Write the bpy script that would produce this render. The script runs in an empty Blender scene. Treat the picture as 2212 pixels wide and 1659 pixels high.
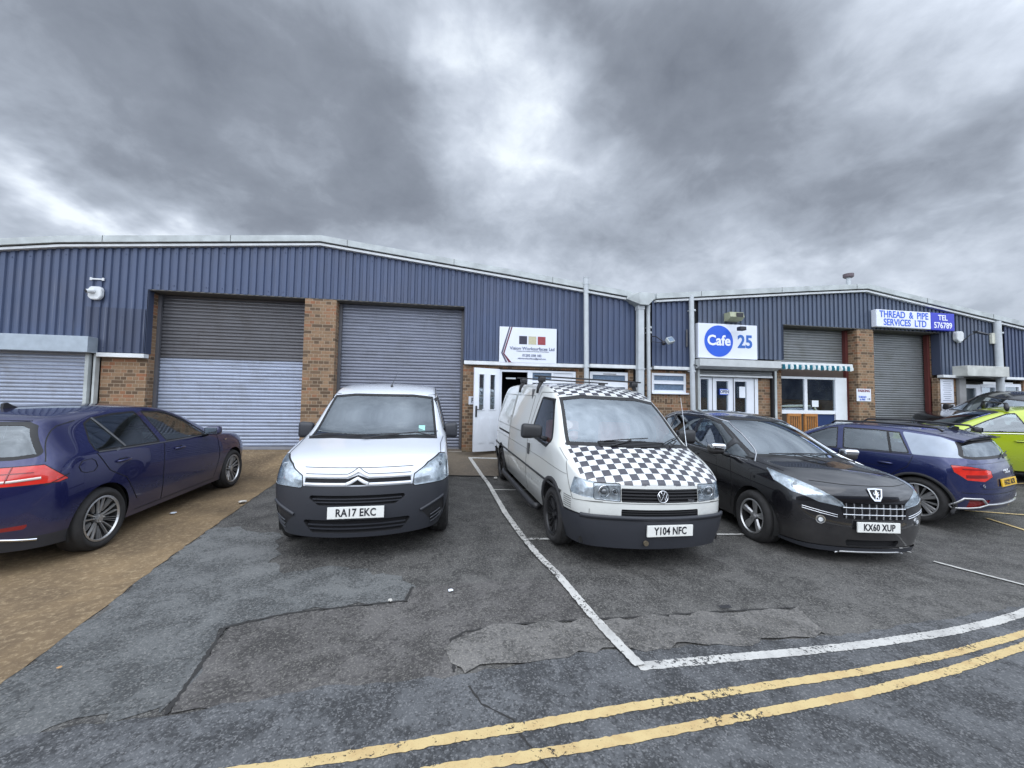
import bpy, bmesh, math, random
import numpy as np
from mathutils import Vector, Matrix
from mathutils.bvhtree import BVHTree
random.seed(7)
R = math.radians
S = bpy.context.scene
COL = S.collection

# ------------------------------------------------------------------ camera
F_PX, YAW, PITCH, ROLL = 850.0, R(9.1), math.atan(40.5/850), 0.016
fw = Vector((math.sin(YAW)*math.cos(PITCH), math.cos(YAW)*math.cos(PITCH), math.sin(PITCH)))
r0 = Vector((math.cos(YAW), -math.sin(YAW), 0)); u0 = r0.cross(fw)
rt = r0*math.cos(ROLL)+u0*math.sin(ROLL); up = -r0*math.sin(ROLL)+u0*math.cos(ROLL)
cd = bpy.data.cameras.new('camera'); cam = bpy.data.objects.new('camera', cd); COL.objects.link(cam)
cd.sensor_width = 36; cd.lens = F_PX/2212*36; cd.clip_start = .05; cd.clip_end = 3000
cam.matrix_world = Matrix(((rt.x, up.x, -fw.x, 0), (rt.y, up.y, -fw.y, 0), (rt.z, up.z, -fw.z, 1.6), (0, 0, 0, 1)))
S.camera = cam

# ------------------------------------------------------------------ light and sky
S.view_settings.view_transform = 'Standard'; S.view_settings.look = 'None'
S.view_settings.gamma = 1; S.view_settings.use_curve_mapping = False
S.view_settings.exposure = 0.42
SUN_EL, SUN_AZ = R(48), R(200)      # azimuth: clockwise from +Y
sd_ = bpy.data.lights.new('sun', 'SUN'); sd_.energy = .9; sd_.angle = R(85); sd_.color = (1, .97, .93)
sun = bpy.data.objects.new('sun', sd_); COL.objects.link(sun)
sv = Vector((math.sin(SUN_AZ)*math.cos(SUN_EL), math.cos(SUN_AZ)*math.cos(SUN_EL), math.sin(SUN_EL)))
sun.rotation_euler = sv.to_track_quat('Z', 'Y').to_euler(); sun.location = sv*60

class NT:
    """tiny node helper"""
    def __init__(s, tree): s.t = tree; s.n = tree.nodes; s.l = tree.links
    def new(s, kind, **kw):
        n = s.n.new(kind)
        for k, v in kw.items():
            if k.startswith('_'): setattr(n, k[1:], v)
            else: s.set(n, k, v)
        return n
    def set(s, n, k, v):
        k = int(k[1:]) if k[0] == 'i' and k[1:].isdigit() else k.replace('__', ' ')
        if isinstance(v, bpy.types.NodeSocket): s.l.new(v, n.inputs[k])
        else: n.inputs[k].default_value = v
    def math(s, op, a, b=0.0, clamp=False):
        n = s.n.new('ShaderNodeMath'); n.operation = op; n.use_clamp = clamp
        s.set(n, 'i0', a); s.set(n, 'i1', b); return n.outputs[0]
    def noise(s, vec, scale, detail=4, rough=.55, dist=0.0):
        n = s.new('ShaderNodeTexNoise', Scale=scale, Detail=detail, Roughness=rough, Distortion=dist)
        s.l.new(vec, n.inputs['Vector']); return n.outputs['Fac']
    def ramp(s, fac, stops, interp='LINEAR'):
        n = s.n.new('ShaderNodeValToRGB'); n.color_ramp.interpolation = interp
        e = n.color_ramp.elements
        while len(e) < len(stops): e.new(.5)
        for i, (p, c) in enumerate(stops):
            e[i].position = p; e[i].color = (c, c, c, 1) if not hasattr(c, '__len__') else (*c, 1)
        s.l.new(fac, n.inputs[0]); return n.outputs[0]
    def mix(s, f, a, b, blend='MIX'):
        n = s.n.new('ShaderNodeMix'); n.data_type = 'RGBA'; n.blend_type = blend
        for i, v in ((0, f), (6, a), (7, b)):
            if isinstance(v, bpy.types.NodeSocket): s.l.new(v, n.inputs[i])
            elif i == 0: n.inputs[0].default_value = v
            else: n.inputs[i].default_value = (v, v, v, 1) if not hasattr(v, '__len__') else (*v[:3], 1)
        return n.outputs[2]
    def smooth(s, v, a, b):
        n = s.n.new('ShaderNodeMapRange'); n.interpolation_type = 'SMOOTHSTEP'
        s.set(n, 'i0', v); s.set(n, 'i1', a); s.set(n, 'i2', b); return n.outputs[0]

W = bpy.data.worlds.new('World'); S.world = W; W.use_nodes = True
wn = NT(W.node_tree); W.node_tree.nodes.clear()
sky = wn.new('ShaderNodeTexSky', _sky_type='NISHITA', _sun_disc=False, _sun_elevation=SUN_EL, _sun_rotation=SUN_AZ, _altitude=20)
tc = wn.new('ShaderNodeTexCoord').outputs['Generated']
sp = wn.new('ShaderNodeSeparateXYZ'); wn.l.new(tc, sp.inputs[0])
# puffy structure: noise over the dome, finer and flatter towards the horizon
el = wn.math('MULTIPLY', sp.outputs[2], 1.35)
hx = wn.math('DIVIDE', 1.0, wn.math('ADD', .55, wn.math('MAXIMUM', sp.outputs[2], 0.0)))
cv = wn.new('ShaderNodeCombineXYZ', X=wn.math('MULTIPLY', sp.outputs[0], hx), Y=wn.math('MULTIPLY', sp.outputs[1], hx), Z=wn.math('MULTIPLY', el, hx)).outputs[0]
n1 = wn.noise(cv, 1.7, 4, .5, .2); n2 = wn.noise(cv, 4.6, 9, .56, .25); n3 = wn.noise(cv, 12.0, 7, .6, .4)
wv = wn.new('ShaderNodeTexNoise', Scale=3.0, Detail=5.0, Roughness=.55); wn.l.new(cv, wv.inputs['Vector'])
wsub = wn.new('ShaderNodeVectorMath', _operation='SUBTRACT'); wn.l.new(wv.outputs['Color'], wsub.inputs[0]); wsub.inputs[1].default_value = (.5, .5, .5)
wsc = wn.new('ShaderNodeVectorMath', _operation='SCALE'); wn.l.new(wsub.outputs[0], wsc.inputs[0]); wsc.inputs['Scale'].default_value = .42
wdir = wn.new('ShaderNodeVectorMath', _operation='ADD'); wn.l.new(tc, wdir.inputs[0]); wn.l.new(wsc.outputs[0], wdir.inputs[1]); wd = wdir.outputs[0]
def dot(v):
    n = wn.new('ShaderNodeVectorMath', _operation='DOT_PRODUCT'); wn.l.new(wd, n.inputs[0]); n.inputs[1].default_value = v; return n.outputs['Value']
# cloud masses: direction, angular half width, half height, weight (+ dark, - bright)
CLOUDS = [(-0.313, 0.774, 0.55, 0.287, 0.171, 1.0),
    (-0.101, 0.874, 0.476, 0.132, 0.106, 0.6),
    (-0.563, 0.653, 0.507, 0.151, 0.093, 0.5),
    (-0.453, 0.675, 0.583, 0.147, 0.056, 0.45),
    (-0.627, 0.707, 0.327, 0.135, 0.049, -1.0),
    (-0.647, 0.674, 0.356, 0.058, 0.039, -0.5),
    (-0.55, 0.769, 0.325, 0.085, 0.031, -0.55),
    (-0.041, 0.777, 0.628, 0.083, 0.071, -0.9),
    (0.165, 0.806, 0.569, 0.128, 0.108, -1.1),
    (0.053, 0.884, 0.465, 0.106, 0.09, -0.5),
    (0.062, 0.707, 0.704, 0.148, 0.047, 0.35),
    (0.077, 0.752, 0.654, 0.083, 0.045, -0.35),
    (0.382, 0.659, 0.649, 0.158, 0.128, 1.0),
    (0.526, 0.685, 0.504, 0.147, 0.094, 0.8),
    (0.752, 0.538, 0.379, 0.12, 0.06, 1.0),
    (0.601, 0.537, 0.591, 0.069, 0.067, -0.45),
    (0.743, 0.428, 0.515, 0.06, 0.073, -0.35),
    (0.215, 0.678, 0.703, 0.085, 0.054, 0.5),
    (0.721, 0.635, 0.276, 0.234, 0.044, -0.2),
    (0.192, 0.918, 0.348, 0.248, 0.054, -0.45),
    (-0.387, 0.854, 0.348, 0.176, 0.031, 0.15),
    (0.417, 0.82, 0.393, 0.161, 0.06, 0.2),
    (0.818, 0.442, 0.368, 0.027, 0.039, 0.35),
    (-0.273, 0.883, 0.381, 0.154, 0.038, 0.3)]

acc = wn.math('MULTIPLY', wn.math('SUBTRACT', n1, .5), 1.0)
for (x, y, z, sa, sb, w) in CLOUDS:
    c_ = Vector((x, y, z)).normalized(); t1 = Vector((y, -x, 0)).normalized(); t2 = t1.cross(c_)
    a = wn.math('DIVIDE', dot(t1), sa); b = wn.math('DIVIDE', dot(t2), sb)
    # tangent offsets vanish at the mass's own direction
    front = wn.smooth(dot(c_), .1, .5)
    g = wn.math('EXPONENT', wn.math('MULTIPLY', wn.math('ADD', wn.math('MULTIPLY', a, a), wn.math('MULTIPLY', b, b)), -.8))
    acc = wn.math('ADD', acc, wn.math('MULTIPLY', wn.math('MULTIPLY', g, front), w*.58))
acc = wn.math('ADD', acc, wn.math('MULTIPLY', wn.math('SUBTRACT', n2, .5), 1.35))
acc = wn.math('ADD', acc, wn.math('MULTIPLY', wn.math('SUBTRACT', n3, .5), .62))
dark = wn.math('DIVIDE', wn.math('ADD', acc, .60), 1.95, True)
cloud = wn.ramp(dark, [(0, (.74, .80, .87)), (.18, (.50, .55, .63)), (.36, (.345, .385, .45)), (.60, (.215, .240, .285)), (1, (.115, .130, .160))])
# cloud gain added overhead and behind the viewer, as fill from unseen sky
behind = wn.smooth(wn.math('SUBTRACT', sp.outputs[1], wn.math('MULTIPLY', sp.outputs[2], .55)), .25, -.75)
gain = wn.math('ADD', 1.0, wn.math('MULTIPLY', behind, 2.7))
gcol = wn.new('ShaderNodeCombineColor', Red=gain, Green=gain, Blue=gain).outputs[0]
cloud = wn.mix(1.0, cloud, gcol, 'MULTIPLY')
skys = wn.mix(1.0, sky.outputs[0], (.10, .10, .10), 'MULTIPLY')
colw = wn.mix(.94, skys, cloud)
# below the horizon: plain ground tone
low = wn.smooth(sp.outputs[2], -.03, .0)
colw = wn.mix(low, (.10, .10, .105), colw)
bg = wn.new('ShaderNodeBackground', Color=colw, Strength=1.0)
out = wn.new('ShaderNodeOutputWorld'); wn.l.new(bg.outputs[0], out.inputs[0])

# ------------------------------------------------------------------ materials
MATS = {}
def mat(name, build):
    if name in MATS: return MATS[name]
    m = bpy.data.materials.new(name); m.use_nodes = True; m.node_tree.nodes.clear()
    nt = NT(m.node_tree); o = nt.new('ShaderNodeOutputMaterial')
    sh = build(nt); nt.l.new(sh, o.inputs[0]); MATS[name] = m; return m
def bsdf(nt, col, rough=.5, metal=0.0, coat=0.0, spec=.5, normal=None, **kw):
    b = nt.new('ShaderNodeBsdfPrincipled')
    nt.set(b, 'Base Color', (*col, 1) if isinstance(col, tuple) else col)
    nt.set(b, 'Roughness', rough); nt.set(b, 'Metallic', metal); nt.set(b, 'Coat Weight', coat)
    nt.set(b, 'Coat Roughness', .04); nt.set(b, 'Specular IOR Level', spec)
    if normal is not None: nt.set(b, 'Normal', normal)
    return b.outputs[0]
def coords(nt): return nt.new('ShaderNodeTexCoord').outputs['Object']
def bump(nt, h, strength=.3, dist=.01):
    return nt.new('ShaderNodeBump', Strength=strength, Distance=dist, Height=h).outputs[0]
def plain(name, col, rough=.5, metal=0.0, coat=0.0, var=.10, scale=6.0, spec=.5):
    def b(nt):
        v = coords(nt); n = nt.noise(v, scale, 5)
        c = nt.mix(1.0, col, nt.ramp(n, [(.3, 1-var), (.7, 1+var)]), 'MULTIPLY')
        r = nt.math('ADD', rough, nt.math('MULTIPLY', nt.math('SUBTRACT', nt.noise(v, scale*3, 3), .5), .12), True)
        return bsdf(nt, c, r, metal, coat, spec)
    return mat(name, b)
def paint(name, col, metal=.35, dirt=.25):
    """car paint with clear coat, road film low down"""
    def b(nt):
        v = coords(nt); s = nt.new('ShaderNodeSeparateXYZ'); nt.l.new(v, s.inputs[0])
        n = nt.noise(v, 5, 6, .6)
        low_ = nt.smooth(nt.math('ADD', s.outputs[2], nt.math('MULTIPLY', n, -.35)), .55, .05)
        f = nt.math('MULTIPLY', low_, dirt)
        f = nt.math('ADD', f, nt.math('MULTIPLY', nt.smooth(n, .5, .8), dirt*.18), True)
        c = nt.mix(f, col, (.16, .15, .14))
        rough = nt.math('ADD', .22, nt.math('MULTIPLY', f, .5))
        geo = nt.new('ShaderNodeNewGeometry').outputs['Backfacing']
        pb = nt.new('ShaderNodeBsdfPrincipled')
        nt.set(pb, 'Base Color', c); nt.set(pb, 'Roughness', rough); nt.set(pb, 'Metallic', metal)
        nt.set(pb, 'Coat Weight', nt.math('SUBTRACT', 1.0, f)); nt.set(pb, 'Coat Roughness', nt.math('MULTIPLY', f, .3))
        inn = bsdf(nt, (.03, .03, .032), .9)
        mx = nt.new('ShaderNodeMixShader'); nt.l.new(geo, mx.inputs[0]); nt.l.new(pb.outputs[0], mx.inputs[1]); nt.l.new(inn, mx.inputs[2])
        return mx.outputs[0]
    return mat(name, b)
def glassm(name, tint=(.75, .82, .82), base=.10, power=1.0, film=(0.3, .34, .36), filmw=.06, rough=.02):
    def b(nt):
        v = coords(nt)
        fr = nt.new('ShaderNodeFresnel', IOR=1.55).outputs[0]
        f = nt.math('ADD', nt.math('MULTIPLY', fr, 1.6*power), base, True)
        tr = nt.new('ShaderNodeBsdfTransparent', Color=(*tint, 1)).outputs[0]
        gl = nt.new('ShaderNodeBsdfGlossy', Color=(.86, .94, 1, 1), Roughness=rough).outputs[0]
        di = nt.new('ShaderNodeBsdfDiffuse', Color=(*film, 1)).outputs[0]
        m0 = nt.new('ShaderNodeMixShader'); nt.set(m0, 'i0', nt.math('MULTIPLY', nt.smooth(nt.noise(v, 3, 5), .2, .9), filmw*2)); nt.l.new(tr, m0.inputs[1]); nt.l.new(di, m0.inputs[2])
        mx = nt.new('ShaderNodeMixShader'); nt.set(mx, 'i0', f); nt.l.new(m0.outputs[0], mx.inputs[1]); nt.l.new(gl, mx.inputs[2])
        return mx.outputs[0]
    return mat(name, b)

M = {}
M['black_plastic'] = plain('black plastic', (.018, .018, .02), .45)
M['grey_plastic'] = plain('dark grey bumper plastic', (.026, .028, .035), .5, var=.08, scale=3)
M['rubber'] = plain('tyre rubber', (.022, .021, .021), .85, var=.25, scale=12)
M['seal'] = plain('black rubber seal', (.008, .008, .009), .5)
M['chrome'] = plain('chrome', (.75, .76, .78), .12, 1.0, var=.03)
M['alloy'] = plain('silver alloy', (.50, .50, .50), .35, .8, var=.06)
M['alloy_dark'] = plain('dark alloy', (.10, .10, .105), .4, .6)
M['alloy_black'] = plain('black alloy', (.02, .02, .022), .35, .3)
M['interior'] = plain('dark interior', (.035, .036, .04), .85)
M['fabric'] = plain('seat fabric', (.045, .046, .052), .95, scale=30)
M['orange_fabric'] = plain('orange seat cover', (.50, .12, .07), .95, scale=20)
M['glass'] = glassm('car glass', tint=(.72, .82, .80), base=.09, filmw=.02)
M['glass_dark'] = glassm('privacy glass', tint=(.30, .33, .35), base=.06, filmw=.02)
M['screen'] = glassm('windscreen glass', tint=(.70, .78, .80), base=.20, power=1.1, film=(.30, .36, .40), filmw=.035)
M['lens'] = glassm('lamp lens', tint=(.93, .95, .96), base=.06, filmw=.02)
M['reflector'] = plain('lamp reflector', (.80, .83, .86), .18, .35, var=.40, scale=16)
M['red_lens'] = plain('red lamp lens', (.62, .028, .018), .16, 0, .8, var=.18, scale=9)
M['red_dark'] = plain('dark red lens', (.20, .012, .014), .25, 0, .6)
M['mirror'] = plain('mirror glass', (.22, .24, .27), .06, 1.0, var=.02)
M['white_paint'] = plain('white paint marks', (.72, .73, .74), .5)
M['plate_white'] = plain('white number plate', (.78, .78, .74), .35, var=.02)
M['plate_yellow'] = plain('yellow number plate', (.75, .46, .02), .35, var=.02)
M['ink'] = plain('black lettering', (.012, .013, .02), .5, var=.02)
M['underbody'] = plain('underbody', (.012, .012, .012), .95)
M['paper'] = plain('white paper', (.72, .76, .82), .8, var=.03)

# ------------------------------------------------------------------ scene helpers
def link(o, parent=None):
    COL.objects.link(o)
    if parent is not None: o.parent = parent
    return o
def thing(name, label, cat, loc=(0, 0, 0), rotz=0.0, group=None):
    o = bpy.data.objects.new(name, None); COL.objects.link(o); o.empty_display_size = .2
    o.location = loc; o.rotation_euler = (0, 0, rotz)
    return tag(o, label, cat, group)
def tag(o, label, cat, group=None):
    o['label'] = label; o['category'] = cat
    if group: o['group'] = group
    return o
def obj(name, bm, m, parent=None, smooth=False, loc=None, label=None):
    me = bpy.data.meshes.new(name)
    if isinstance(bm, bmesh.types.BMesh): bm.to_mesh(me); bm.free()
    else: me.from_pydata(*bm)
    for mm in (m if isinstance(m, (list, tuple)) else [m]): me.materials.append(mm)
    if smooth: me.polygons.foreach_set('use_smooth', [True]*len(me.polygons))
    o = bpy.data.objects.new(name, me); link(o, parent)
    if loc is not None: o.location = loc
    if label: o['label'] = label
    return o
def box(bm, x0, x1, y0, y1, z0, z1, bev=0.0, mi=0):
    vs = [bm.verts.new(p) for p in ((x0, y0, z0), (x1, y0, z0), (x1, y1, z0), (x0, y1, z0), (x0, y0, z1), (x1, y0, z1), (x1, y1, z1), (x0, y1, z1))]
    fs = [bm.faces.new([vs[i] for i in q]) for q in ((0, 3, 2, 1), (4, 5, 6, 7), (0, 1, 5, 4), (1, 2, 6, 5), (2, 3, 7, 6), (3, 0, 4, 7))]
    for f in fs: f.material_index = mi
    if bev > 0:
        es = list({e for f in fs for e in f.edges})
        bmesh.ops.bevel(bm, geom=es, offset=bev, segments=2, affect='EDGES', profile=.6)
    return bm
def bx(*a, **k): return box(bmesh.new(), *a, **k)
def boxes(lst, bev=0.0):
    bm = bmesh.new()
    for b in lst: box(bm, *b, bev=bev)
    return bm
def prism(bm, pts, axis, a, b):
    """polygon pts in the two other axes, extruded along axis from a to b"""
    def P(p, t):
        return {'y': (p[0], t, p[1]), 'x': (t, p[0], p[1]), 'z': (p[0], p[1], t)}[axis]
    v0 = [bm.verts.new(P(p, a)) for p in pts]; v1 = [bm.verts.new(P(p, b)) for p in pts]
    n = len(pts)
    f = [bm.faces.new(v0), bm.faces.new(v1[::-1])]
    for i in range(n): f.append(bm.faces.new((v0[i], v1[i], v1[(i+1) % n], v0[(i+1) % n])))
    bmesh.ops.recalc_face_normals(bm, faces=f)
    return bm
def cyl(bm, p, q, r, r2=None, n=16, cap=True):
    p, q = Vector(p), Vector(q); d = (q-p).normalized()
    a = d.orthogonal().normalized(); b = d.cross(a); r2 = r if r2 is None else r2
    A = [bm.verts.new(p+(a*math.cos(t)+b*math.sin(t))*r) for t in [2*math.pi*i/n for i in range(n)]]
    B = [bm.verts.new(q+(a*math.cos(t)+b*math.sin(t))*r2) for t in [2*math.pi*i/n for i in range(n)]]
    for i in range(n): bm.faces.new((A[i], A[(i+1) % n], B[(i+1) % n], B[i]))
    if cap: bm.faces.new(A[::-1]); bm.faces.new(B)
    return bm
def sweep(bm, pts, r, n=8, closed=False):
    """round tube along a polyline"""
    pts = [Vector(p) for p in pts]; N = len(pts); rings = []
    prev = None
    for i, p in enumerate(pts):
        if closed: t = (pts[(i+1) % N]-pts[i-1]).normalized()
        else: t = (pts[min(i+1, N-1)]-pts[max(i-1, 0)]).normalized()
        a = t.orthogonal().normalized() if prev is None else (prev-t*prev.dot(t)).normalized()
        prev = a; b = t.cross(a)
        rr = r[i] if hasattr(r, '__len__') else r
        rings.append([bm.verts.new(p+(a*math.cos(2*math.pi*k/n)+b*math.sin(2*math.pi*k/n))*rr) for k in range(n)])
    for i in range(N if closed else N-1):
        A, B = rings[i], rings[(i+1) % N]
        for k in range(n): bm.faces.new((A[k], A[(k+1) % n], B[(k+1) % n], B[k]))
    if not closed: bm.faces.new(rings[0][::-1]); bm.faces.new(rings[-1])
    return bm
def lathe(bm, prof, n=40, axis='y'):
    """prof: (radius, along) pairs"""
    rings = []
    for r, t in prof:
        ring = []
        for k in range(n):
            a = 2*math.pi*k/n; c, s_ = r*math.cos(a), r*math.sin(a)
            ring.append(bm.verts.new({'y': (c, t, s_), 'z': (c, s_, t), 'x': (t, c, s_)}[axis]))
        rings.append(ring)
    for A, B in zip(rings, rings[1:]):
        for k in range(n): bm.faces.new((A[k], A[(k+1) % n], B[(k+1) % n], B[k]))
    return bm
FONT = bpy.data.fonts.load('<builtin>')
def text(name, s, size, m, parent, mtx, xs=1.0, ext=.0015, off=0.0, align='CENTER', space=1.0):
    """mesh lettering lying in the local XY plane of mtx"""
    cu = bpy.data.curves.new(name, 'FONT'); cu.body = s; cu.size = size; cu.font = FONT
    cu.align_x = align; cu.align_y = 'CENTER'; cu.extrude = ext; cu.offset = off; cu.space_character = space; cu.resolution_u = 3
    to = bpy.data.objects.new(name, cu); COL.objects.link(to)
    dg = bpy.context.evaluated_depsgraph_get(); dg.update()
    me = bpy.data.meshes.new_from_object(to.evaluated_get(dg))
    bpy.data.objects.remove(to); bpy.data.curves.remove(cu)
    me.transform(mtx @ Matrix.Diagonal((xs, 1, 1, 1))); me.name = name
    me.materials.clear(); me.materials.append(m)
    o = bpy.data.objects.new(name, me); link(o, parent); return o
def frame_m(o, xa, ya):
    """matrix whose local X and Y run along xa, ya from origin o"""
    xa, ya = Vector(xa).normalized(), Vector(ya).normalized(); za = xa.cross(ya).normalized(); ya = za.cross(xa)
    return Matrix(((xa.x, ya.x, za.x, o[0]), (xa.y, ya.y, za.y, o[1]), (xa.z, ya.z, za.z, o[2]), (0, 0, 0, 1)))
FACE_M = lambda x, y, z: frame_m((x, y, z), (1, 0, 0), (0, 0, 1))   # on a wall facing -Y
def G(x, y):
    """height of the ground: falls to the right of the bays, rises towards the building"""
    g = 0.0
    T = ((0, 0), (7.5, -.26), (9.5, -.18), (12, .05), (20, .1))
    for (a, b), (c, d) in zip(T, T[1:]):
        if a < x <= c: g = b+(d-b)*(x-a)/(c-a)
    if x > 20: g = .1
    g += .03*max(0.0, y-4)
    if y > 8.15: g += .2*(min(y, 9.6)-8.15)
    return g
# ------------------------------------------------------------------ ground
def asphalt(name, base, light, fleck, patchy=1.0, bumpy=.5, worn=None):
    def b(nt):
        v = coords(nt)
        big = nt.noise(v, .55, 5, .6, .3); mid = nt.noise(v, 3.2, 6, .65, .4); fine = nt.noise(v, 38, 5, .74); grit = nt.noise(v, 85, 3, .7)
        vo = nt.new('ShaderNodeTexVoronoi', Scale=120.0); nt.l.new(v, vo.inputs['Vector'])
        st = nt.new('ShaderNodeSeparateColor'); nt.l.new(vo.outputs['Color'], st.inputs[0])
        f = nt.math('ADD', nt.math('MULTIPLY', nt.smooth(big, .35, .68), .6*patchy), nt.math('MULTIPLY', nt.smooth(mid, .40, .66), .5*patchy))
        if worn:      # base colour paler towards the road, darker up in the bays
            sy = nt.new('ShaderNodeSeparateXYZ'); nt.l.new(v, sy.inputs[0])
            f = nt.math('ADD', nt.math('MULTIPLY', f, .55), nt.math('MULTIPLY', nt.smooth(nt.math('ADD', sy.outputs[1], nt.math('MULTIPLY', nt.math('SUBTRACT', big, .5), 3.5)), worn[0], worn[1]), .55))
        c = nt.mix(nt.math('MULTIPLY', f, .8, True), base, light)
        # oil drips and damp spots
        vs_ = nt.new('ShaderNodeTexVoronoi', Scale=1.15, Randomness=1.0); wv_ = nt.new('ShaderNodeVectorMath', _operation='ADD'); nt.l.new(v, wv_.inputs[0]); nt.l.new(nt.new('ShaderNodeCombineXYZ', X=nt.math('MULTIPLY', mid, .35), Y=nt.math('MULTIPLY', fine, .12), Z=0.0).outputs[0], wv_.inputs[1]); nt.l.new(wv_.outputs[0], vs_.inputs['Vector'])
        c = nt.mix(nt.math('MULTIPLY', nt.smooth(vs_.outputs['Distance'], .17, .06), .45), c, tuple(x*.45 for x in base))
        # aggregate: dark binder gaps and pale stones
        pores = nt.smooth(nt.math('ADD', fine, nt.math('MULTIPLY', nt.math('SUBTRACT', mid, .5), .7)), .54, .40)
        c = nt.mix(nt.math('MULTIPLY', pores, .62), c, tuple(x*.30 for x in base))
        stones = nt.smooth(st.outputs[0], .70, .98)
        c = nt.mix(nt.math('MULTIPLY', stones, .42), c, fleck)
        c = nt.mix(nt.math('MULTIPLY', nt.smooth(grit, .68, .78), .5), c, (.42, .41, .38))
        wet = nt.smooth(nt.noise(v, .8, 4, .6, .5), .50, .68)
        h = nt.math('ADD', nt.math('MULTIPLY', fine, .7), nt.math('MULTIPLY', grit, .5))
        rough = nt.math('SUBTRACT', .80, nt.math('MULTIPLY', wet, .22))
        return bsdf(nt, c, rough, 0, 0, .42, bump(nt, h, bumpy, .012))
    return mat(name, b)
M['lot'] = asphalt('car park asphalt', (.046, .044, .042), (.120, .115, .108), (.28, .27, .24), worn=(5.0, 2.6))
M['road'] = asphalt('road asphalt', (.056, .058, .061), (.138, .142, .147), (.27, .27, .27), 1.1, .8)
M['grey_lot'] = asphalt('pale worn asphalt', (.088, .092, .092), (.150, .153, .150), (.28, .275, .26), 1.0, .7)
M['patch_dark'] = asphalt('dark asphalt repair', (.072, .067, .064), (.130, .122, .117), (.26, .25, .22), .9)
M['patch_light'] = asphalt('gritty asphalt repair', (.115, .110, .104), (.19, .18, .168), (.34, .32, .28), 1.0, .9)
M['crack'] = plain('asphalt joint', (.026, .025, .024), .9)
def concrete(name, a, b_, c_):
    def b(nt):
        v = coords(nt); n = nt.noise(v, 1.1, 6, .65, .5); m_ = nt.noise(v, 22, 8, .80); g = nt.noise(v, 75, 4, .75); k = nt.noise(v, .45, 3, .5, .8)
        c = nt.mix(nt.smooth(n, .35, .68), a, b_)
        c = nt.mix(nt.math('MULTIPLY', nt.smooth(m_, .48, .64), .65), c, c_)
        c = nt.mix(nt.math('MULTIPLY', nt.smooth(k, .5, .7), .55), c, tuple(x*.42 for x in a))
        c = nt.mix(nt.math('MULTIPLY', nt.smooth(g, .62, .75), .6), c, (.50, .42, .30))
        c = nt.mix(nt.math('MULTIPLY', nt.smooth(g, .40, .30), .6), c, (.05, .04, .03))
        return bsdf(nt, c, .85, 0, 0, .3, bump(nt, nt.math('ADD', m_, g), .5, .01))
    return mat(name, b)
M['brown_conc'] = concrete('brown stained concrete', (.14, .098, .058), (.235, .165, .092), (.38, .29, .175))
M['slab_conc'] = concrete('grey brown slab concrete', (.12, .10, .08), (.165, .135, .10), (.20, .17, .13))
def gsheet(name, poly, m, dz, step=.25, parent=None, jag=0.0, thick=0.0):
    """flat polygon draped on the ground, cut into a grid so it follows the slopes"""
    pts = []
    for i, (x, y) in enumerate(poly):
        x2, y2 = poly[(i+1) % len(poly)]; L = math.hypot(x2-x, y2-y); n = max(1, int(L/.09)) if jag else 1
        for k in range(n):
            t = k/n; j = jag*(random.random()-.5)*2 if jag else 0; j2 = jag*(random.random()-.5)*2 if jag else 0
            pts.append((x+(x2-x)*t+j, y+(y2-y)*t+j2))
    bm = bmesh.new(); f = bm.faces.new([bm.verts.new((x, y, 0)) for x, y in pts])
    if f.normal.z < 0: f.normal_flip()
    bmesh.ops.triangulate(bm, faces=bm.faces[:])
    xs = [p[0] for p in pts]; ys = [p[1] for p in pts]
    cuts = [((0, y, 0), (0, 1, 0)) for y in (4.0, 8.15, 9.6)] + [((x, 0, 0), (1, 0, 0)) for x in (0, 7.5, 9.5, 12, 20)]
    for o, n_ in cuts: bmesh.ops.bisect_plane(bm, geom=bm.verts[:]+bm.edges[:]+bm.faces[:], plane_co=o, plane_no=n_)
    for v in bm.verts: v.co.z = G(v.co.x, v.co.y)+dz
    bmesh.ops.recalc_face_normals(bm, faces=bm.faces[:])
    for f in bm.faces:
        if f.normal.z < 0: f.normal_flip()
    return obj(name, bm, m, parent)
def stripe(name, pts, w, m, dz=.012, parent=None, jag=.004, kind=True):
    """painted line of width w along pts with worn ragged edges"""
    P = [Vector((*p, 0)) for p in pts]; dense = []
    for a, b in zip(P, P[1:]):
        n = max(1, int((b-a).length/.02))
        dense += [a+(b-a)*k/n for k in range(n)]
    dense.append(P[-1]); L, Rr = [], []
    for i, p in enumerate(dense):
        t = (dense[min(i+1, len(dense)-1)]-dense[max(i-1, 0)]).normalized(); n = Vector((-t.y, t.x, 0))
        L.append(p+n*(w/2+random.uniform(-jag, jag))); Rr.append(p-n*(w/2+random.uniform(-jag, jag)))
    bm = bmesh.new()
    A = [bm.verts.new((v.x, v.y, G(v.x, v.y)+dz)) for v in L]; B = [bm.verts.new((v.x, v.y, G(v.x, v.y)+dz)) for v in Rr]
    for i in range(len(A)-1): bm.faces.new((A[i], B[i], B[i+1], A[i+1]))
    bmesh.ops.recalc_face_normals(bm, faces=bm.faces[:])
    for f in bm.faces:
        if f.normal.z < 0: f.normal_flip()
    o = obj(name, bm, m, parent)
    if kind: o['kind'] = 'structure'
    return o
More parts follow.
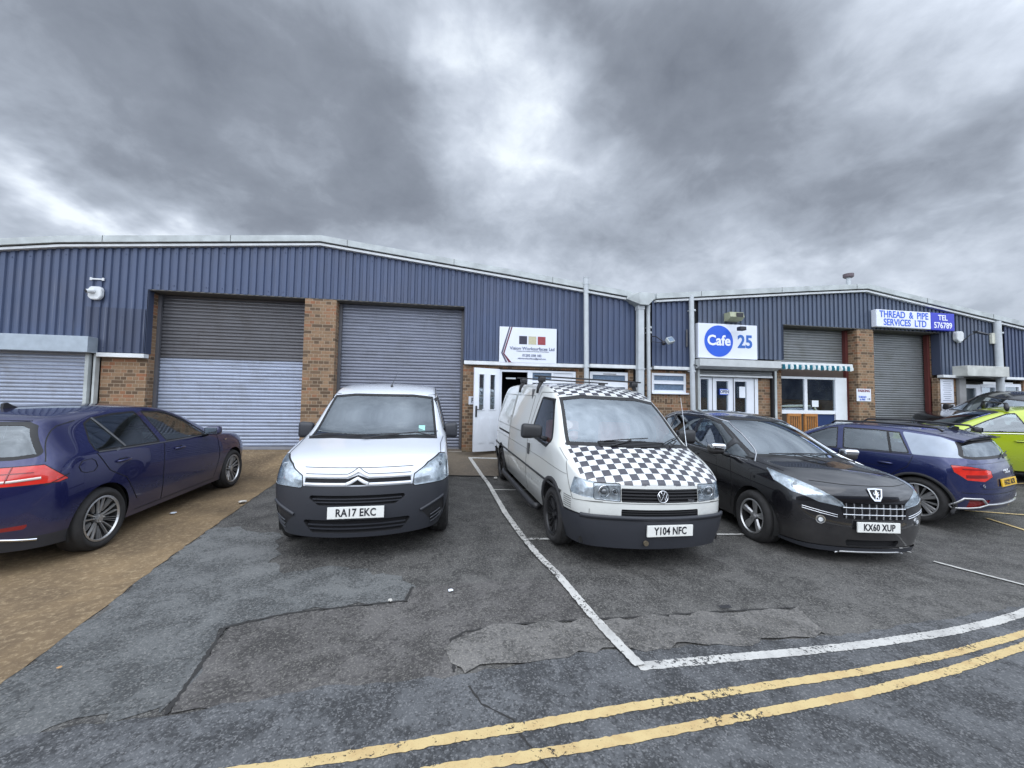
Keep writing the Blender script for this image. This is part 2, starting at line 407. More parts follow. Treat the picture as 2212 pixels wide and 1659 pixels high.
def linepaint(name, col, col2, hole=.46):
    def b(nt):
        v = coords(nt); n = nt.noise(v, 38, 5, .75); g = nt.noise(v, 1.6, 4, .6); s = nt.noise(v, 120, 2, .6)
        c = nt.mix(nt.smooth(nt.noise(v, 5, 5, .7), .4, .7), col, col2)
        c = nt.mix(nt.math('MULTIPLY', nt.smooth(s, .60, .72), .5), c, tuple(x*.35 for x in col))
        k = nt.smooth(nt.math('ADD', n, nt.math('MULTIPLY', nt.math('SUBTRACT', g, .5), .55)), hole-.07, hole-.03)
        tr = nt.new('ShaderNodeBsdfTransparent').outputs[0]
        d = bsdf(nt, c, .7, 0, 0, .35, bump(nt, n, .3, .005))
        mx = nt.new('ShaderNodeMixShader'); nt.set(mx, 'i0', k); nt.l.new(tr, mx.inputs[1]); nt.l.new(d, mx.inputs[2]); return mx.outputs[0]
    return mat(name, b)
M['white_line'] = linepaint('worn white line paint', (.52, .51, .48), (.38, .37, .35), .455)
M['yellow_line'] = linepaint('worn yellow line paint', (.56, .43, .21), (.48, .34, .16), .425)

# one ground sheet to the horizon, carrying the slopes near the building
def grid_ground():
    xs = [-900, -200, -60, -25, -12, -6, -3, 0, 3.75, 7.5, 9.5, 12, 20, 30, 60, 200, 900]
    ys = [-900, -200, -60, -20, -6, 0, 2, 4, 6, 8.15, 9.45, 9.6]
    vs, fs = [], []
    for y in ys:
        for x in xs: vs.append((x, y, G(min(max(x, -25), 30), min(y, 9.6))))
    ys2 = [40, 900]
    for y in ys2:
        for x in xs: vs.append((x, y, G(min(max(x, -25), 30), 9.6)))
    n = len(xs)
    for j in range(len(ys)+len(ys2)-1):
        for i in range(n-1): fs.append((j*n+i, j*n+i+1, (j+1)*n+i+1, (j+1)*n+i))
    return vs, [], fs
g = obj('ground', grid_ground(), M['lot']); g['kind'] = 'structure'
EDGE = [(-2.30, 2.2), (-2.407, 2.699), (-2.674, 4.296), (-2.913, 6.724), (-3.03, 8.104)]
o = gsheet('concrete_apron', [(-14, 1.9), (-2.28, 2.32)]+EDGE[1:]+[(-3.05, 9.6), (-14, 9.6)], M['brown_conc'], .006, jag=.012); o['kind'] = 'structure'
o = gsheet('concrete_slab', [(-3.03, 8.05), (1.0, 8.03), (1.07, 8.12), (1.20, 9.6), (-3.04, 9.6)], M['slab_conc'], .018); o['kind'] = 'structure'
o = stripe('slab_edge', [(-3.0, 8.03), (1.04, 8.02)], .05, M['crack'], .013)
# road: from the boundary joint towards the camera
RB = [(-3.1, 2.15), (-2.04, 2.25), (-1.73, 2.30), (-1.4, 2.29), (-.65, 2.40), (0.0, 2.39), (.45, 2.45), (.9, 2.54), (1.7, 2.56), (3.1, 2.60), (5.2, 2.89), (7, 3.5), (14, 6.0), (26, 8.2)]
o = gsheet('road', [(-30, 2.05)]+RB+[(60, 8.2), (60, -9), (-30, -9)], M['road'], .008, jag=.02); o['kind'] = 'structure'
o = gsheet('worn_tarmac', [(-2.30, 2.24), (-2.42, 2.70), (-2.68, 4.296), (-2.78, 5.4), (-1.9, 5.0), (-1.55, 4.0), (-1.1, 4.1), (-.6, 3.85), (-.25, 3.62), (-.28, 3.32), (-.9, 3.27), (-1.2, 3.22), (-1.5, 3.10), (-1.41, 2.60), (-1.37, 2.31), (-1.75, 2.30), (-2.15, 2.26)], M['grey_lot'], .004, jag=.06); o['kind'] = 'structure'
def jagged(pts, m, w, dz=.010, name='tarmac_joint'):
    return stripe(name, pts, w, m, dz, jag=w*.30)
o = gsheet('tarmac_repair', [(-1.36, 2.30), (-1.40, 2.60), (-1.49, 3.08), (-1.21, 3.20), (-.9, 3.25), (-.3, 3.30), (-.27, 3.54), (.6, 3.61), (1.05, 3.58), (1.10, 2.93), (.6, 2.90), (.12, 2.80), (.07, 2.55), (.05, 2.38), (-.5, 2.36), (-1.1, 2.30)], M['patch_dark'], .0075, jag=.035); o['kind'] = 'structure'
o = gsheet('gritty_tarmac_repair', [(.07, 2.44), (.055, 2.74), (.15, 2.82), (.5, 2.894), (1.15, 2.924), (1.51, 2.927), (2.2, 2.965), (2.94, 2.985), (2.90, 2.70), (2.88, 2.62), (2.45, 2.565), (1.6, 2.57), (.88, 2.55), (.46, 2.46)], M['patch_light'], .0115, jag=.05); o['kind'] = 'structure'
jagged([(-1.37, 2.30), (-1.41, 2.60), (-1.50, 3.09), (-1.21, 3.21), (-.9, 3.26), (-.3, 3.31), (-.27, 3.55)], M['crack'], .022)
jagged([(.07, 2.42), (.05, 2.74), (.15, 2.83), (.5, 2.90), (1.15, 2.93), (1.51, 2.935), (2.2, 2.97), (2.95, 2.99)], M['crack'], .018)
jagged([(.15, 2.30), (.21, 2.16), (.36, 2.04), (.38, 1.95), (.50, 1.7)], M['crack'], .010)
# painted lines
WL = [(1.205, 2.375), (1.587, 2.391), (1.97, 2.411), (2.429, 2.429), (2.938, 2.463), (3.397, 2.507), (3.912, 2.566), (4.442, 2.653), (5.003, 2.768), (5.8, 3.0), (6.8, 3.4), (8.2, 4.1)]
stripe('white_line', WL, .075, M['white_line'])
stripe('white_line', [(.51, 9.05), (.69, 8.17), (.76, 7.4), (.79, 6.67), (.83, 5.6), (.90, 4.773), (.975, 4.15), (1.05, 3.748), (1.095, 3.3), (1.125, 2.947), (1.175, 2.598), (1.215, 2.37)], .075, M['white_line'], .0235)
stripe('white_line', [(.475, 9.05), (1.2, 9.055), (1.45, 9.05)], .07, M['white_line'], .0245)
for a, b in (((.81, 6.95), (1.5, 6.97)), ((.97, 4.64), (1.5, 4.63)), ((3.1, 4.775), (4.6, 4.77)), ((5.79, 4.33), (5.71, 4.14)), ((5.69, 3.88), (5.74, 3.72)), ((5.74, 3.72), (6.05, 2.90))):
    stripe('white_line', [a, b], .05, M['white_line'], .0125)
for a, b in (((8.9, 5.6), (9.9, 5.0)), ((8.75, 5.22), (8.55, 4.6)), ((11.0, 6.6), (12.6, 6.2))):
    stripe('white_line', [a, b], .05, M['yellow_line'], .0125)
Y1 = [(-1.6, 1.90), (-.695, 1.915), (-.262, 1.932), (.346, 1.985), (.991, 2.06), (1.742, 2.13), (2.618, 2.205), (3.52, 2.318), (4.497, 2.493), (5.4, 2.70), (7, 3.2)]
Y2 = [(-1.6, 1.735), (-.6, 1.765), (.019, 1.800), (.321, 1.822), (.898, 1.872), (1.585, 1.945), (2.401, 2.03), (3.29, 2.165), (4.24, 2.353), (5.2, 2.57), (7, 3.07)]
stripe('yellow_line', Y1, .058, M['yellow_line']); stripe('yellow_line', Y2, .058, M['yellow_line'])
# litter and small marks
def blobmesh(r, zs=.4, seed=0, n=2):
    bm = bmesh.new(); bmesh.ops.create_icosphere(bm, subdivisions=n, radius=r); rnd = random.Random(seed)
    for v in bm.verts: v.co *= rnd.uniform(.75, 1.2); v.co.z *= zs
    return bm
def litter(x, y, r, m, label, cat, name, zs=.3, seed=0):
    tag(obj(name, blobmesh(r, zs, seed), m, loc=(x, y, G(x, y)+.02+r*zs*.6)), label, cat)
M['pebble'] = plain('pale pebble', (.48, .46, .42), .8)
M['leafm'] = plain('dry leaf', (.42, .24, .10), .8)
litter(.052, 3.42, .022, M['paper'], 'scrap of white paper lying on the tarmac beside the long bay line', 'litter', 'paper_scrap', .2, 1)
litter(-.42, 3.30, .018, M['pebble'], 'small pale stone on the tarmac in front of the white van', 'stone', 'stone', .5, 2)
litter(-2.2, 2.75, .012, M['leafm'], 'small dry leaf on the grey tarmac near the concrete edge', 'leaf', 'leaf', .2, 3)
litter(-2.93, 6.35, .05, M['pebble'], 'pale broken piece of concrete at the apron edge by the white van', 'rubble', 'rubble', .35, 4)
litter(-3.55, 5.9, .035, M['paper'], 'white scrap on the brown concrete behind the blue hatchback front wheel', 'litter', 'paper_scrap', .2, 5)
litter(.95, 7.8, .04, M['pebble'], 'pale stone by the edge of the concrete slab near the chequered van', 'stone', 'stone', .5, 6)
o = gsheet('drain_stain', [(-1.95, 1.97), (-1.75, 1.99), (-1.6, 1.975), (-1.5, 1.95), (-1.72, 1.935), (-1.9, 1.945)], plain('rust stain', (.035, .018, .012), .5), .013, jag=.008); o['kind'] = 'structure'

# ------------------------------------------------------------------ facade materials
def brickm(name, c1, c2, mortar, vert=False):
    def b(nt):
        v = coords(nt); s = nt.new('ShaderNodeSeparateXYZ'); nt.l.new(v, s.inputs[0])
        u = nt.math('ADD', s.outputs[0], s.outputs[1])
        uv = nt.new('ShaderNodeCombineXYZ', X=s.outputs[2] if vert else u, Y=u if vert else s.outputs[2], Z=0.0).outputs[0]
        wob = nt.new('ShaderNodeVectorMath', _operation='ADD'); nt.l.new(uv, wob.inputs[0])
        nn = nt.new('ShaderNodeTexNoise', Scale=30.0, Detail=2.0); nt.l.new(v, nn.inputs['Vector'])
        sc = nt.new('ShaderNodeVectorMath', _operation='SCALE'); nt.l.new(nn.outputs['Color'], sc.inputs[0]); sc.inputs['Scale'].default_value = .006
        nt.l.new(sc.outputs[0], wob.inputs[1])
        br = nt.new('ShaderNodeTexBrick', Scale=1.0); br.inputs['Mortar Size'].default_value = .0065; br.inputs['Mortar Smooth'].default_value = .25
        br.inputs['Brick Width'].default_value = .225; br.inputs['Row Height'].default_value = .075; br.offset = .5; br.squash = .5; br.squash_frequency = 2
        br.inputs['Color1'].default_value = (0, 0, 0, 1); br.inputs['Color2'].default_value = (1, 1, 1, 1); br.inputs['Mortar'].default_value = (.5, .5, .5, 1)
        br.inputs['Bias'].default_value = 0
        nt.l.new(wob.outputs[0], br.inputs['Vector'])
        bid = nt.new('ShaderNodeSeparateColor'); nt.l.new(br.outputs['Color'], bid.inputs[0])
        c = nt.ramp(bid.outputs[0], [(0, c1), (.30, tuple(x*1.25 for x in c1)), (.36, c2), (.75, tuple(x*1.2 for x in c2)), (1, (c2[0]*1.15, c2[1]*.80, c2[2]*.72))])
        c = nt.mix(nt.math('MULTIPLY', nt.smooth(nt.noise(v, 18, 5, .7), .45, .7), .45), c, tuple((x+y)*.36 for x, y in zip(c1, c2)))
        c = nt.mix(br.outputs['Fac'], c, mortar)
        big = nt.noise(v, 1.2, 4, .6)
        c = nt.mix(nt.math('MULTIPLY', nt.smooth(big, .5, .75), .35), c, (.10, .085, .065))
        base = nt.smooth(nt.math('ADD', s.outputs[2], nt.math('MULTIPLY', big, .5)), .55, .25)
        c = nt.mix(nt.math('MULTIPLY', base, .45), c, (.07, .075, .035))
        h = nt.math('SUBTRACT', nt.math('MULTIPLY', nt.noise(v, 60, 3), .3), nt.math('MULTIPLY', br.outputs['Fac'], 1.0))
        return bsdf(nt, c, .88, 0, 0, .25, bump(nt, h, .7, .008))
    return mat(name, b)
M['brick'] = brickm('multi buff brick', (.105, .070, .046), (.225, .145, .088), (.31, .245, .175))
M['brick_v'] = brickm('soldier course brick', (.105, .070, .046), (.225, .145, .088), (.31, .245, .175), True)
def cladm(name, col):
    def b(nt):
        v = coords(nt); s = nt.new('ShaderNodeSeparateXYZ'); nt.l.new(v, s.inputs[0])
        st = nt.new('ShaderNodeCombineXYZ', X=nt.math('MULTIPLY', s.outputs[0], 9.0), Y=0.0, Z=nt.math('MULTIPLY', s.outputs[2], .8)).outputs[0]
        streak = nt.noise(st, 1.2, 6, .65); big = nt.noise(v, .7, 4, .6); fin = nt.noise(v, 30, 4, .7)
        c = nt.mix(nt.math('MULTIPLY', nt.smooth(streak, .35, .75), .45), col, tuple(x*1.45 for x in col))
        c = nt.mix(nt.math('MULTIPLY', nt.smooth(big, .45, .7), .35), c, (col[0]*1.3, col[1]*1.05, col[2]*.85))
        c = nt.mix(nt.math('MULTIPLY', nt.smooth(fin, .60, .75), .25), c, tuple(x*.55 for x in col))
        sheet = nt.new('ShaderNodeTexWhiteNoise', _noise_dimensions='1D'); nt.l.new(nt.math('FLOOR', nt.math('DIVIDE', s.outputs[0], .93)), sheet.inputs['W'])
        c = nt.mix(nt.math('MULTIPLY', sheet.outputs['Value'], .30), c, tuple(x*.72 for x in col))
        sc = nt.new('ShaderNodeCombineXYZ', X=nt.math('MULTIPLY', s.outputs[0], 26.0), Y=0.0, Z=nt.math('MULTIPLY', s.outputs[2], .5)).outputs[0]
        c = nt.mix(nt.math('MULTIPLY', nt.smooth(nt.noise(sc, 1.0, 4, .6), .60, .72), .35), c, (.26, .28, .33))
        return bsdf(nt, c, nt.math('ADD', .42, nt.math('MULTIPLY', streak, .2)), .1, 0, .4)
    return mat(name, b)
M['clad'] = cladm('blue grey profiled steel', (.060, .081, .142))
M['clad_dark'] = cladm('darker blue repainted steel', (.050, .063, .105))
M['clad_right'] = cladm('weathered blue grey steel', (.072, .092, .137))
M['trim'] = plain('weathered pale trim', (.40, .43, .43), .6, var=.22, scale=3)
M['trim_white'] = plain('white trim', (.62, .64, .65), .5, var=.12, scale=4)
M['pipe'] = plain('pale grey pipe', (.44, .47, .49), .5, var=.08)
M['upvc'] = plain('white plastic frame', (.72, .75, .80), .35, var=.03)
M['gap'] = plain('dark gap', (.010, .010, .012), .9)
M['soffit'] = plain('dull soffit', (.10, .095, .085), .8)
def shutm(name, col, metal=.25):
    def b(nt):
        v = coords(nt); s = nt.new('ShaderNodeSeparateXYZ'); nt.l.new(v, s.inputs[0])
        st = nt.new('ShaderNodeCombineXYZ', X=nt.math('MULTIPLY', s.outputs[0], .5), Y=0.0, Z=nt.math('MULTIPLY', s.outputs[2], 12.0)).outputs[0]
        n = nt.noise(st, 1.5, 5, .6); d = nt.noise(v, 2.2, 5, .65, .6); dr = nt.new('ShaderNodeCombineXYZ', X=nt.math('MULTIPLY', s.outputs[0], 14.0), Y=0.0, Z=s.outputs[2]).outputs[0]
        c = nt.mix(nt.smooth(n, .3, .7), tuple(x*.82 for x in col), tuple(x*1.12 for x in col))
        c = nt.mix(nt.math('MULTIPLY', nt.smooth(d, .48, .72), .4), c, (col[0]*.6, col[1]*.56, col[2]*.48))
        c = nt.mix(nt.math('MULTIPLY', nt.smooth(nt.noise(dr, 1.0, 4, .6), .52, .75), .25), c, tuple(x*.5 for x in col))
        return bsdf(nt, c, .38, metal, 0, .5)
    return mat(name, b)
M['shut_dark'] = shutm('dirty dark shutter steel', (.115, .115, .125))
M['shut_light'] = shutm('pale galvanised shutter steel', (.33, .37, .46))
M['shut_mid'] = shutm('blue grey shutter steel', (.205, .22, .27))
M['shut_grey'] = shutm('grey shutter steel', (.20, .21, .215))
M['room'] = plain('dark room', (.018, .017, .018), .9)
M['pane'] = glassm('window glass', tint=(.75, .8, .82), base=.16, power=1.2)
M['pane_dark'] = glassm('dark window glass', tint=(.16, .19, .22), base=.10, power=1.2)
M['frosted'] = plain('frosted glass', (.10, .15, .22), .35, var=.25, scale=25)
M['red_frame'] = plain('dark red steel frame', (.085, .018, .016), .6)

YF = 9.45
def wobj(root, name, bm, m, smooth=False, label=None):
    """mesh given in world coordinates, stored relative to its thing's base"""
    o = obj(name, bm, m, root, smooth, label=label); o.data.transform(Matrix.Translation(-root.location)); return o
def interp(tab, x):
    for (a, b), (c, d) in zip(tab, tab[1:]):
        if a <= x <= c: return b+(d-b)*(x-a)/(c-a)
    return tab[0][1] if x < tab[0][0] else tab[-1][1]
TOPA = [(-10.8, 4.50), (-9.11, 4.69), (-7.9, 4.86), (-2.931, 5.288), (1.469, 4.81), (4.542, 4.455), (4.93, 4.43)]
TOPB = [(4.93, 4.43), (6.242, 4.566), (9.694, 4.93), (11.627, 5.12), (17.409, 4.28), (18.3, 4.15)]
TOPC = [(18.3, 4.10), (25, 4.85), (32, 4.2)]
def cladding(root, x0, x1, zb, top, m, y=9.36, name='cladding', pitch=.155, depth=.032, zt=None):
    """trapezoidal ribbed sheet; zb number, top a table (minus the fascia) or zt number"""
    xs = []; x = x0
    k0 = math.floor(x0/pitch)
    k = k0
    while k*pitch < x1:
        for dx, dy in ((0, 0), (.074, 0), (.088, depth), (.141, depth)):
            X = k*pitch+dx
            if x0 <= X <= x1: xs.append((X, dy))
        k += 1
    xs = [(x0, 0)]+xs+[(x1, 0)]
    bm = bmesh.new(); A, B = [], []
    for X, dy in xs:
        z1 = zt if zt is not None else interp(top, X)-.17
        A.append(bm.verts.new((X, y+dy, zb+(.006 if dy else 0)))); B.append(bm.verts.new((X, y+dy, z1)))
    for i in range(len(A)-1):
        if (A[i+1].co-A[i].co).length > 1e-5: bm.faces.new((A[i], A[i+1], B[i+1], B[i]))
    # screws
    rnd = random.Random(int(x0*100))
    for i in range(int((x1-x0)/(pitch*2))):
        X = (k0+1+i*2)*pitch+.035
        if not x0+.05 < X < x1-.05: continue
        for z in (zb+.10, (zt if zt is not None else interp(top, X)-.17)-.18):
            if rnd.random() < .8: cyl(bm, (X+rnd.uniform(-.01, .01), y-.006, z+rnd.uniform(-.01, .01)), (X, y, z), .012, n=6)
    return wobj(root, name, bm, m)
def verge(root, tab, x0, x1, name='verge_capping'):
    pts = [(x0, interp(tab, x0))]+[p for p in tab if x0 < p[0] < x1]+[(x1, interp(tab, x1))]
    def strip(a, b, y0, y1, nm, m):
        bm = bmesh.new(); prism(bm, [(x, z+a) for x, z in pts]+[(x, z+b) for x, z in pts[::-1]], 'y', y0, y1); wobj(root, nm, bm, m)
    strip(0, -.135, 9.24, 9.42, name, M['trim']); strip(-.138, -.160, 9.30, 9.40, 'shadow_gap', M['gap'])
    strip(-.163, -.212, 9.285, 9.40, 'verge_strip', M['trim_white'])
    # joints in the capping
    x = math.ceil(x0)+.45
    while x < x1-.1:
        z = interp(tab, x); wobj(root, 'capping_joint', bx(x-.004, x+.004, 9.236, 9.30, z-.137, z+.001), M['crack']); x += 2.4
def roof(root, tab, x0, x1):
    pts = [(x0, interp(tab, x0))]+[p for p in tab if x0 < p[0] < x1]+[(x1, interp(tab, x1))]
    bm = bmesh.new(); prism(bm, [(x, z-.03) for x, z in pts]+[(x, z-.14) for x, z in pts[::-1]], 'y', 9.43, 32)
    wobj(root, 'roof', bm, M['trim'])
def shutter(root, x0, x1, z0, z1, y, m, name='roller_shutter', ph=.075):
    bm = bmesh.new(); z = z0; prof = []
    while z < z1-1e-4:
        for t, d in ((0, .010), (.10, .002), (.35, -.012), (.65, -.012), (.88, .0), (.94, .010)):
            if z+t*ph < z1: prof.append((z+t*ph, d))
        z += ph
    prof.append((z1, .01))
    A = [bm.verts.new((x0, y+d, zz)) for zz, d in prof]; B = [bm.verts.new((x1, y+d, zz)) for zz, d in prof]
    for i in range(len(A)-1): bm.faces.new((A[i], B[i], B[i+1], A[i+1]))
    o = wobj(root, name, bm, m)
    return o
def window(root, x0, x1, z0, z1, y, panes, fr=.05, name='window', glass='pane_dark', sill=True, depth=.07):
    """frame with panes [(x0,x1,z0,z1)...] in fractions"""
    bm = bmesh.new(); W_, H = x1-x0, z1-z0
    rects = [(x0+a*W_, x0+b*W_, z0+c*H, z0+d*H) for a, b, c, d in panes]
    xs = sorted({x0, x1} | {r[0] for r in rects} | {r[1] for r in rects}); zs = sorted({z0, z1} | {r[2] for r in rects} | {r[3] for r in rects})
    for i in range(len(xs)-1):
        for j in range(len(zs)-1):
            mx, mz = (xs[i]+xs[i+1])/2, (zs[j]+zs[j+1])/2
            if any(r[0] < mx < r[1] and r[2] < mz < r[3] for r in rects): continue
            box(bm, xs[i], xs[i+1], y, y+depth, zs[j], zs[j+1])
    # raised beads round each pane
    for r in rects:
        for q in ((r[0]-.018, r[1]+.018, r[3], r[3]+.018), (r[0]-.018, r[1]+.018, r[2]-.018, r[2]), (r[0]-.018, r[0], r[2], r[3]), (r[1], r[1]+.018, r[2], r[3])):
            box(bm, q[0], q[1], y-.010, y-.0005, q[2], q[3])
    fo = wobj(root, name, bm, M['upvc'])
    bm = bmesh.new()
    for r in rects: box(bm, r[0]-.005, r[1]+.005, y+.025, y+.030, r[2]-.005, r[3]+.005)
    p = obj('pane', bm, M[glass], fo); p.data.transform(Matrix.Translation(-root.location))
    if sill:
        s_ = obj('sill', bx(x0-.04, x1+.04, y-.09, y+.05, z0-.045, z0-.003, bev=.006), M['upvc'], fo); s_.data.transform(Matrix.Translation(-root.location))
    return fo
def pieces(root, name, lst, m, bev=0.0):
    """one object for each box"""
    return [wobj(root, name, boxes([b], bev=bev), m) for b in lst]
def wall(root, rects, m='brick', name='brick_wall', y0=YF, y1=YF+.22):
    """brick panels: (x0,x1,z0,z1[,y0,y1])"""
    for r in rects: wobj(root, name, bx(r[0], r[1], r[4] if len(r) > 4 else y0, r[5] if len(r) > 5 else y1, r[2], r[3]), M[m])
def pipe(root, x, z0, z1, y=9.27, r=.055, square=False, name='drainpipe', clips=(), top=True, xt=None):
    bm = bmesh.new(); xt = x if xt is None else xt
    if square:
        box(bm, x-r, x+r, y-r, y+r, z0, z1, bev=.012)
        box(bm, x-r-.012, x+r+.012, y-r-.012, y+r+.012, z1-.10, z1+.0, bev=.01)
        for z in clips: box(bm, x-r-.01, x+r+.01, y-r-.01, y+.09, z, z+.03)
    else:
        cyl(bm, (x, y, z0), (xt, y, z1), r, n=20)
        if top: cyl(bm, (xt, y, z1-.16), (xt, y, z1), r*1.12, r*1.12, n=20); cyl(bm, (xt, y, z1-.02), (xt, y, z1+.02), r*1.12, r*1.25, n=20)
        for z in clips:
            cyl(bm, (x, y, z), (x, y, z+.045), r*1.14, n=20); box(bm, x-r*1.5, x+r*1.5, y+.01, y+.10, z+.01, z+.035)
    return wobj(root, name, bm, M['pipe'], smooth=False)

# ---------------- left building
A_ = thing('industrial_building', 'left blue grey clad gabled industrial unit with two tall roller shutters', 'building', (-2.93, 9.45, .3))
roof(A_, TOPA, -10.8, 4.90); verge(A_, TOPA, -10.8, 4.52)
cladding(A_, -10.8, -7.2, 2.49, TOPA, M['clad']); cladding(A_, -7.2, -6.33, 2.51, TOPA, M['clad'])
cladding(A_, -6.33, .34, 3.88, TOPA, M['clad']); cladding(A_, .34, 3.31, 2.59, TOPA, M['clad']); cladding(A_, 3.31, 4.66, 2.61, TOPA, M['clad'], pitch=.152)
cladding(A_, -7.45, -6.36, 2.512, None, M['clad_dark'], y=9.352, zt=3.45, name='repainted_cladding')
pieces(A_, 'cladding_return', [(-6.345, -6.325, 9.36, 9.52, 2.51, 3.88), (.325, .345, 9.36, 9.60, 2.60, 3.88)], M['clad_dark'])
pieces(A_, 'soffit', [(-6.32, .32, 9.37, 9.80, 3.865, 3.885)], M['soffit'])
pieces(A_, 'backing_wall', [(-10.8, -6.4, 9.68, 9.9, .1, 4.3), (-6.3, .3, 9.8, 9.9, 3.6, 4.3), (.3, 1.12, 9.68, 9.9, .1, 4.3), (1.12, 3.2, 9.68, 9.9, 2.42, 4.3), (3.2, 4.9, 9.68, 9.9, .1, 4.2)], M['gap'])
wall(A_, [(-7.18, -6.34, .05, 2.41), (-6.50, -6.34, .05, 3.86, 9.671, 9.80), (-6.503, -6.338, 2.42, 3.862, 9.453, 9.67), (-3.23, -2.565, .05, 3.864, 9.36, 9.76), (.33, 1.175, .05, 2.50), (3.14, 3.47, .05, 2.50), (1.176, 3.139, 2.43, 2.50), (3.471, 4.54, .05, 2.0, 9.46), (4.53, 4.66, .05, 2.505)])
wall(A_, [(-9.6, -7.3, .05, .4)])
shutter(A_, -6.33, -3.23, 2.46, 3.87, 9.74, M['shut_dark'], 'shutter_upper_slats')
shutter(A_, -6.33, -3.23, .52, 2.46, 9.735, M['shut_light'], 'shutter_lower_slats')
pieces(A_, 'shutter_base', [(-6.33, -3.23, 9.70, 9.76, .38, .52)], plain('bottom rail', (.24, .24, .26), .5))
shutter(A_, -2.56, .325, .50, 3.87, 9.70, M['shut_mid'])
pieces(A_, 'threshold', [(-6.33, -3.23, 9.40, 9.95, .2, .42), (-2.56, .33, 9.40, 9.95, .2, .44)], plain('threshold concrete', (.30, .27, .23), .8, var=.25))
pieces(A_, 'shutter_base', [(-2.56, .325, 9.66, 9.72, .42, .50)], plain('bottom rail', (.24, .24, .26), .5))
pieces(A_, 'guide_rail', [(-6.335, -6.27, 9.66, 9.72, .4, 3.86), (-3.29, -3.232, 9.66, 9.72, .4, 3.86), (-2.563, -2.50, 9.62, 9.68, .4, 3.86), (.265, .325, 9.62, 9.68, .4, 3.86)], plain('guide rail', (.09, .09, .10), .5))
pieces(A_, 'band_course', [(-7.19, -6.32, 9.32, 9.46, 2.415, 2.50), (.34, 3.30, 9.32, 9.46, 2.495, 2.58), (3.44, 4.745, 9.32, 9.46, 2.51, 2.598)], M['trim_white'], bev=.006)
# small shutter with its box at the far left
wobj(A_, 'shutter_box', bx(-10.6, -7.19, 9.12, 9.355, 2.48, 2.80, bev=.006), plain('shutter box steel', (.33, .38, .43), .45, .3))
shutter(A_, -10.5, -7.36, .4, 2.50, 9.37, M['shut_light'], 'small_roller_shutter')
pieces(A_, 'guide_rail', [(-7.36, -7.295, 9.30, 9.40, .3, 2.47), (-7.24, -7.20, 9.34, 9.44, .3, 2.47)], M['trim'])
pieces(A_, 'guide_gap', [(-7.293, -7.242, 9.38, 9.44, .3, 2.47)], M['gap'])
# door set
pieces(A_, 'door_frame', [(1.18, 1.26, 9.44, 9.52, .42, 2.40), (1.90, 2.02, 9.44, 9.52, .42, 2.40), (2.022, 3.12, 9.44, 9.52, 2.352, 2.40), (1.262, 1.898, 9.44, 9.52, 2.352, 2.40), (2.50, 2.56, 9.44, 9.52, .42, 2.35), (3.04, 3.12, 9.44, 9.52, .42, 2.35), (2.022, 2.498, 9.44, 9.52, 2.10, 2.16), (2.022, 2.498, 9.44, 9.52, .42, 1.2), (2.56, 3.04, 9.47, 9.52, .42, 2.35)], M['upvc'])
pieces(A_, 'top_light', [(2.03, 2.495, 9.475, 9.481, 2.162, 2.35)], M['frosted'])
pieces(A_, 'side_light', [(2.03, 2.495, 9.475, 9.481, 1.20, 2.10)], M['pane_dark'])
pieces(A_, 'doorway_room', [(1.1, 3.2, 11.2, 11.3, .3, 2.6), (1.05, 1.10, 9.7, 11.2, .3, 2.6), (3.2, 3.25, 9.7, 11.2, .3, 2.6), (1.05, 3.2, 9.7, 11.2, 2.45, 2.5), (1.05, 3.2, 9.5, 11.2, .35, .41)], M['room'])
# open door leaf folded back, two glazed slots
def door_leaf():
    ax = math.atan2(-.23, -.60); L = .66
    rootm = Matrix.Translation((1.19-2.93*0, 9.40, .455)) @ Matrix.Rotation(ax, 4, 'Z')
    def put(name, bm, m, par):
        o = obj(name, bm, m, par); o.data.transform(rootm)
        return o
    H = 1.95; zs = (.0, .98, 1.80, H)
    xs = (0, .12, .25, .41, .54, L)
    rects = [(xs[0], xs[1], 0, H), (xs[2], xs[3], zs[1], zs[2]), (xs[4], xs[5], 0, H), (xs[1], xs[4], 0, zs[1]), (xs[1], xs[4], zs[2], H)]
    bm = boxes([(a, b, -.022, .022, c, d) for a, b, c, d in rects])
    for a, b in ((xs[1], xs[2]), (xs[3], xs[4])):
        for q in ((a-.02, b+.02, zs[2], zs[2]+.02), (a-.02, b+.02, zs[1]-.02, zs[1]), (a-.02, a, zs[1], zs[2]), (b, b+.02, zs[1], zs[2])):
            box(bm, q[0], q[1], .0225, .034, q[2], q[3])
    for a, b in ((xs[1]-.01, xs[2]+.01), (xs[3]-.01, xs[4]+.01)):
        for z0, z1 in ((.18, .80),):
            box(bm, a, b, .0225, .028, z0, z1, bev=.002); box(bm, a+.025, b-.025, .0285, .034, z0+.03, z1-.03)
    d = put('open_door', bm, M['upvc'], None); d.data.transform(Matrix.Translation(-A_.location)); d.parent = A_
    p = obj('pane', boxes([(xs[1], xs[2], -.004, .004, zs[1], zs[2]), (xs[3], xs[4], -.004, .004, zs[1], zs[2])]), M['pane'], d); p.data.transform(Matrix.Translation(-A_.location) @ rootm)
    h = bmesh.new(); box(h, L-.075, L-.035, .0225, .04, .80, 1.06, bev=.004); cyl(h, (L-.055, .04, .98), (L-.055, .075, .98), .01, n=8); cyl(h, (L-.055, .072, .98), (L-.18, .072, .975), .009, n=8)
    h = obj('handle', h, M['black_plastic'], d); h.data.transform(Matrix.Translation(-A_.location) @ rootm)
door_leaf()
pieces(A_, 'door_closer', [(1.36, 1.60, 9.43, 9.438, 2.175, 2.21)], M['pipe'])
window(A_, 3.50, 4.52, 1.30, 2.42, 9.47, [(.07, .93, .80, .93), (.07, .93, .10, .66)], sill=True, glass='frosted')
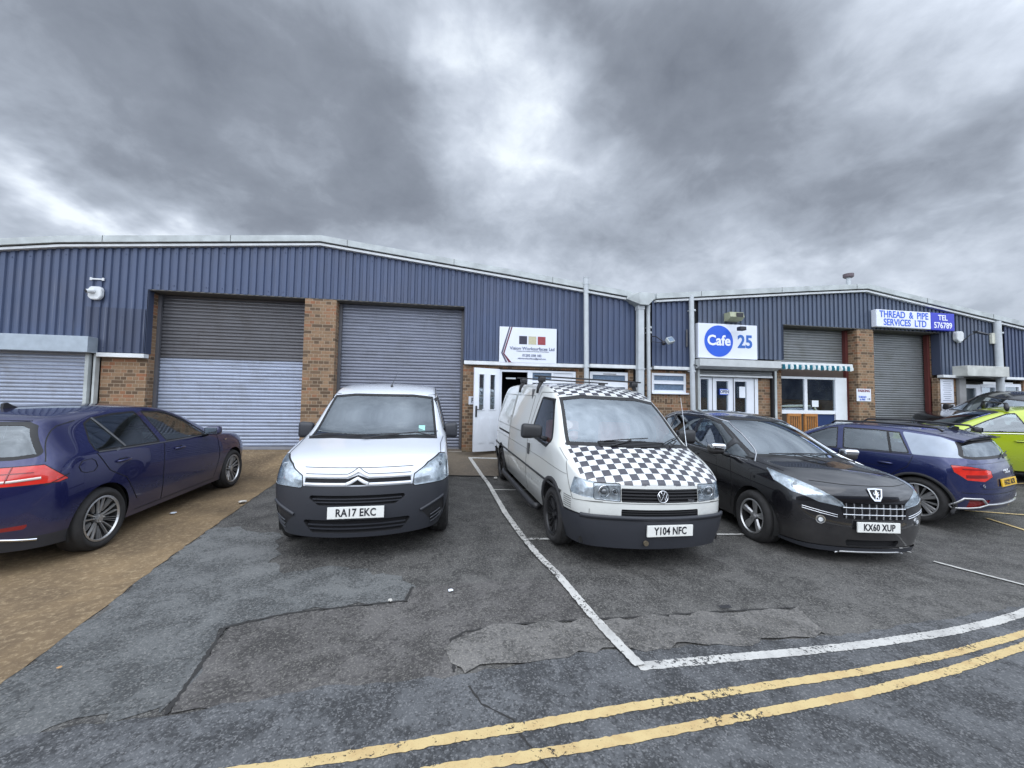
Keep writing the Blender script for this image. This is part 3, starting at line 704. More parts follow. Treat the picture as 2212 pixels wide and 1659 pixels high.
pieces(A_, 'trickle_vent', [(3.85, 4.2, 9.452, 9.4555, 2.36, 2.375)], M['gap'])
pipe(A_, 3.355, .3, 4.72, y=9.24, r=.060, clips=(2.50, 4.34), name='soil_vent_pipe', xt=3.30)
pipe(A_, 4.735, .3, 4.10, y=9.24, r=.078, square=True, clips=(2.48,), name='square_downpipe')
pieces(A_, 'valley_gap', [(4.66, 5.12, 9.50, 9.60, .1, 4.28)], M['gap'])
# valley hopper where the two gables meet
def hopper():
    bm = bmesh.new()
    fx = [(4.42, 4.40), (4.62, 4.40), (5.02, 4.41), (5.05, 4.28), (4.88, 4.10), (4.66, 4.10), (4.38, 4.27)]
    v0 = [bm.verts.new((x, 9.06 if 1 <= i <= 5 else 9.24, z)) for i, (x, z) in enumerate(fx)]
    v1 = [bm.verts.new((x, 9.40, z+.0)) for x, z in fx]
    bm.faces.new(v0); n = len(v0)
    for i in range(n): bm.faces.new((v0[i], v1[i], v1[(i+1) % n], v0[(i+1) % n]))
    bmesh.ops.triangulate(bm, faces=[f for f in bm.faces if len(f.verts) > 4]); bmesh.ops.recalc_face_normals(bm, faces=bm.faces[:])
    wobj(A_, 'valley_hopper', bm, M['trim'])
hopper()

# ---------------- right building
B_ = thing('industrial_building', 'right blue grey clad gabled industrial unit with cafe shopfront and flue', 'building', (11.6, 9.45, .2))
roof(B_, TOPB, 4.96, 18.3); verge(B_, TOPB, 5.2, 18.25)
cladding(B_, 5.13, 6.20, 2.60, TOPB, M['clad'], pitch=.15); cladding(B_, 6.42, 8.98, 2.88, TOPB, M['clad_right'], pitch=.14)
cladding(B_, 8.98, 14.23, 3.86, TOPB, M['clad_right'], pitch=.14); cladding(B_, 14.23, 16.42, 2.62, TOPB, M['clad_right'], pitch=.14); cladding(B_, 16.62, 18.3, 2.62, TOPB, M['clad'], pitch=.14)
pieces(B_, 'cladding_return', [(8.965, 8.985, 9.36, 9.60, 2.9, 3.86), (14.222, 14.24, 9.36, 9.58, 2.62, 3.86)], M['clad_dark'])
pieces(B_, 'soffit', [(9.0, 14.21, 9.37, 9.82, 3.845, 3.865)], M['soffit'])
pieces(B_, 'backing_wall', [(5.0, 6.45, 9.68, 9.9, 0, 4.3), (6.45, 8.98, 9.68, 9.9, 2.42, 4.6), (8.98, 14.2, 9.86, 9.95, 3.6, 4.7), (14.2, 18.3, 9.72, 9.9, 2.5, 4.1), (6.0, 6.5, 9.40, 9.5, 2.6, 4.38), (16.40, 16.66, 9.40, 9.5, 2.6, 4.1)], M['gap'])
wall(B_, [(5.0, 5.16, 0, 2.52), (5.161, 6.16, 1.82, 1.88, 9.47), (6.14, 6.42, 0, 2.52), (5.161, 6.139, 0, 1.665), (5.161, 6.139, 2.43, 2.50, 9.46), (8.27, 8.70, 0, 2.52, 9.46), (8.78, 8.98, 0, 2.85), (11.35, 11.90, 0, 3.84, 9.36, 9.78), (14.23, 14.88, 0, 2.54), (14.23, 14.45, 0, 3.84, 9.60, 9.85), (17.45, 18.3, 0, 2.54), (17.1, 17.4, 0, 1.5)])
wall(B_, [(5.161, 6.139, 1.666, 1.879, 9.445)], 'brick_v', 'soldier_course')
window(B_, 5.17, 6.13, 1.93, 2.43, 9.45, [(.06, .94, .62, .88), (.06, .94, .12, .44)], glass='frosted')
pieces(B_, 'band_course', [(5.16, 6.28, 9.32, 9.455, 2.52, 2.598), (8.85, 9.06, 9.32, 9.455, 2.62, 2.70), (14.22, 14.95, 9.30, 9.455, 2.54, 2.615), (16.6, 18.3, 9.32, 9.455, 2.54, 2.615)], M['trim_white'], bev=.006)
pipe(B_, 5.01, .2, 4.12, y=9.27, r=.048, clips=(2.50, 3.42, 3.55), name='drainpipe', xt=4.97)
pipe(B_, 6.22, .2, 4.46, y=9.27, r=.062, clips=(2.46, 4.05), name='drainpipe', xt=6.18, top=False)
pipe(B_, 16.28, .2, 4.28, y=9.27, r=.085, clips=(3.9,), name='drainpipe', xt=16.22, top=False)
# cafe shutter box, slats, doors
bm = bmesh.new(); prism(bm, [(9.06, 2.80), (9.06, 2.62), (9.20, 2.56), (9.40, 2.56), (9.40, 2.80)], 'x', 6.27, 8.62)
wobj(B_, 'shutter_box', bm, plain('cream shutter box', (.46, .48, .48), .5))
shutter(B_, 6.46, 8.62, 2.42, 2.575, 9.38, M['shut_grey'], 'cafe_roller_shutter', .06)
pieces(B_, 'shutter_base', [(6.46, 8.62, 9.35, 9.39, 2.375, 2.42)], M['trim_white'])
pieces(B_, 'guide_rail', [(6.40, 6.46, 9.34, 9.44, .1, 2.57), (8.68, 8.74, 9.34, 9.44, .1, 2.57)], M['trim'])
pieces(B_, 'guide_gap', [(8.62, 8.678, 9.36, 9.44, .1, 2.57)], M['gap'])
cafe = window(B_, 6.50, 8.265, .30, 2.37, 9.46, [(.03, .165, .30, .97), (.29, .49, .36, .95), (.60, .80, .36, .95)], sill=False, glass='pane', name='cafe_doors', depth=.06)
pieces(B_, 'door_joint', [(7.51, 7.52, 9.448, 9.4595, .32, 2.35), (8.145, 8.152, 9.448, 9.4595, .32, 2.35), (6.895, 6.902, 9.448, 9.4595, .32, 2.35)], M['gap'])
M['bluewall'] = plain('blue interior wall', (.010, .030, .11), .8); M['counter'] = plain('wooden counter', (.13, .055, .018), .6)
M['ceil'] = plain('grey ceiling', (.10, .10, .105), .9)
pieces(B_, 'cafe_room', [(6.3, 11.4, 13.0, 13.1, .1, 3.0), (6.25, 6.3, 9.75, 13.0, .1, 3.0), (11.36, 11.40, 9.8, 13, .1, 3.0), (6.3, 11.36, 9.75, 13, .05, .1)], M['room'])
pieces(B_, 'cafe_ceiling', [(6.3, 11.36, 9.75, 13, 2.62, 2.66)], M['ceil'])
pieces(B_, 'cafe_blue_wall', [(8.15, 8.9, 9.95, 10.0, .1, 2.6), (10.35, 11.34, 10.2, 10.25, .1, 2.6)], M['bluewall'])
pieces(B_, 'cafe_counter', [(6.35, 7.9, 9.9, 10.4, .1, 1.78), (7.2, 8.0, 10.2, 10.6, .1, 1.55)], M['counter'])
# upper shutter + awning + window opening
shutter(B_, 8.99, 11.35, 2.70, 3.85, 9.73, M['shut_grey'], 'raised_roller_shutter')
pieces(B_, 'shutter_base', [(8.99, 11.35, 9.70, 9.75, 2.46, 2.70)], plain('brown header board', (.075, .055, .045), .8))
pieces(B_, 'guide_rail', [(11.26, 11.345, 9.62, 9.72, .1, 3.84), (11.905, 11.96, 9.66, 9.76, .1, 3.84), (14.14, 14.225, 9.62, 9.72, .1, 3.84)], M['red_frame'])
shutter(B_, 11.9, 14.22, .3, 3.85, 9.77, M['shut_grey'], 'grey_roller_shutter', .068)
pieces(B_, 'service_window', [(9.0, 11.0, 9.60, 9.66, 2.40, 2.46), (9.0, 11.0, 9.60, 9.66, 1.42, 1.52), (9.0, 9.04, 9.60, 9.66, 1.52, 2.40), (9.86, 9.95, 9.60, 9.66, 1.52, 2.40), (10.86, 11.24, 9.59, 9.66, .3, 2.46)], M['upvc'])
pieces(B_, 'service_window_pane', [(9.04, 9.86, 9.63, 9.635, 1.52, 2.40), (9.95, 10.86, 9.63, 9.635, 1.52, 2.40)], M['pane'])
pieces(B_, 'apron_panel', [(9.0, 10.2, 9.64, 9.68, .2, 1.42)], plain('brown panel', (.045, .03, .02), .7))
pieces(B_, 'apron_panel', [(10.201, 10.86, 9.64, 9.68, .2, 1.42)], M['bluewall'])
# right end entrance: canopy, posts, door
wobj(B_, 'entrance_canopy', bx(14.65, 16.17, 9.02, 9.40, 2.58, 2.88, bev=.01), plain('cement canopy', (.46, .47, .44), .8, var=.2, scale=4))
pieces(B_, 'entrance_pilaster', [(14.88, 15.12, 9.36, 9.44, .0, 2.58)], plain('grey pilaster', (.26, .26, .26), .8))
pieces(B_, 'entrance_recess', [(15.12, 16.75, 9.95, 10.0, 0, 2.6), (15.12, 16.75, 9.47, 9.95, 2.55, 2.6)], plain('grey recess', (.12, .115, .10), .8))
window(B_, 15.40, 16.05, .1, 2.38, 9.60, [(.0, .72, .05, .95)], sill=False, name='entrance_door', glass='pane_dark')
window(B_, 16.06, 16.8, 1.2, 2.40, 9.60, [(.05, .75, .08, .92)], sill=False, name='entrance_window', glass='pane')
window(B_, 16.72, 17.40, 1.5, 2.42, 9.47, [(.08, .86, .08, .90)], name='end_window', glass='pane_dark')
# flue on the roof
fl = thing('roof_flue', 'short roof flue with dark flat cap on the right gable near its peak', 'flue', (12.35, 10.4, 5.08))
bm = bmesh.new(); cyl(bm, (0, 0, 0), (0, 0, .62), .06, n=16); obj('stack', bm, M['pipe'], fl)
bm = bmesh.new(); cyl(bm, (0, 0, .62), (0, 0, .65), .11, .14, n=20); cyl(bm, (0, 0, .65), (0, 0, .74), .14, n=20); obj('cap', bm, plain('flue cap', (.10, .075, .085), .6), fl)
# next building beyond
C_ = thing('industrial_building', 'far right end of the terrace, blue clad unit beyond the last drainpipe', 'building', (24, 9.45, .1))
roof(C_, TOPC, 18.3, 32); verge(C_, TOPC, 18.32, 32); cladding(C_, 18.75, 32, 2.6, TOPC, M['clad'], pitch=.14)
wall(C_, [(18.31, 32, 0, 2.55)]); pieces(C_, 'band_course', [(18.31, 32, 9.32, 9.455, 2.56, 2.63)], M['trim_white'])
pipe(C_, 18.45, .2, 4.0, y=9.27, r=.08, name='drainpipe'); pieces(C_, 'backing_wall', [(18.3, 32, 9.70, 9.9, 2.5, 3.9)], M['gap'])
# ------------------------------------------------------------------ vehicles: shell builder
def cage(secs, fbow, rbow, frontp=2.4, rearp=None):
    """secs: front to rear, each (x, [(y,z)*6], top centre z, bow). Catmull-Clark cage of the whole shell."""
    J = len(secs[0][1]); N = len(secs); T = [1.0, .80, .45, 0.0]
    bm = bmesh.new(); V = {}
    def vert(key, co):
        if key not in V: V[key] = bm.verts.new(co)
        return V[key]
    for sgn in (1, -1):
        for i, (x, pts, zc, bow) in enumerate(secs):
            for j, (y, z) in enumerate(pts): vert((i, j, sgn), (x, y*sgn, z))
            y5, z5 = pts[-1]
            b = fbow[-1] if i == 0 else (-rbow[-1] if i == N-1 else bow)
            for t in T[1:]:
                k = (i, 'T', t, sgn if t else 0)
                vert(k, (x+b*(1-t**2), y5*t*sgn, z5+(zc-z5)*(1-t*t)))
        for end, bows, i in ((1, fbow, 0), (-1, rbow, N-1)):
            x, pts, zc, _ = secs[i]
            for j in range(J-1):
                y, z = pts[j]
                for t in T[1:]: vert((i, 'C', j, t, sgn if t else 0), (x+end*bows[j]*(1-t**(frontp if end > 0 or rearp is None else rearp)), y*t*sgn, z))
    def col(i, j, t, sgn):   # cap vertex
        if t == 1.0: return V[(i, j, sgn)]
        if j == J-1: return V[(i, 'T', t, sgn if t else 0)]
        return V[(i, 'C', j, t, sgn if t else 0)]
    def top(i, t, sgn): return V[(i, J-1, sgn)] if t == 1.0 else V[(i, 'T', t, sgn if t else 0)]
    for sgn in (1, -1):
        for i in range(N-1):
            for j in range(J-1):
                q = (V[(i, j, sgn)], V[(i, j+1, sgn)], V[(i+1, j+1, sgn)], V[(i+1, j, sgn)]); bm.faces.new(q if sgn > 0 else q[::-1])
            for a, b in zip(T, T[1:]):
                q = (top(i, a, sgn), top(i, b, sgn), top(i+1, b, sgn), top(i+1, a, sgn)); bm.faces.new(q if sgn > 0 else q[::-1])
        for i, e in ((0, 1), (N-1, -1)):
            for j in range(J-1):
                for a, b in zip(T, T[1:]):
                    q = (col(i, j, a, sgn), col(i, j, b, sgn), col(i, j+1, b, sgn), col(i, j+1, a, sgn)); bm.faces.new(q if sgn*e > 0 else q[::-1])
    cl = bm.edges.layers.float.get('crease_edge') or bm.edges.layers.float.new('crease_edge')
    for i in range(N-1):
        for j, w in ((2, .15), (J-2, .42), (J-1, .30)):
            for sgn in (1, -1):
                e = bm.edges.get((V[(i, j, sgn)], V[(i+1, j, sgn)]))
                if e: e[cl] = w
    bmesh.ops.reverse_faces(bm, faces=bm.faces[:]); bm.normal_update()
    return bm
def subdivide(bm, lev, crease=None):
    me = bpy.data.meshes.new('tmp'); bm.to_mesh(me); bm.free()
    o = bpy.data.objects.new('tmp', me); COL.objects.link(o)
    md = o.modifiers.new('s', 'SUBSURF'); md.levels = lev; md.render_levels = lev
    dg = bpy.context.evaluated_depsgraph_get(); dg.update()
    m2 = bpy.data.meshes.new_from_object(o.evaluated_get(dg))
    b2 = bmesh.new(); b2.from_mesh(m2); bpy.data.objects.remove(o)
    for m_ in (me, m2): bpy.data.meshes.remove(m_)
    return b2
def sdpoly(P, poly, r=0.0):
    """signed distance (negative inside) of points P (n,2) to polygon, corners rounded by r"""
    poly = np.array(poly, float)
    if r:      # inset by offsetting edges inward
        q = []; n = len(poly); area = sum(poly[i][0]*poly[(i+1) % n][1]-poly[(i+1) % n][0]*poly[i][1] for i in range(n))
        if area < 0: poly = poly[::-1]
        for i in range(n):
            a, b, c = poly[i-1], poly[i], poly[(i+1) % n]
            e1 = (b-a)/np.linalg.norm(b-a); e2 = (c-b)/np.linalg.norm(c-b)
            n1 = np.array([-e1[1], e1[0]]); n2 = np.array([-e2[1], e2[0]]); m_ = n1+n2; m_ /= max(.3, m_@m_/2)**1
            q.append(b+m_*r)
        poly = np.array(q)
    d = np.full(len(P), 1e9); ins = np.zeros(len(P), bool)
    for a, b in zip(poly, np.roll(poly, -1, 0)):
        e = b-a; w = P-a; t = np.clip((w@e)/(e@e), 0, 1); d = np.minimum(d, np.hypot(*(w-np.outer(t, e)).T))
        c = ((a[1] > P[:, 1]) != (b[1] > P[:, 1]))
        with np.errstate(divide='ignore', invalid='ignore'):
            xi = (b[0]-a[0])*(P[:, 1]-a[1])/(b[1]-a[1]+1e-12)+a[0]
        ins ^= c & (P[:, 0] < xi)
    return np.where(ins, -d, d)-r
class Shell:
    def __init__(s, bm):
        s.bm = bm; s.lay = bm.faces.layers.int.new('zone'); s.names = ['body']; bm.normal_update()
        s.bvh = BVHTree.FromBMesh(bm.copy())
    def arrays(s):
        s.bm.verts.ensure_lookup_table(); s.bm.normal_update()
        return (np.array([v.co[:] for v in s.bm.verts]), np.array([v.normal[:] for v in s.bm.verts]))
    def cut(s, name, fn, sel=('body',), keep=True):
        """split the shell along fn = 0 and give faces inside (fn < 0) the zone name"""
        P, Nn = s.arrays(); f = fn(P, Nn); f[np.abs(f) < 2e-4] = 2e-4
        bm = s.bm; bm.verts.index_update(); ids = {s.names.index(n) for n in sel if n in s.names}
        ev = []
        for e in bm.edges:
            a, b = e.verts; fa, fb = f[a.index], f[b.index]
            if (fa < 0) != (fb < 0) and abs(fa) < .5 and abs(fb) < .5 and any(q[s.lay] in ids for q in e.link_faces): ev.append((e, a, fa/(fa-fb)))
        new = set()
        for e, a, t in ev:
            if t < .02 or t > .98: t = min(max(t, .02), .98)
            _, nv = bmesh.utils.edge_split(e, a, t); new.add(nv)
        todo = {q for v in new for q in v.link_faces}
        for q in todo:
            vs = [v for v in q.verts if v in new]
            if len(vs) == 2 and q[s.lay] in ids:
                a, b = vs
                if any(b in e.verts for e in a.link_edges): continue
                try: bmesh.utils.face_split(q, a, b)
                except Exception: pass
        if name not in s.names: s.names.append(name)
        zi = s.names.index(name); fl = [q for q in bm.faces if q[s.lay] in ids]
        if not fl: return
        C_ = np.array([q.calc_center_median()[:] for q in fl]); NN = np.array([q.normal[:] for q in fl])
        v = fn(C_, NN)
        for q, x in zip(fl, v):
            if x < 0: q[s.lay] = zi
    def take(s, names):
        """remove the faces of these zones from the shell, returning them as a new bmesh"""
        ids = {s.names.index(n) for n in names if n in s.names}
        nb = s.bm.copy(); l2 = nb.faces.layers.int['zone']
        bmesh.ops.delete(nb, geom=[q for q in nb.faces if q[l2] not in ids], context='FACES')
        return nb
    def drop(s, names):
        ids = {s.names.index(n) for n in names if n in s.names}
        bmesh.ops.delete(s.bm, geom=[q for q in s.bm.faces if q[s.lay] in ids], context='FACES')
    def hit(s, o, d):
        h = s.bvh.ray_cast(Vector(o), Vector(d).normalized())
        return h[0], h[1]
    def side(s, x, z, sg):
        p, n = s.hit((x, 2*sg, z), (0, -sg, 0)); return (p, n) if p else (Vector((x, .88*sg, z)), Vector((0, sg, 0)))
    def front(s, y, z, e=1):
        p, n = s.hit((5*e, y, z), (-e, 0, 0)); return (p, n) if p else (Vector((2*e, y, z)), Vector((e, 0, 0)))
    def top(s, x, y):
        p, n = s.hit((x, y, 4), (0, 0, -1)); return (p, n) if p else (Vector((x, y, 1)), Vector((0, 0, 1)))
def zside(poly, sg, r=.02, grow=0.0, yr=.3):
    def fn(P, Nn):
        d = sdpoly(P[:, [0, 2]], poly, r)-grow
        m_ = (P[:, 1]*sg > yr) & (Nn[:, 1]*sg > .25); return np.where(m_, d, np.abs(d)+.6)
    return fn
def zend(poly, e, r=.02, grow=0.0, nx=.15, sym=False, xmin=0.0):
    def fn(P, Nn):
        Q = P[:, [1, 2]].copy()
        if sym: Q[:, 0] = np.abs(Q[:, 0])
        d = sdpoly(Q, poly, r)-grow
        m_ = (Nn[:, 0]*e > nx) & (P[:, 0]*e > xmin); return np.where(m_, d, np.abs(d)+.6)
    return fn
def zdir(poly3, d, sg, r=.015, grow=0.0, thr=.1):
    """polygon given by 3-D corner points, projected along d (for lamps that wrap round a corner); mirrored by sg"""
    d = Vector(d).normalized(); a = Vector((0, 0, 1)).cross(d).normalized(); b = d.cross(a)
    pl = [(Vector(p).dot(a), Vector(p).dot(b)) for p in poly3]
    def fn(P, Nn):
        Pm = P*np.array([1, sg, 1]); Nm = Nn*np.array([1, sg, 1])
        q = np.stack([Pm@np.array(a), Pm@np.array(b)], 1); dd = sdpoly(q, pl, r)-grow
        m_ = (Nm@np.array(d) > thr) & (Pm[:, 1] > .05); return np.where(m_, dd, np.abs(dd)+.6)
    return fn
def zarch(cx, cz, r, yr=.5, zmin=None):
    def fn(P, Nn):
        d = np.hypot(P[:, 0]-cx, P[:, 2]-cz)-r
        return np.where(np.abs(P[:, 1]) > yr, d, np.abs(d)+.6)
    return fn
def offset(bm, d):
    bm.normal_update(); ns = {v: v.normal.copy() for v in bm.verts}
    for v in bm.verts: v.co += ns[v]*d
    return bm
def bowl(bm, depth, flat=None):
    """sink a zone into the car leaving side walls; flat: push along a direction instead of normals"""
    bm.normal_update(); ns = {v.index: v.normal.copy() for v in bm.verts}
    r = bmesh.ops.extrude_face_region(bm, geom=bm.faces[:]); vs = [v for v in r['geom'] if isinstance(v, bmesh.types.BMVert)]
    fs = {f for f in r['geom'] if isinstance(f, bmesh.types.BMFace)}
    for v in vs: v.co -= (v.normal if flat is None else Vector(flat))*depth
    old = [f for f in bm.faces if f not in fs and all(v not in vs for v in f.verts)]
    bmesh.ops.delete(bm, geom=old, context='FACES'); bm.normal_update()
    return bm
def ribbon(sh, pts, how, w=.004, lift=.0015, sg=1, th=.002, bm=None, closed=False):
    """thin strip lying on the shell along pts; how: 'side' (x,z) / 'front' (y,z) / 'rear' (y,z) / 'top' (x,y)"""
    bm = bm or bmesh.new(); dense = []; pts = list(pts)+([pts[0]] if closed else [])
    for a, b in zip(pts, pts[1:]):
        n = max(1, int(math.dist(a, b)/.03)); dense += [(a[0]+(b[0]-a[0])*k/n, a[1]+(b[1]-a[1])*k/n) for k in range(n)]
    dense.append(pts[-1]); hits = []
    for q in dense:
        if how == 'side': h = sh.side(q[0], q[1], sg)
        elif how == 'front': h = sh.front(q[0], q[1], 1)
        elif how == 'rear': h = sh.front(q[0], q[1], -1)
        else: h = sh.top(q[0], q[1])
        hits.append(h)
    rows = []
    for i, (p, n) in enumerate(hits):
        t = (hits[min(i+1, len(hits)-1)][0]-hits[max(i-1, 0)][0])
        if t.length < 1e-6: continue
        s_ = n.cross(t).normalized()*w/2; c = p+n*lift
        rows.append([bm.verts.new(v) for v in (c-s_-n*.004, c-s_+n*th, c+s_+n*th, c+s_-n*.004)])
    for A, B in zip(rows, rows[1:]):
        for k in range(3): bm.faces.new((A[k], A[k+1], B[k+1], B[k]))
    return bm
def make_wheel(root, x, y, sg, r, w, rim_r, style, rim_m, name='wheel', steer=0.0, n=44):
    """tyre and rim, centred at (x, y, r); the outer face points along sg"""
    e = bpy.data.objects.new(name, None); link(e, root); e.location = (x, y, r); e.rotation_euler = (0, 0, steer)
    h = w/2
    prof = [(rim_r-.005, h-.025), (rim_r+.012, h-.006), (rim_r+.03, h+.002), ((rim_r+r)/2+.01, h+.008), (r-.03, h-.004), (r-.010, h-.018), (r, h-.045)]
    prof = [(a, b*sg) for a, b in prof]+[(r-.006, h*.33*sg), (r, h*.30*sg), (r, -h*.30*sg), (r-.006, -h*.33*sg)]+[(a, -b*sg) for a, b in prof[::-1]]
    bm = lathe(bmesh.new(), prof, n); obj('tyre', bm, M['rubber'], e, True)
    # barrel and lip
    bm = lathe(bmesh.new(), [(rim_r+.004, (h-.008)*sg), (rim_r-.010, (h-.004)*sg), (rim_r-.018, (h-.02)*sg), (rim_r-.03, (h-.09)*sg), (rim_r-.035, -h*.6*sg)], n)
    for k_, f in enumerate(bm.faces): f.material_index = 1 if k_ >= 2*n else 0
    rim_bits = bm
    def spoke(bm, a, w0, w1, r0_, r1_, d0, d1, th=.018):
        """tapered spoke at angle a, with outward depth d0 at hub and d1 at rim"""
        ca, sa = math.cos(a), math.sin(a); P = []
        for rr, ww, d in ((r0_, w0, d0), ((r0_+r1_)/2, (w0+w1)/2, (d0+d1)/2+.004), (r1_, w1, d1)):
            row = []
            for s_, o_ in ((-1, 0), (-.55, 1), (.55, 1), (1, 0)):
                u, t = rr, s_*ww/2
                row.append(bm.verts.new((u*ca-t*sa, sg*(d-(0 if o_ else th)), u*sa+t*ca)))
            P.append(row)
        for A, B in zip(P, P[1:]):
            for k in range(3): bm.faces.new((A[k], A[k+1], B[k+1], B[k]))
    H = h-.012; ri = rim_r-.008
    if style == 'multi':         # ten slim spokes in five groups with thin pairs between (blue hatchback)
        for k in range(5):
            a = 2*math.pi*k/5+.3
            for da in (-.17, .17): spoke(bm, a+da, .015, .022, .05, ri, H-.03, H-.008)
            for da in (.52, .63, .74): spoke(bm, a+da, .005, .008, .08, ri, H-.04, H-.010)
    elif style == 'twist5':      # five broad blades
        for k in range(5):
            a = 2*math.pi*k/5+.25; spoke(bm, a, .055, .105, .05, ri, H-.035, H-.012); spoke(bm, a+.13, .02, .035, .06, ri, H-.045, H-.02)
    elif style == 'q5':          # five wide flat blades with slits
        for k in range(5):
            a = 2*math.pi*k/5+.1
            for da in (-.16, .16): spoke(bm, a+da, .040, .060, .05, ri, H-.03, H-.012)
            spoke(bm, a+.63, .010, .016, .05, ri, H-.03, H-.010); spoke(bm, a+.70, .010, .016, .05, ri, H-.03, H-.010)
    else:                        # 'mesh': black many-spoke wheel of the chequered van
        for k in range(8):
            a = 2*math.pi*k/8
            for da in (-.13, .13): spoke(bm, a+da*1.3, .018, .022, .06, ri, H-.035, H-.010)
    obj('rim', rim_bits, [M[rim_m], M['underbody']], e, False)
    bm = bmesh.new(); cyl(bm, (0, sg*(h-.075), 0), (0, sg*(H-.018), 0), .050, .042, n=20); cyl(bm, (0, sg*(H-.018), 0), (0, sg*(H-.012), 0), .030, n=16)
    for k in range(5):
        a = 2*math.pi*k/5; cyl(bm, (.045*math.cos(a), sg*(H-.02), .045*math.sin(a)), (.045*math.cos(a), sg*(H-.008), .045*math.sin(a)), .007, n=6)
    obj('hub', bm, M[rim_m], e)
    bm = bmesh.new(); cyl(bm, (0, sg*(-h*.2), 0), (0, sg*(h-.10), 0), ri-.045, n=32); cyl(bm, (0, -h*.9*sg, 0), (0, -h*.3*sg, 0), ri+.002, n=32)
    obj('brake_disc', bm, M['underbody'], e)
    return e
def arch_liner(root, x, r, zc, ys, depth=.28):
    bm = bmesh.new(); n = 20
    for sg in (1, -1):
        A = []; B = []
        for k in range(n+1):
            a = math.pi*(-.12+1.24*k/n); p = (x+r*math.cos(a), zc+r*math.sin(a))
            A.append(bm.verts.new((p[0], sg*ys, p[1]))); B.append(bm.verts.new((p[0], sg*(ys-depth), p[1])))
        for k in range(n): bm.faces.new((A[k], A[k+1], B[k+1], B[k]))
        bm.faces.new(B)
        obj('wheel_arch_liner', bm, M['underbody'], root); bm = bmesh.new()
def plate(root, txt, p, n_, w=.52, h=.111, m='plate_white', tilt=0.0, xs=.80, size=.102):
    """number plate at p facing direction n_"""
    n_ = Vector(n_).normalized(); xa = Vector((0, 0, 1)).cross(n_).normalized(); ya = n_.cross(xa)
    mt = frame_m(p, xa, ya)
    bm = bx(-w/2, w/2, -h/2, h/2, -.012, .004, bev=.003)
    o = obj('number_plate', bm, M[m], root); o.data.transform(mt)
    t = text('plate_lettering', txt, size, M['ink'], o, mt @ Matrix.Translation((0, -.002, .0055)), xs=xs, off=.0022, space=1.05)
    # stretch to UK plate height
    return o
def mirror(root, x, y, z, sg, m, size=(.12, .22, .15), cap=None, arm_m='black_plastic'):
    """door mirror: rounded housing on an arm, glass facing rearwards"""
    e = bpy.data.objects.new('door_mirror', None); link(e, root); e.location = (x, y*sg, z)
    a, b, c = size
    bm = bmesh.new(); bmesh.ops.create_cube(bm, size=1)
    for v in bm.verts: v.co = Vector((v.co.x*a*(1.0 if v.co.z < 0 else .85), v.co.y*b, v.co.z*c*(1 if v.co.y*sg > 0 else .85)))
    bmesh.ops.bevel(bm, geom=bm.edges[:], offset=.35*min(a, b, c), segments=4, affect='EDGES', profile=.5)
    bmesh.ops.translate(bm, vec=(0, b*.62*sg, c*.35), verts=bm.verts[:]); obj('housing', bm, M[m], e, True)
    if cap:
        bm = bmesh.new(); bmesh.ops.create_cube(bm, size=1)
        for v in bm.verts: v.co = Vector((v.co.x*a*.96, v.co.y*b*.98, v.co.z*c*.62))
        bmesh.ops.bevel(bm, geom=bm.edges[:], offset=.26*min(a, b, c), segments=4, affect='EDGES', profile=.5)
        bmesh.ops.translate(bm, vec=(.012, b*.62*sg, c*.58), verts=bm.verts[:]); obj('cap', bm, M[cap], e, True)
    bm = bmesh.new(); sweep(bm, [(.02, -.03*sg, -.03), (.01, .04*sg, -.01), (0, b*.35*sg, c*.10)], [.032, .026, .024], n=8); obj('arm', bm, M[arm_m], e, True)
    bm = bmesh.new(); box(bm, -a*.50, -a*.485, min(b*.22*sg, b*1.02*sg), max(b*.22*sg, b*1.02*sg), c*.02, c*.72, bev=.006); obj('mirror_glass', bm, M['mirror'], e)
    return e
def wiper(root, sh, pts, m='black_plastic', name='wiper', how='front'):
    bm = bmesh.new(); P = []
    for q in pts:
        p, n = sh.front(q[0], q[1]) if how == 'front' else sh.front(q[0], q[1], -1)
        P.append(p+n*.025)
    sweep(bm, [P[0], P[1]], [.011, .007], n=6)
    a, b = P[2], P[3]; sweep(bm, [a, (a+b)/2+Vector((.0, 0, .004)), b], .0065, n=5)
    sweep(bm, [P[1], (a+b)/2+Vector((0, 0, .004))], .006, n=5)
    return obj(name, bm, M[m], root)
def seat(root, x, y, z=.42, m='fabric', w=.50, name='seat', hr=True, tall=.62):
    bm = bmesh.new()
    box(bm, x-.05, x+.45, y-w/2, y+w/2, z, z+.18, bev=.05)
    b2 = bmesh.new(); box(b2, -.06, .07, -w/2, w/2, 0, tall, bev=.055); bmesh.ops.rotate(b2, verts=b2.verts[:], matrix=Matrix.Rotation(R(-14), 3, 'Y')); bmesh.ops.translate(b2, verts=b2.verts[:], vec=(x-.02, y, z+.12))
    if hr:
        b3 = bmesh.new(); box(b3, -.045, .05, -.13, .13, 0, .18, bev=.04); bmesh.ops.translate(b3, verts=b3.verts[:], vec=(x-.02-tall*.25-.02, y, z+.12+tall*.97+.02))
    e = obj(name, bm, M[m], root, True); obj('backrest', b2, M[m], e, True)
    if hr: obj('headrest', b3, M[m], e, True)
    return e
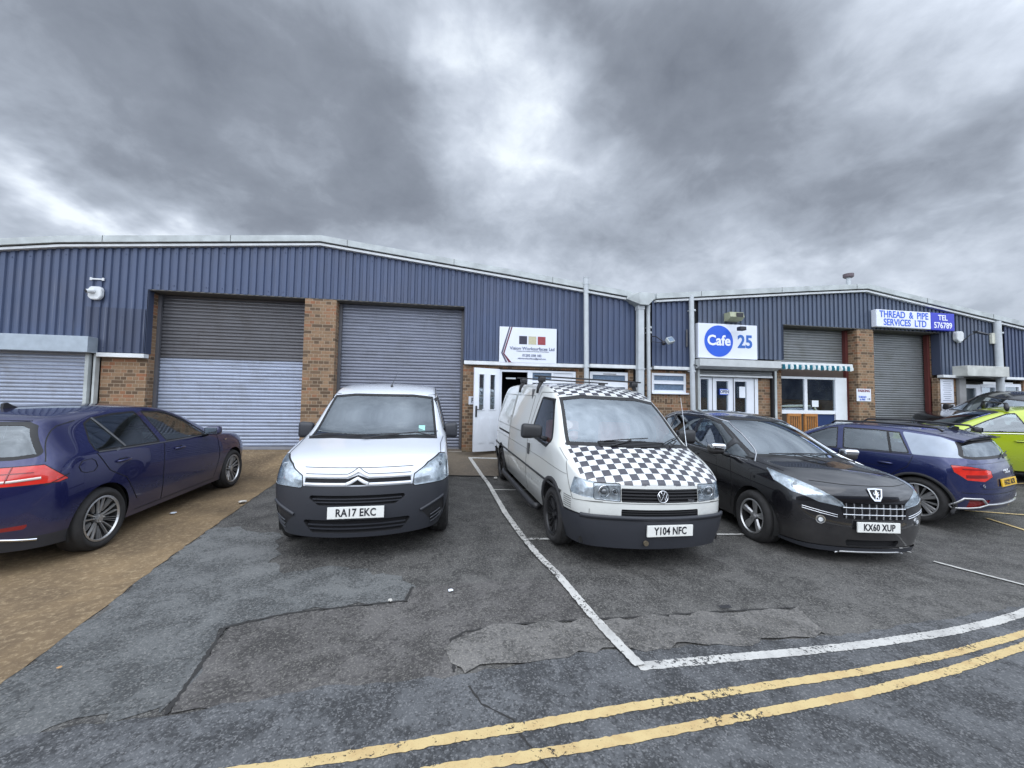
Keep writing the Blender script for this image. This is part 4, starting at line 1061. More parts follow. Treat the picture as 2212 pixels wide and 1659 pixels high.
def cabin(root, x0, x1, wy, zfloor, seats, dash, wheel_, m='fabric', bench=None):
    """interior: floor, dashboard, steering wheel, seats"""
    obj('cabin_floor', bx(x1, x0, -wy, wy, zfloor-.03, zfloor), M['interior'], root)
    if dash:
        dx, dz = dash; bm = bmesh.new(); prism(bm, [(dx, dz-.42), (dx+.60, dz-.05), (dx+.62, dz-.02), (dx+.20, dz), (dx, dz-.05)], 'y', -wy+.03, wy-.03); obj('dashboard', bm, M['interior'], root)
    if wheel_:
        wx, wy_, wz = wheel_; bm = bmesh.new(); T_ = Matrix.Translation((wx, wy_, wz)) @ Matrix.Rotation(R(65), 4, 'Y')
        P = [T_ @ Vector((.18*math.cos(a), .18*math.sin(a), 0)) for a in [2*math.pi*k/24 for k in range(24)]]
        sweep(bm, P, .014, n=6, closed=True)
        for a in (0, 2.1, 4.2): sweep(bm, [T_ @ Vector((0, 0, 0)), T_ @ Vector((.17*math.cos(a), .17*math.sin(a), 0))], .018, n=5)
        sweep(bm, [T_ @ Vector((0, 0, 0)), T_ @ Vector((0, 0, .25))], .03, n=6); obj('steering_wheel', bm, M['black_plastic'], root, True)
    for x, y in seats: seat(root, x, y, m=m, z=zfloor+.10)
    if bench: seat(root, bench, 0, m=m, w=1.25, z=zfloor+.10, name='rear_bench', hr=False, tall=.58); [obj('headrest', box(bmesh.new(), bench-.24, bench-.15, y-.12, y+.12, zfloor+.80, zfloor+.96, bev=.035), M[m], root, True) for y in (-.36, .36)]
def place(root, x, y, yaw, wb=1.3, dz=0.0, nose=0.0, lean=0.0):
    ca, sa = math.cos(yaw), math.sin(yaw)
    zf, zr = G(x+ca*wb, y+sa*wb), G(x-ca*wb, y-sa*wb); zl, zq = G(x-sa*.75, y+ca*.75), G(x+sa*.75, y-ca*.75)
    X = Vector((ca*2*wb, sa*2*wb, zf-zr+nose)).normalized(); Y = Vector((-sa*1.5, ca*1.5, zl-zq+lean)); Z = X.cross(Y).normalized(); Y = Z.cross(X)
    root.matrix_world = Matrix(((X.x, Y.x, Z.x, x), (X.y, Y.y, Z.y, y), (X.z, Y.z, Z.z, (zf+zr)/2+dz), (0, 0, 0, 1)))
def glaze(sh, name, fn_maker, root, part, glass='glass', rim=.035, seal=True):
    """window: outer black border band + glass; fn_maker(grow) gives the zone function"""
    sh.cut(name+'_b', fn_maker(0.0)); sh.cut(name, fn_maker(-rim), sel=(name+'_b',))
    return (name, part, glass)
def finish_glass(sh, root, items):
    for name, part, glass in items:
        b = sh.take([name]); 
        if len(b.faces): 
            o = obj(part, offset(b, -.004), M[glass], root, True)
            f = sh.take([name+'_b'])
            if len(f.faces): obj('window_seal', offset(f, -.001), M['seal'], o, True)
            else: f.free()
    sh.drop([n for n, _, _ in items]+[n+'_b' for n, _, _ in items])
M['bulb_glass'] = plain('dark bulb glass', (.10, .11, .12), .08, .3, .8)
def lamp(sh, root, zone, part, depth=.05, lens='lens', refl='reflector', bulbs=(), flat=None, extra=None):
    b = sh.take([zone])
    if not len(b.faces): return None
    o = obj(part, offset(b.copy(), -.002), M[lens], root, True)
    obj('reflector', bowl(b, depth, flat), M[refl], o, False)
    for p, r in bulbs:
        bm = bmesh.new(); bmesh.ops.create_uvsphere(bm, u_segments=16, v_segments=10, radius=r*.62); bmesh.ops.translate(bm, verts=bm.verts[:], vec=p); obj('bulb', bm, M['bulb_glass'], o, True)
        bm = bmesh.new(); sweep(bm, [Vector(p)+Vector((.012, r*math.cos(t), r*math.sin(t))) for t in [2*math.pi*k/24 for k in range(24)]], .007, n=5, closed=True); obj('bulb_ring', bm, M['chrome'], o, True)
    return o
def logo_at(sh, how, q, lift=.004):
    p, n = sh.front(q[0], q[1]) if how == 'front' else sh.front(q[0], q[1], -1)
    return p+n*lift, n
M['van_white'] = paint('white van paint', (.66, .69, .74), 0.0, .30)
M['cream_white'] = paint('old white van paint', (.66, .67, .64), 0.0, .45)
M['blue_paint'] = paint('dark blue metallic paint', (.014, .017, .085), .45, .22)
M['audi_blue'] = paint('navy metallic paint', (.016, .024, .10), .45, .22)
M['black_paint'] = paint('black metallic paint', (.010, .010, .013), .4, .22)
M['lime_paint'] = paint('lime yellow paint', (.36, .45, .012), .1, .2)
M['blade'] = plain('silver blade panel', (.30, .34, .40), .30, .3, .6)
GL = lambda poly, sg, r=.03: (lambda gr: zside(poly, sg, r, gr))
GE = lambda poly, e, r=.05, nx=.12: (lambda gr: zend(poly, e, r, gr, nx, True))

# ================= white panel van (centre left)
def white_van():
    secs = [
     (2.04, [(.70,.26),(.78,.42),(.80,.62),(.79,.80),(.75,.90),(.66,.935)], .95, 0),
     (1.84, [(.80,.24),(.885,.42),(.905,.65),(.89,.84),(.84,.96),(.74,1.00)], 1.02, .20),
     (1.40, [(.84,.24),(.90,.42),(.912,.68),(.90,.90),(.865,1.04),(.77,1.075)], 1.10, .20),
     (.98, [(.84,.24),(.90,.42),(.912,.70),(.90,.94),(.875,1.09),(.80,1.125)], 1.155, .24),
     (.62, [(.84,.24),(.90,.42),(.912,.70),(.905,.96),(.89,1.11),(.775,1.37)], 1.41, .22),
     (.22, [(.84,.24),(.90,.42),(.912,.70),(.905,.97),(.895,1.12),(.735,1.63)], 1.68, .16),
     (-.15, [(.84,.24),(.90,.42),(.912,.70),(.905,.98),(.895,1.13),(.735,1.735)], 1.785, .05),
     (-.8, [(.84,.24),(.90,.42),(.912,.70),(.905,.98),(.895,1.14),(.74,1.765)], 1.82, 0),
     (-1.6, [(.84,.24),(.90,.42),(.912,.70),(.905,.98),(.89,1.14),(.74,1.75)], 1.805, 0),
     (-1.98, [(.80,.28),(.87,.44),(.885,.70),(.88,.98),(.865,1.14),(.72,1.66)], 1.70, 0)]
    sh = Shell(subdivide(cage(secs, [.22,.25,.25,.22,.17,.15], [.1,.12,.12,.1,.08,.04]), 4))
    root = thing('panel_van', 'white panel van with dark grey plastic bumper parked facing the road', 'van')
    for x in (1.364, -1.364): sh.cut('arch', zarch(x, .32, .365))
    sh.drop(['arch'])
    scr = [(-.80,1.10),(.80,1.10),(.69,1.63),(-.69,1.63)]
    items = [glaze(sh, 'ws', GE([(-.4,1.118),(.45,1.118),(.76,1.10),(.69,1.61),(.4,1.64),(-.4,1.64)] , 1, .0), root, 'windscreen', 'screen', .03)]
    for sg in (1, -1): items.append(glaze(sh, 'sw%d' % sg, GL([(.80,1.13),(.62,1.30),(.30,1.58),(-.05,1.62),(-.10,1.12)], sg), root, 'side_window'))
    # lamps and bumper
    hl = [(2.14,.50,.73),(2.12,.52,.84),(1.98,.64,.93),(1.75,.80,.995),(1.66,.87,.98),(1.66,.90,.86),(1.74,.90,.745),(1.95,.80,.735)]
    for sg in (1, -1):
        sh.cut('hls%d' % sg, zdir(hl, (.8,.6,.15), sg, .02, .011)); sh.cut('hl%d' % sg, zdir(hl, (.8,.6,.15), sg, .02), sel=('hls%d' % sg,))
    def bump_f(P, Nn):     # dark plastic lower front: up to z .76, falling behind the lamps to the arch
        top = np.where(np.abs(P[:, 1]) < .52, .755, .755-.02*np.clip((np.abs(P[:, 1])-.52)/.3, 0, 1))
        return np.maximum(P[:, 2]-top, 1.62-P[:, 0])
    sh.cut('bumper', bump_f)
    sh.cut('rbumper', lambda P, Nn: np.maximum(P[:, 2]-.52, P[:, 0]+1.75))
    sh.cut('gr1', zend([(-.47,.665),(.47,.665),(.36,.575),(-.36,.575)], 1, .02), sel=('bumper',))
    sh.cut('gr2', zend([(-.52,.435),(.52,.435),(.42,.305),(-.42,.305)], 1, .02), sel=('bumper',))
    for sg in (1, -1): sh.cut('fog%d' % sg, zdir([(2.1,.56,.47),(1.9,.80,.57),(1.86,.84,.40),(2.0,.72,.30)], (.75,.65,0), sg, .02), sel=('bumper',))
    finish_glass(sh, root, items)
    for sg in (1, -1):
        lamp(sh, root, 'hl%d' % sg, 'headlight', .05, bulbs=[((1.99,.63*sg,.80),.070), ((1.83,.78*sg,.885),.040)])
        f = sh.take(['hls%d' % sg]); obj('lamp_gap', offset(f, -.002), M['seal'], root)
        # chrome-white rings inside the lamp
    bmp = obj('bumper', sh.take(['bumper']), M['grey_plastic'], root, True)
    for z, nm in (('gr1','grille'),('gr2','lower_intake')):
        b = bowl(sh.take([z]), .05); obj(nm, b, M['gap'], bmp)
    bm = bmesh.new()
    for z in (.605, .635): ribbon(sh, [(-.42,z),(.42,z)], 'front', .010, -.012, th=.006, bm=bm)
    for z in (.345, .385): ribbon(sh, [(-.46,z),(.46,z)], 'front', .012, -.012, th=.006, bm=bm)
    obj('grille_slat', bm, M['grey_plastic'], bmp)
    for sg in (1, -1):
        obj('corner_recess', bowl(sh.take(['fog%d' % sg]), .012), M['black_plastic'], bmp, True)
        bm = bmesh.new()
        ribbon(sh, [(.60*sg,.475),(.72*sg,.53),(.83*sg,.575)], 'front', .030, .002, th=.012, bm=bm)
        for z in (.43, .39, .35): ribbon(sh, [(.70*sg,z-.03),(.80*sg,z+.01)], 'front', .012, .0, th=.008, bm=bm)
        obj('bumper_fin', bm, M['grey_plastic'], bmp, True)
    obj('rear_bumper', sh.take(['rbumper']), M['grey_plastic'], root, True)
    sh.drop(['hl1','hl-1','hls1','hls-1','bumper','gr1','gr2','fog1','fog-1','rbumper'])
    # double chevron bars with the emblem peak in the middle
    def chev(z, dz, w0, part, lift=.006, wd=.022):
        bm = bmesh.new(); P = [(-w0,z),(-.105,z),(-.06,z+dz*.35),(0,z+dz),(.06,z+dz*.35),(.105,z),(w0,z)]
        ribbon(sh, P, 'front', wd, lift, th=.012, bm=bm); return obj(part, bm, M['chrome'] if wd > .03 else M['white_chrome'], root, True)
    M['white_chrome'] = plain('bright trim', (.80, .81, .83), .25, 0.0, .5)
    bm = bmesh.new(); ribbon(sh, [(-.50,.808),(-.09,.808),(0,.84),(.09,.808),(.50,.808)], 'front', .040, .002, th=.002, bm=bm); obj('front_grille_slot', bm, M['gap'], root)
    bm = bmesh.new(); prism(bm, [(-.085,.770),(0,.828),(.085,.770)], 'x', 0, .004); p, n = sh.front(0, .79); bmesh.ops.translate(bm, verts=bm.verts[:], vec=(p.x+.008, 0, 0)); obj('emblem_field', bm, M['seal'], root)
    chev(.843, .050, .50, 'front_trim'); chev(.774, .050, .50, 'front_trim')
    e = chev(.775, .052, .10, 'emblem', .012, .030)
    # panel lines
    bm = bmesh.new(); ribbon(sh, [(-.52,.925),(.52,.925)], 'front', .006, bm=bm); ribbon(sh, [(-.50,.868),(-.10,.868),(-.055,.89),(0,.93),(.055,.89),(.10,.868),(.50,.868)], 'front', .006, bm=bm)
    for sg in (1, -1):
        ribbon(sh, [(1.72,.80*sg),(1.4,.80*sg),(1.05,.835*sg)], 'top', .006, bm=bm)
        ribbon(sh, [(.98,.30),(.98,.75),(.88,1.08)], 'side', .007, bm=bm, sg=sg); ribbon(sh, [(-.14,.30),(-.16,1.1),(-.12,1.66),(.24,1.63)], 'side', .007, bm=bm, sg=sg)
        ribbon(sh, [(-.14,.45),(.98,.45)], 'side', .03, bm=bm, sg=sg); ribbon(sh, [(-.18,1.1),(-1.9,1.1)], 'side', .006, bm=bm, sg=sg)
        ribbon(sh, [(.25,.72*sg),(-1.7,.72*sg)], 'top', .012, bm=bm)
    obj('panel_line', bm, M['seal'], root)
    obj('body', sh.bm.copy(), M['van_white'], root, True)
    p, n = sh.front(0, .515); plate(root, 'RA17 EKC', p+Vector((.022, -.0, 0)), (1, 0, .04))
    for sg in (1, -1):
        for x in (1.364, -1.364): make_wheel(root, x, .80*sg, sg, .315, .20, .20, 'twist5', 'alloy_dark')
        mirror(root, .66, .83, 1.075, sg, 'grey_plastic', (.13, .19, .22))
        bm = bmesh.new(); q, n = sh.side(-.02, .98, sg); box(bm, -.09, .09, -.012, .012, -.02, .02, bev=.01); bmesh.ops.translate(bm, verts=bm.verts[:], vec=q+n*.012); obj('door_handle', bm, M['grey_plastic'], root, True)
    for x in (1.364, -1.364): arch_liner(root, x, .37, .32, .88)
    wiper(root, sh, [(-.10,1.11),(.30,1.14),(-.30,1.125),(.46,1.145)]); wiper(root, sh, [(.74,1.10),(.60,1.13),(.20,1.14),(.76,1.15)])
    wiper(root, sh, [(-.74,1.10),(-.60,1.125),(-.70,1.13),(-.14,1.135)])
    bm = bmesh.new(); p = sh.top(.02, .06)[0]; cyl(bm, p, p+Vector((-.005, 0, .035)), .022, .012, n=10); sweep(bm, [p+Vector((0, 0, .02)), p+Vector((-.16, .07, .24))], [.0045, .002], n=5); obj('aerial', bm, M['black_plastic'], root)
    cabin(root, 1.2, -.6, .80, .34, [(-.05, -.38), (-.05, .38)], (.72, 1.08), (.42, -.38, 1.02))
    obj('bulkhead', bx(-.62, -.58, -.74, .74, .3, 1.66), M['interior'], root)
    p, n = sh.front(.56, 1.19); t = obj('tax_disc', bx(-.002, .002, -.04, .04, -.055, .055), plain('green sticker', (.30, .62, .55), .6), root); t.location = p+Vector((-.03, 0, .01)); t.rotation_euler = (0, R(-42), 0)
    bm = bmesh.new(); box(bm, -.03, .03, -.11, .11, -.03, .03, bev=.02); p, n = sh.front(0, 1.56); bmesh.ops.translate(bm, verts=bm.verts[:], vec=p+Vector((-.09, 0, 0))); obj('rear_view_mirror', bm, M['interior'], root)
    obj('underbody', bx(-1.95, 1.85, -.78, .78, .20, .26), M['underbody'], root)
    place(root, -.93, 6.357, -1.540)
    return root
white_van()

# ================= chequered old panel van (centre)
def chequer_mat():
    def b(nt):
        v = coords(nt); s = nt.new('ShaderNodeSeparateXYZ'); nt.l.new(v, s.inputs[0])
        wob = nt.math('MULTIPLY', nt.math('SUBTRACT', nt.noise(v, 6, 2), .5), .006)
        # squares measured along the sloping bonnet (arc length) and across the car
        s1 = nt.math('ADD', nt.math('MULTIPLY', nt.math('SUBTRACT', s.outputs[0], nt.math('MULTIPLY', s.outputs[2], .42)), .93), wob)
        k = .090
        a = nt.math('FLOOR', nt.math('DIVIDE', s1, k)); c = nt.math('FLOOR', nt.math('DIVIDE', nt.math('ADD', s.outputs[1], .041), k))
        par = nt.math('MODULO', nt.math('ABSOLUTE', nt.math('ADD', a, c)), 2.0)
        par = nt.math('GREATER_THAN', par, .5)
        n = nt.noise(v, 20, 4, .6)
        c = nt.mix(par, nt.mix(nt.smooth(n, .3, .7), (.66, .67, .66), (.60, .61, .60)), nt.mix(nt.smooth(n, .3, .7), (.018, .018, .030), (.035, .033, .045)))
        return bsdf(nt, c, .25, 0, .8)
    return mat('black and white chequer vinyl', b)
def chequer_van():
    lo = [(.84,.26),(.91,.45),(.925,.68),(.915,.92)]
    secs = [
     (2.34, [(.70,.24),(.79,.40),(.805,.60),(.80,.74),(.77,.845),(.70,.88)], .90, 0),
     (2.16, [(.80,.22),(.875,.42),(.89,.62),(.88,.80),(.85,.935),(.76,.975)], .995, .10),
     (1.95, [(.84,.24),(.91,.44),(.925,.66),(.915,.88),(.885,1.03),(.80,1.07)], 1.095, .14),
     (1.66, lo+[(.90,1.12),(.815,1.17)], 1.20, .16),
     (1.36, lo+[(.905,1.16),(.775,1.46)], 1.49, .15),
     (1.02, lo+[(.905,1.17),(.735,1.735)], 1.78, .12),
     (.66, lo+[(.905,1.17),(.745,1.86)], 1.915, .04),
     (0, lo+[(.905,1.17),(.755,1.885)], 1.945, 0),
     (-1.1, lo+[(.905,1.17),(.755,1.885)], 1.945, 0),
     (-2.1, lo+[(.905,1.17),(.75,1.87)], 1.925, 0),
     (-2.50, [(.82,.28),(.89,.45),(.905,.68),(.895,.92),(.885,1.17),(.72,1.79)], 1.82, 0)]
    sh = Shell(subdivide(cage(secs, [.15,.17,.16,.14,.12,.11], [.06]*6, 2.2), 4))
    root = thing('chequered_van', 'old white van with black and white chequered bonnet and black roof bars', 'van')
    for x in (1.66, -1.66): sh.cut('arch', zarch(x, .34, .385))
    sh.drop(['arch'])
    items = [glaze(sh, 'ws', GE([(-.5,1.16),(.5,1.16),(.79,1.15),(.685,1.70),(.4,1.745),(-.4,1.745)], 1, .0), root, 'windscreen', 'screen', .04)]
    for sg in (1, -1): items.append(glaze(sh, 'sw%d' % sg, GL([(1.50,1.16),(1.06,1.68),(.62,1.70),(.52,1.12),(1.32,1.06)] if sg < 0 else [(1.50,1.16),(1.06,1.68),(.62,1.70),(.52,1.12),(1.32,1.06)], sg, .04), root, 'side_window'))
    # front face pieces
    hl = [(-.0,.445,.862),(0,.70,.857),(0,.70,.700),(0,.445,.690)]
    HL = [(y, z) for _, y, z in hl]
    for sg in (1, -1):
        sh.cut('hls%d' % sg, zend([(y*sg, z) for y, z in HL], 1, .015, .006, .3)); sh.cut('hl%d' % sg, zend([(y*sg, z) for y, z in HL], 1, .015, 0, .3), sel=('hls%d' % sg,))
        sh.cut('ind%d' % sg, zdir([(2.40,.71,.865),(2.22,.89,.885),(2.16,.90,.72),(2.40,.71,.705)], (.72,.69,0), sg, .01))
    sh.cut('grille', zend([(-.435,.815),(.435,.815),(.435,.685),(-.435,.685)], 1, .01, 0, .3))
    sh.cut('lgrille', zend([(-.435,.615),(.435,.615),(.435,.535),(-.435,.535)], 1, .006, 0, .3))
    sh.cut('bumper', lambda P, Nn: np.maximum(P[:, 2]-(.535+.03*(np.abs(P[:, 1]) > 2)), 2.0-P[:, 0]))
    sh.cut('rbumper', lambda P, Nn: np.maximum(P[:, 2]-.55, P[:, 0]+2.1))
    # bonnet vinyl
    sh.cut('vinyl', lambda P, Nn: np.where((Nn[:, 2] > .25) & (P[:, 2] < 1.3), np.maximum.reduce([1.70+.13*(1-(P[:, 1]/.8)**2)-P[:, 0], np.abs(P[:, 1])-(.80-.10*np.clip((P[:, 0]-1.7)/.8, 0, 1)*0), .83-P[:, 2]]), .7))
    sh.cut('vinyl_roof', lambda P, Nn: np.where((Nn[:, 2] > .5) & (P[:, 2] > 1.6), np.maximum(np.abs(P[:, 1])-.70, np.maximum(P[:, 0]-1.02-.10*(1-(P[:, 1]/.7)**2), -2.45-P[:, 0])), .7))
    finish_glass(sh, root, items)
    for sg in (1, -1):
        h = lamp(sh, root, 'hl%d' % sg, 'headlight', .055, bulbs=[((2.37,.60*sg,.777),.058), ((2.39,.49*sg,.777),.030)], flat=(1,0,0))
        obj('lamp_gap', sh.take(['hls%d' % sg]), M['seal'], root)
        lamp(sh, root, 'ind%d' % sg, 'indicator', .03)
    # upper grille with four slats, lower grille
    gobj = obj('grille', bowl(sh.take(['grille']), .035, (1,0,0)), M['gap'], root)
    bm = bmesh.new()
    for z in (.695,.727,.758,.789,.812): ribbon(sh, [(-.43,z),(.43,z)], 'front', .014, -.004, th=.008, bm=bm)
    obj('slat', bm, M['black_plastic'], gobj)
    lg = obj('lower_grille', bowl(sh.take(['lgrille']), .03, (1,0,0)), M['gap'], root); bm = bmesh.new()
    for z in (.55,.572,.594): ribbon(sh, [(-.43,z),(.43,z)], 'front', .009, -.004, th=.006, bm=bm)
    obj('slat', bm, M['black_plastic'], lg)
    # bumper stands proud of the body
    bmp = obj('bumper', offset(sh.take(['bumper']), .035), M['grey_plastic'], root, True)
    sh.drop(['hl1','hl-1','hls1','hls-1','ind1','ind-1','grille','lgrille'])
    obj('bumper_inner', sh.take(['bumper']), M['black_plastic'], bmp, True)
    bm = bmesh.new(); ribbon(sh, [(.86*math.sin(a), .535) for a in np.linspace(-1.5, 1.5, 3)][:0] or [(-.80,.536),(.80,.536)], 'front', .04, .022, th=.02, bm=bm); obj('bumper_top', bm, M['grey_plastic'], bmp, True)
    obj('rear_bumper', offset(sh.take(['rbumper']), .03), M['grey_plastic'], root, True)
    obj('chequered_bonnet', offset(sh.take(['vinyl']), .002), chequer_mat(), root, True)
    obj('chequered_roof', offset(sh.take(['vinyl_roof']), .002), chequer_mat(), root, True)
    sh.drop(['bumper','rbumper'])
    bm = bmesh.new()
    ribbon(sh, [(-.78,.672),(-.70,.672),(.70,.672),(.78,.672)], 'front', .005, bm=bm); ribbon(sh, [(-.74,.60),(-.74,.54)], 'front', .004, bm=bm)
    for y in (-.40, .40): pass
    for sg in (1, -1):
        ribbon(sh, [(2.20,.66),(1.98,1.02),(1.72,1.12)], 'side', .006, bm=bm, sg=sg)
        ribbon(sh, [(1.30,.30),(1.28,.62)] , 'side', .006, bm=bm, sg=sg)
        ribbon(sh, [(.38,.32),(.38,1.10),(.52,1.76),(1.00,1.76)], 'side', .007, bm=bm, sg=sg)
        ribbon(sh, [(2.05,.88),(1.2,.90),(.38,.905),(-1.2,.905),(-2.4,.905)], 'side', .004, bm=bm, sg=sg)
        for k in range(6): ribbon(sh, [(2.18,.56+.022*k),(2.04,.565+.022*k)], 'side', .007, bm=bm, sg=sg)
        ribbon(sh, [(2.40,.68),(2.2,.66)], 'side', .005, bm=bm, sg=sg)
        for a, b in ((.26,-.92),(-1.02,-2.35)):
            ribbon(sh, [(a,1.12),(b,1.12),(b,1.70),(a,1.70)], 'side', .008, bm=bm, sg=sg, closed=True)
        ribbon(sh, [(-.95,.34),(-.95,1.76)], 'side', .006, bm=bm, sg=sg)
    obj('panel_line', bm, plain('panel gap', (.13, .13, .12), .7), root)
    bm = bmesh.new()
    for sg in (1, -1): ribbon(sh, [(2.02,.64),(1.98,.68),(-2.45,.68)][1:], 'side', .022, .001, th=.012, bm=bm, sg=sg); ribbon(sh, [(-.96,.985),(-2.0,.985)], 'side', .030, .0, th=.008, bm=bm, sg=sg)
    obj('side_swage', bm, M['cream_white'], root, True)
    bm = bmesh.new()
    for sg in (1, -1): ribbon(sh, [(1.66+.405*math.cos(a), .34+.405*math.sin(a)) for a in np.linspace(-.15, math.pi+.15, 20)], 'side', .045, .0, th=.018, bm=bm, sg=sg)
    obj('wheel_arch_lip', bm, M['cream_white'], root, True)
    obj('body', sh.bm.copy() if False else (lambda b: b)(_body_only(sh)), M['cream_white'], root, True)
    # scuttle vent on the bonnet
    bm = bmesh.new()
    pts = []
    for x in (1.775, 1.80, 1.825, 1.85): 
        P = [(x+.05*(1-(y/.5)**2), y) for y in np.linspace(-.42, .42, 9)]; ribbon(sh, P, 'top', .014, .006, th=.008, bm=bm)
    obj('scuttle_vent', bm, M['black_plastic'], root)
    bm = bmesh.new(); ribbon(sh, [(1.8125+.05*(1-(y/.5)**2), y) for y in np.linspace(-.43, .43, 9)], 'top', .10, .001, th=.004, bm=bm); obj('scuttle_panel', bm, M['gap'], root)
    p, n = sh.front(.12, .41); plate(root, 'Y104 NFC', Vector((p.x+.050, .06, .425)), (1, .03, .02))
    # round emblem with letters V over W
    p, n = sh.front(.0, .748); c = Vector((p.x+.012, 0, .748)); mt = frame_m(c, (0, 1, 0), (-.12, 0, 1))
    bm = bmesh.new(); P = [mt @ Vector((.058*math.cos(a), .058*math.sin(a), 0)) for a in [2*math.pi*k/32 for k in range(32)]]; sweep(bm, P, .006, n=6, closed=True)
    def ln(pts, w=.0055): sweep(bm, [mt @ Vector((x, y, .001)) for x, y in pts], w, n=5)
    ln([(-.024,.048),(0,.008),(.024,.048)]); ln([(-.047,.026),(-.024,-.040),(0,.002),(.024,-.040),(.047,.026)])
    em = obj('emblem', bm, M['chrome'], root, True)
    bm = bmesh.new(); cyl(bm, mt @ Vector((0, 0, -.010)), mt @ Vector((0, 0, -.003)), .057, n=24); obj('emblem_disc', bm, M['black_plastic'], em)
    p, n = sh.front(.34, .70); text('badge_lettering', 'TDI', .035, M['chrome'], root, frame_m((p.x+.006, .34, .702), (0, 1, 0), (0, 0, 1)), xs=1.3, ext=.002, off=.001)
    for sg in (1, -1):
        for x in (1.66, -1.66): make_wheel(root, x, .80*sg, sg, .325, .215, .225, 'mesh', 'alloy_black')
        mirror(root, 1.28, .93, 1.19, sg, 'black_plastic', (.13, .27, .19))
        sweep_bm = bmesh.new(); sweep(sweep_bm, [(1.18,.93*sg,.28),(1.05,.96*sg,.26),(-1.05,.96*sg,.26),(-1.18,.93*sg,.28)], .042, n=10); obj('side_step_bar', sweep_bm, M['black_plastic'], root, True)
        bm = bmesh.new(); q, n = sh.side(.52, .93, sg); box(bm, -.03, .03, -.012, .012, -.08, .08, bev=.012); bmesh.ops.translate(bm, verts=bm.verts[:], vec=q+n*.014); obj('door_handle', bm, M['black_plastic'], root, True)
    for x in (1.66, -1.66): arch_liner(root, x, .39, .34, .90)
    # roof bars
    for k, x in enumerate((.42, -.75)):
        rb = bpy.data.objects.new('roof_bar', None); link(rb, root); rb.location = (x, 0, 0)
        bm = bmesh.new(); box(bm, -.022, .022, -.87, .87, 1.985, 2.008, bev=.006); obj('crossbar', bm, M['black_plastic'], rb)
        for sg in (1, -1):
            bm = bmesh.new(); sweep(bm, [(0,.81*sg,1.74),(.0,.80*sg,1.82),(.0,.755*sg,1.92),(0,.75*sg,1.99)], [.020,.024,.036,.028], n=8); box(bm, -.05, .05, min(.70*sg,.80*sg), max(.70*sg,.80*sg), 1.915, 1.985, bev=.012); obj('foot', bm, M['black_plastic'], rb, True)
    wiper(root, sh, [(-.30,1.16),(-.02,1.22),(-.36,1.20),(.22,1.245)]); wiper(root, sh, [(.46,1.16),(.64,1.21),(.38,1.185),(.78,1.27)])
    bm = bmesh.new(); p = Vector((1.58, .90, 1.16)); sweep(bm, [p, p+Vector((-.16, -.005, .62))], [.004, .002], n=5); obj('aerial', bm, M['chrome'], root)
    cabin(root, 1.9, .1, .82, .45, [(.45, -.42), (.45, .42)], (1.25, 1.12), (1.08, -.42, 1.10), m='fabric')
    for y in (-.42, .42):
        bm = bmesh.new(); box(bm, .44, .56, y-.25, y+.25, .98, 1.36, bev=.05); obj('seat_cover', bm, M['orange_fabric'], root, True)
    obj('bulkhead', bx(.08, .12, -.80, .80, .4, 1.80), M['ceil'], root)
    bm = bmesh.new(); box(bm, -.03, .03, -.11, .11, -.03, .03, bev=.02); bmesh.ops.translate(bm, verts=bm.verts[:], vec=(1.12, 0, 1.62)); obj('rear_view_mirror', bm, M['interior'], root)
    t = obj('dashboard_paper', bx(-.05, .05, -.10, .10, -.002, .002), M['paper'], root); t.location = (1.62, -.52, 1.155); t.rotation_euler = (0, R(-12), 0)
    bm = bmesh.new(); cyl(bm, (2.40,-.20,.315), (2.535,-.20,.305), .016, n=10); cyl(bm, (2.525,-.20,.305), (2.545,-.20,.303), .026, n=10); obj('towing_eye', bm, plain('brass coloured hook', (.24, .20, .14), .4, .6), root)
    obj('underbody', bx(-2.4, 2.3, -.80, .80, .24, .30), M['underbody'], root)
    place(root, 2.034, 6.26, -1.523)
    return root
def _body_only(sh):
    b = sh.bm.copy(); l = b.faces.layers.int['zone']; z = {sh.names.index(n) for n in ('body',)}
    bmesh.ops.delete(b, geom=[q for q in b.faces if q[l] not in z], context='FACES'); return b
chequer_van()

# ================= dark blue hatchback (far left, seen from behind)
def wheelset(root, ax, tr, r, w, rim_r, style, rm, arch_r, liner=None, steer=0.0):
    for sg in (1, -1):
        for k, x in enumerate(ax): make_wheel(root, x, (tr)*sg, sg, r, w, rim_r, style, rm, steer=steer if k == 0 else 0.0)
    for x in ax: arch_liner(root, x, arch_r, r+.01, (liner or tr+.08))
def handles(root, sh, xs, z, m, sgs=(1, -1)):
    for sg in sgs:
        for x in xs:
            q, n = sh.side(x, z, sg); bm = bmesh.new(); sweep(bm, [(-.095, 0, -.003), (-.07, .022*sg, 0), (.07, .022*sg, .004), (.095, 0, .003)], [.010, .014, .014, .010], n=8)
            bmesh.ops.translate(bm, verts=bm.verts[:], vec=q+n*.004); obj('door_handle', bm, m, root, True)
            bm = bmesh.new(); ribbon(sh, [(x-.06, z), (x+.06, z)], 'side', .045, .0008, th=.001, bm=bm, sg=sg); obj('handle_recess', bm, M['seal'], root)
def shark_fin(root, sh, x, m):
    p = sh.top(x, 0)[0]; bm = bmesh.new(); prism(bm, [(.09, -.01), (-.09, -.01), (-.085, .045), (-.05, .055), (.0, .025)], 'y', -.012, .012); bmesh.ops.translate(bm, verts=bm.verts[:], vec=p); obj('roof_antenna', bm, m, root)
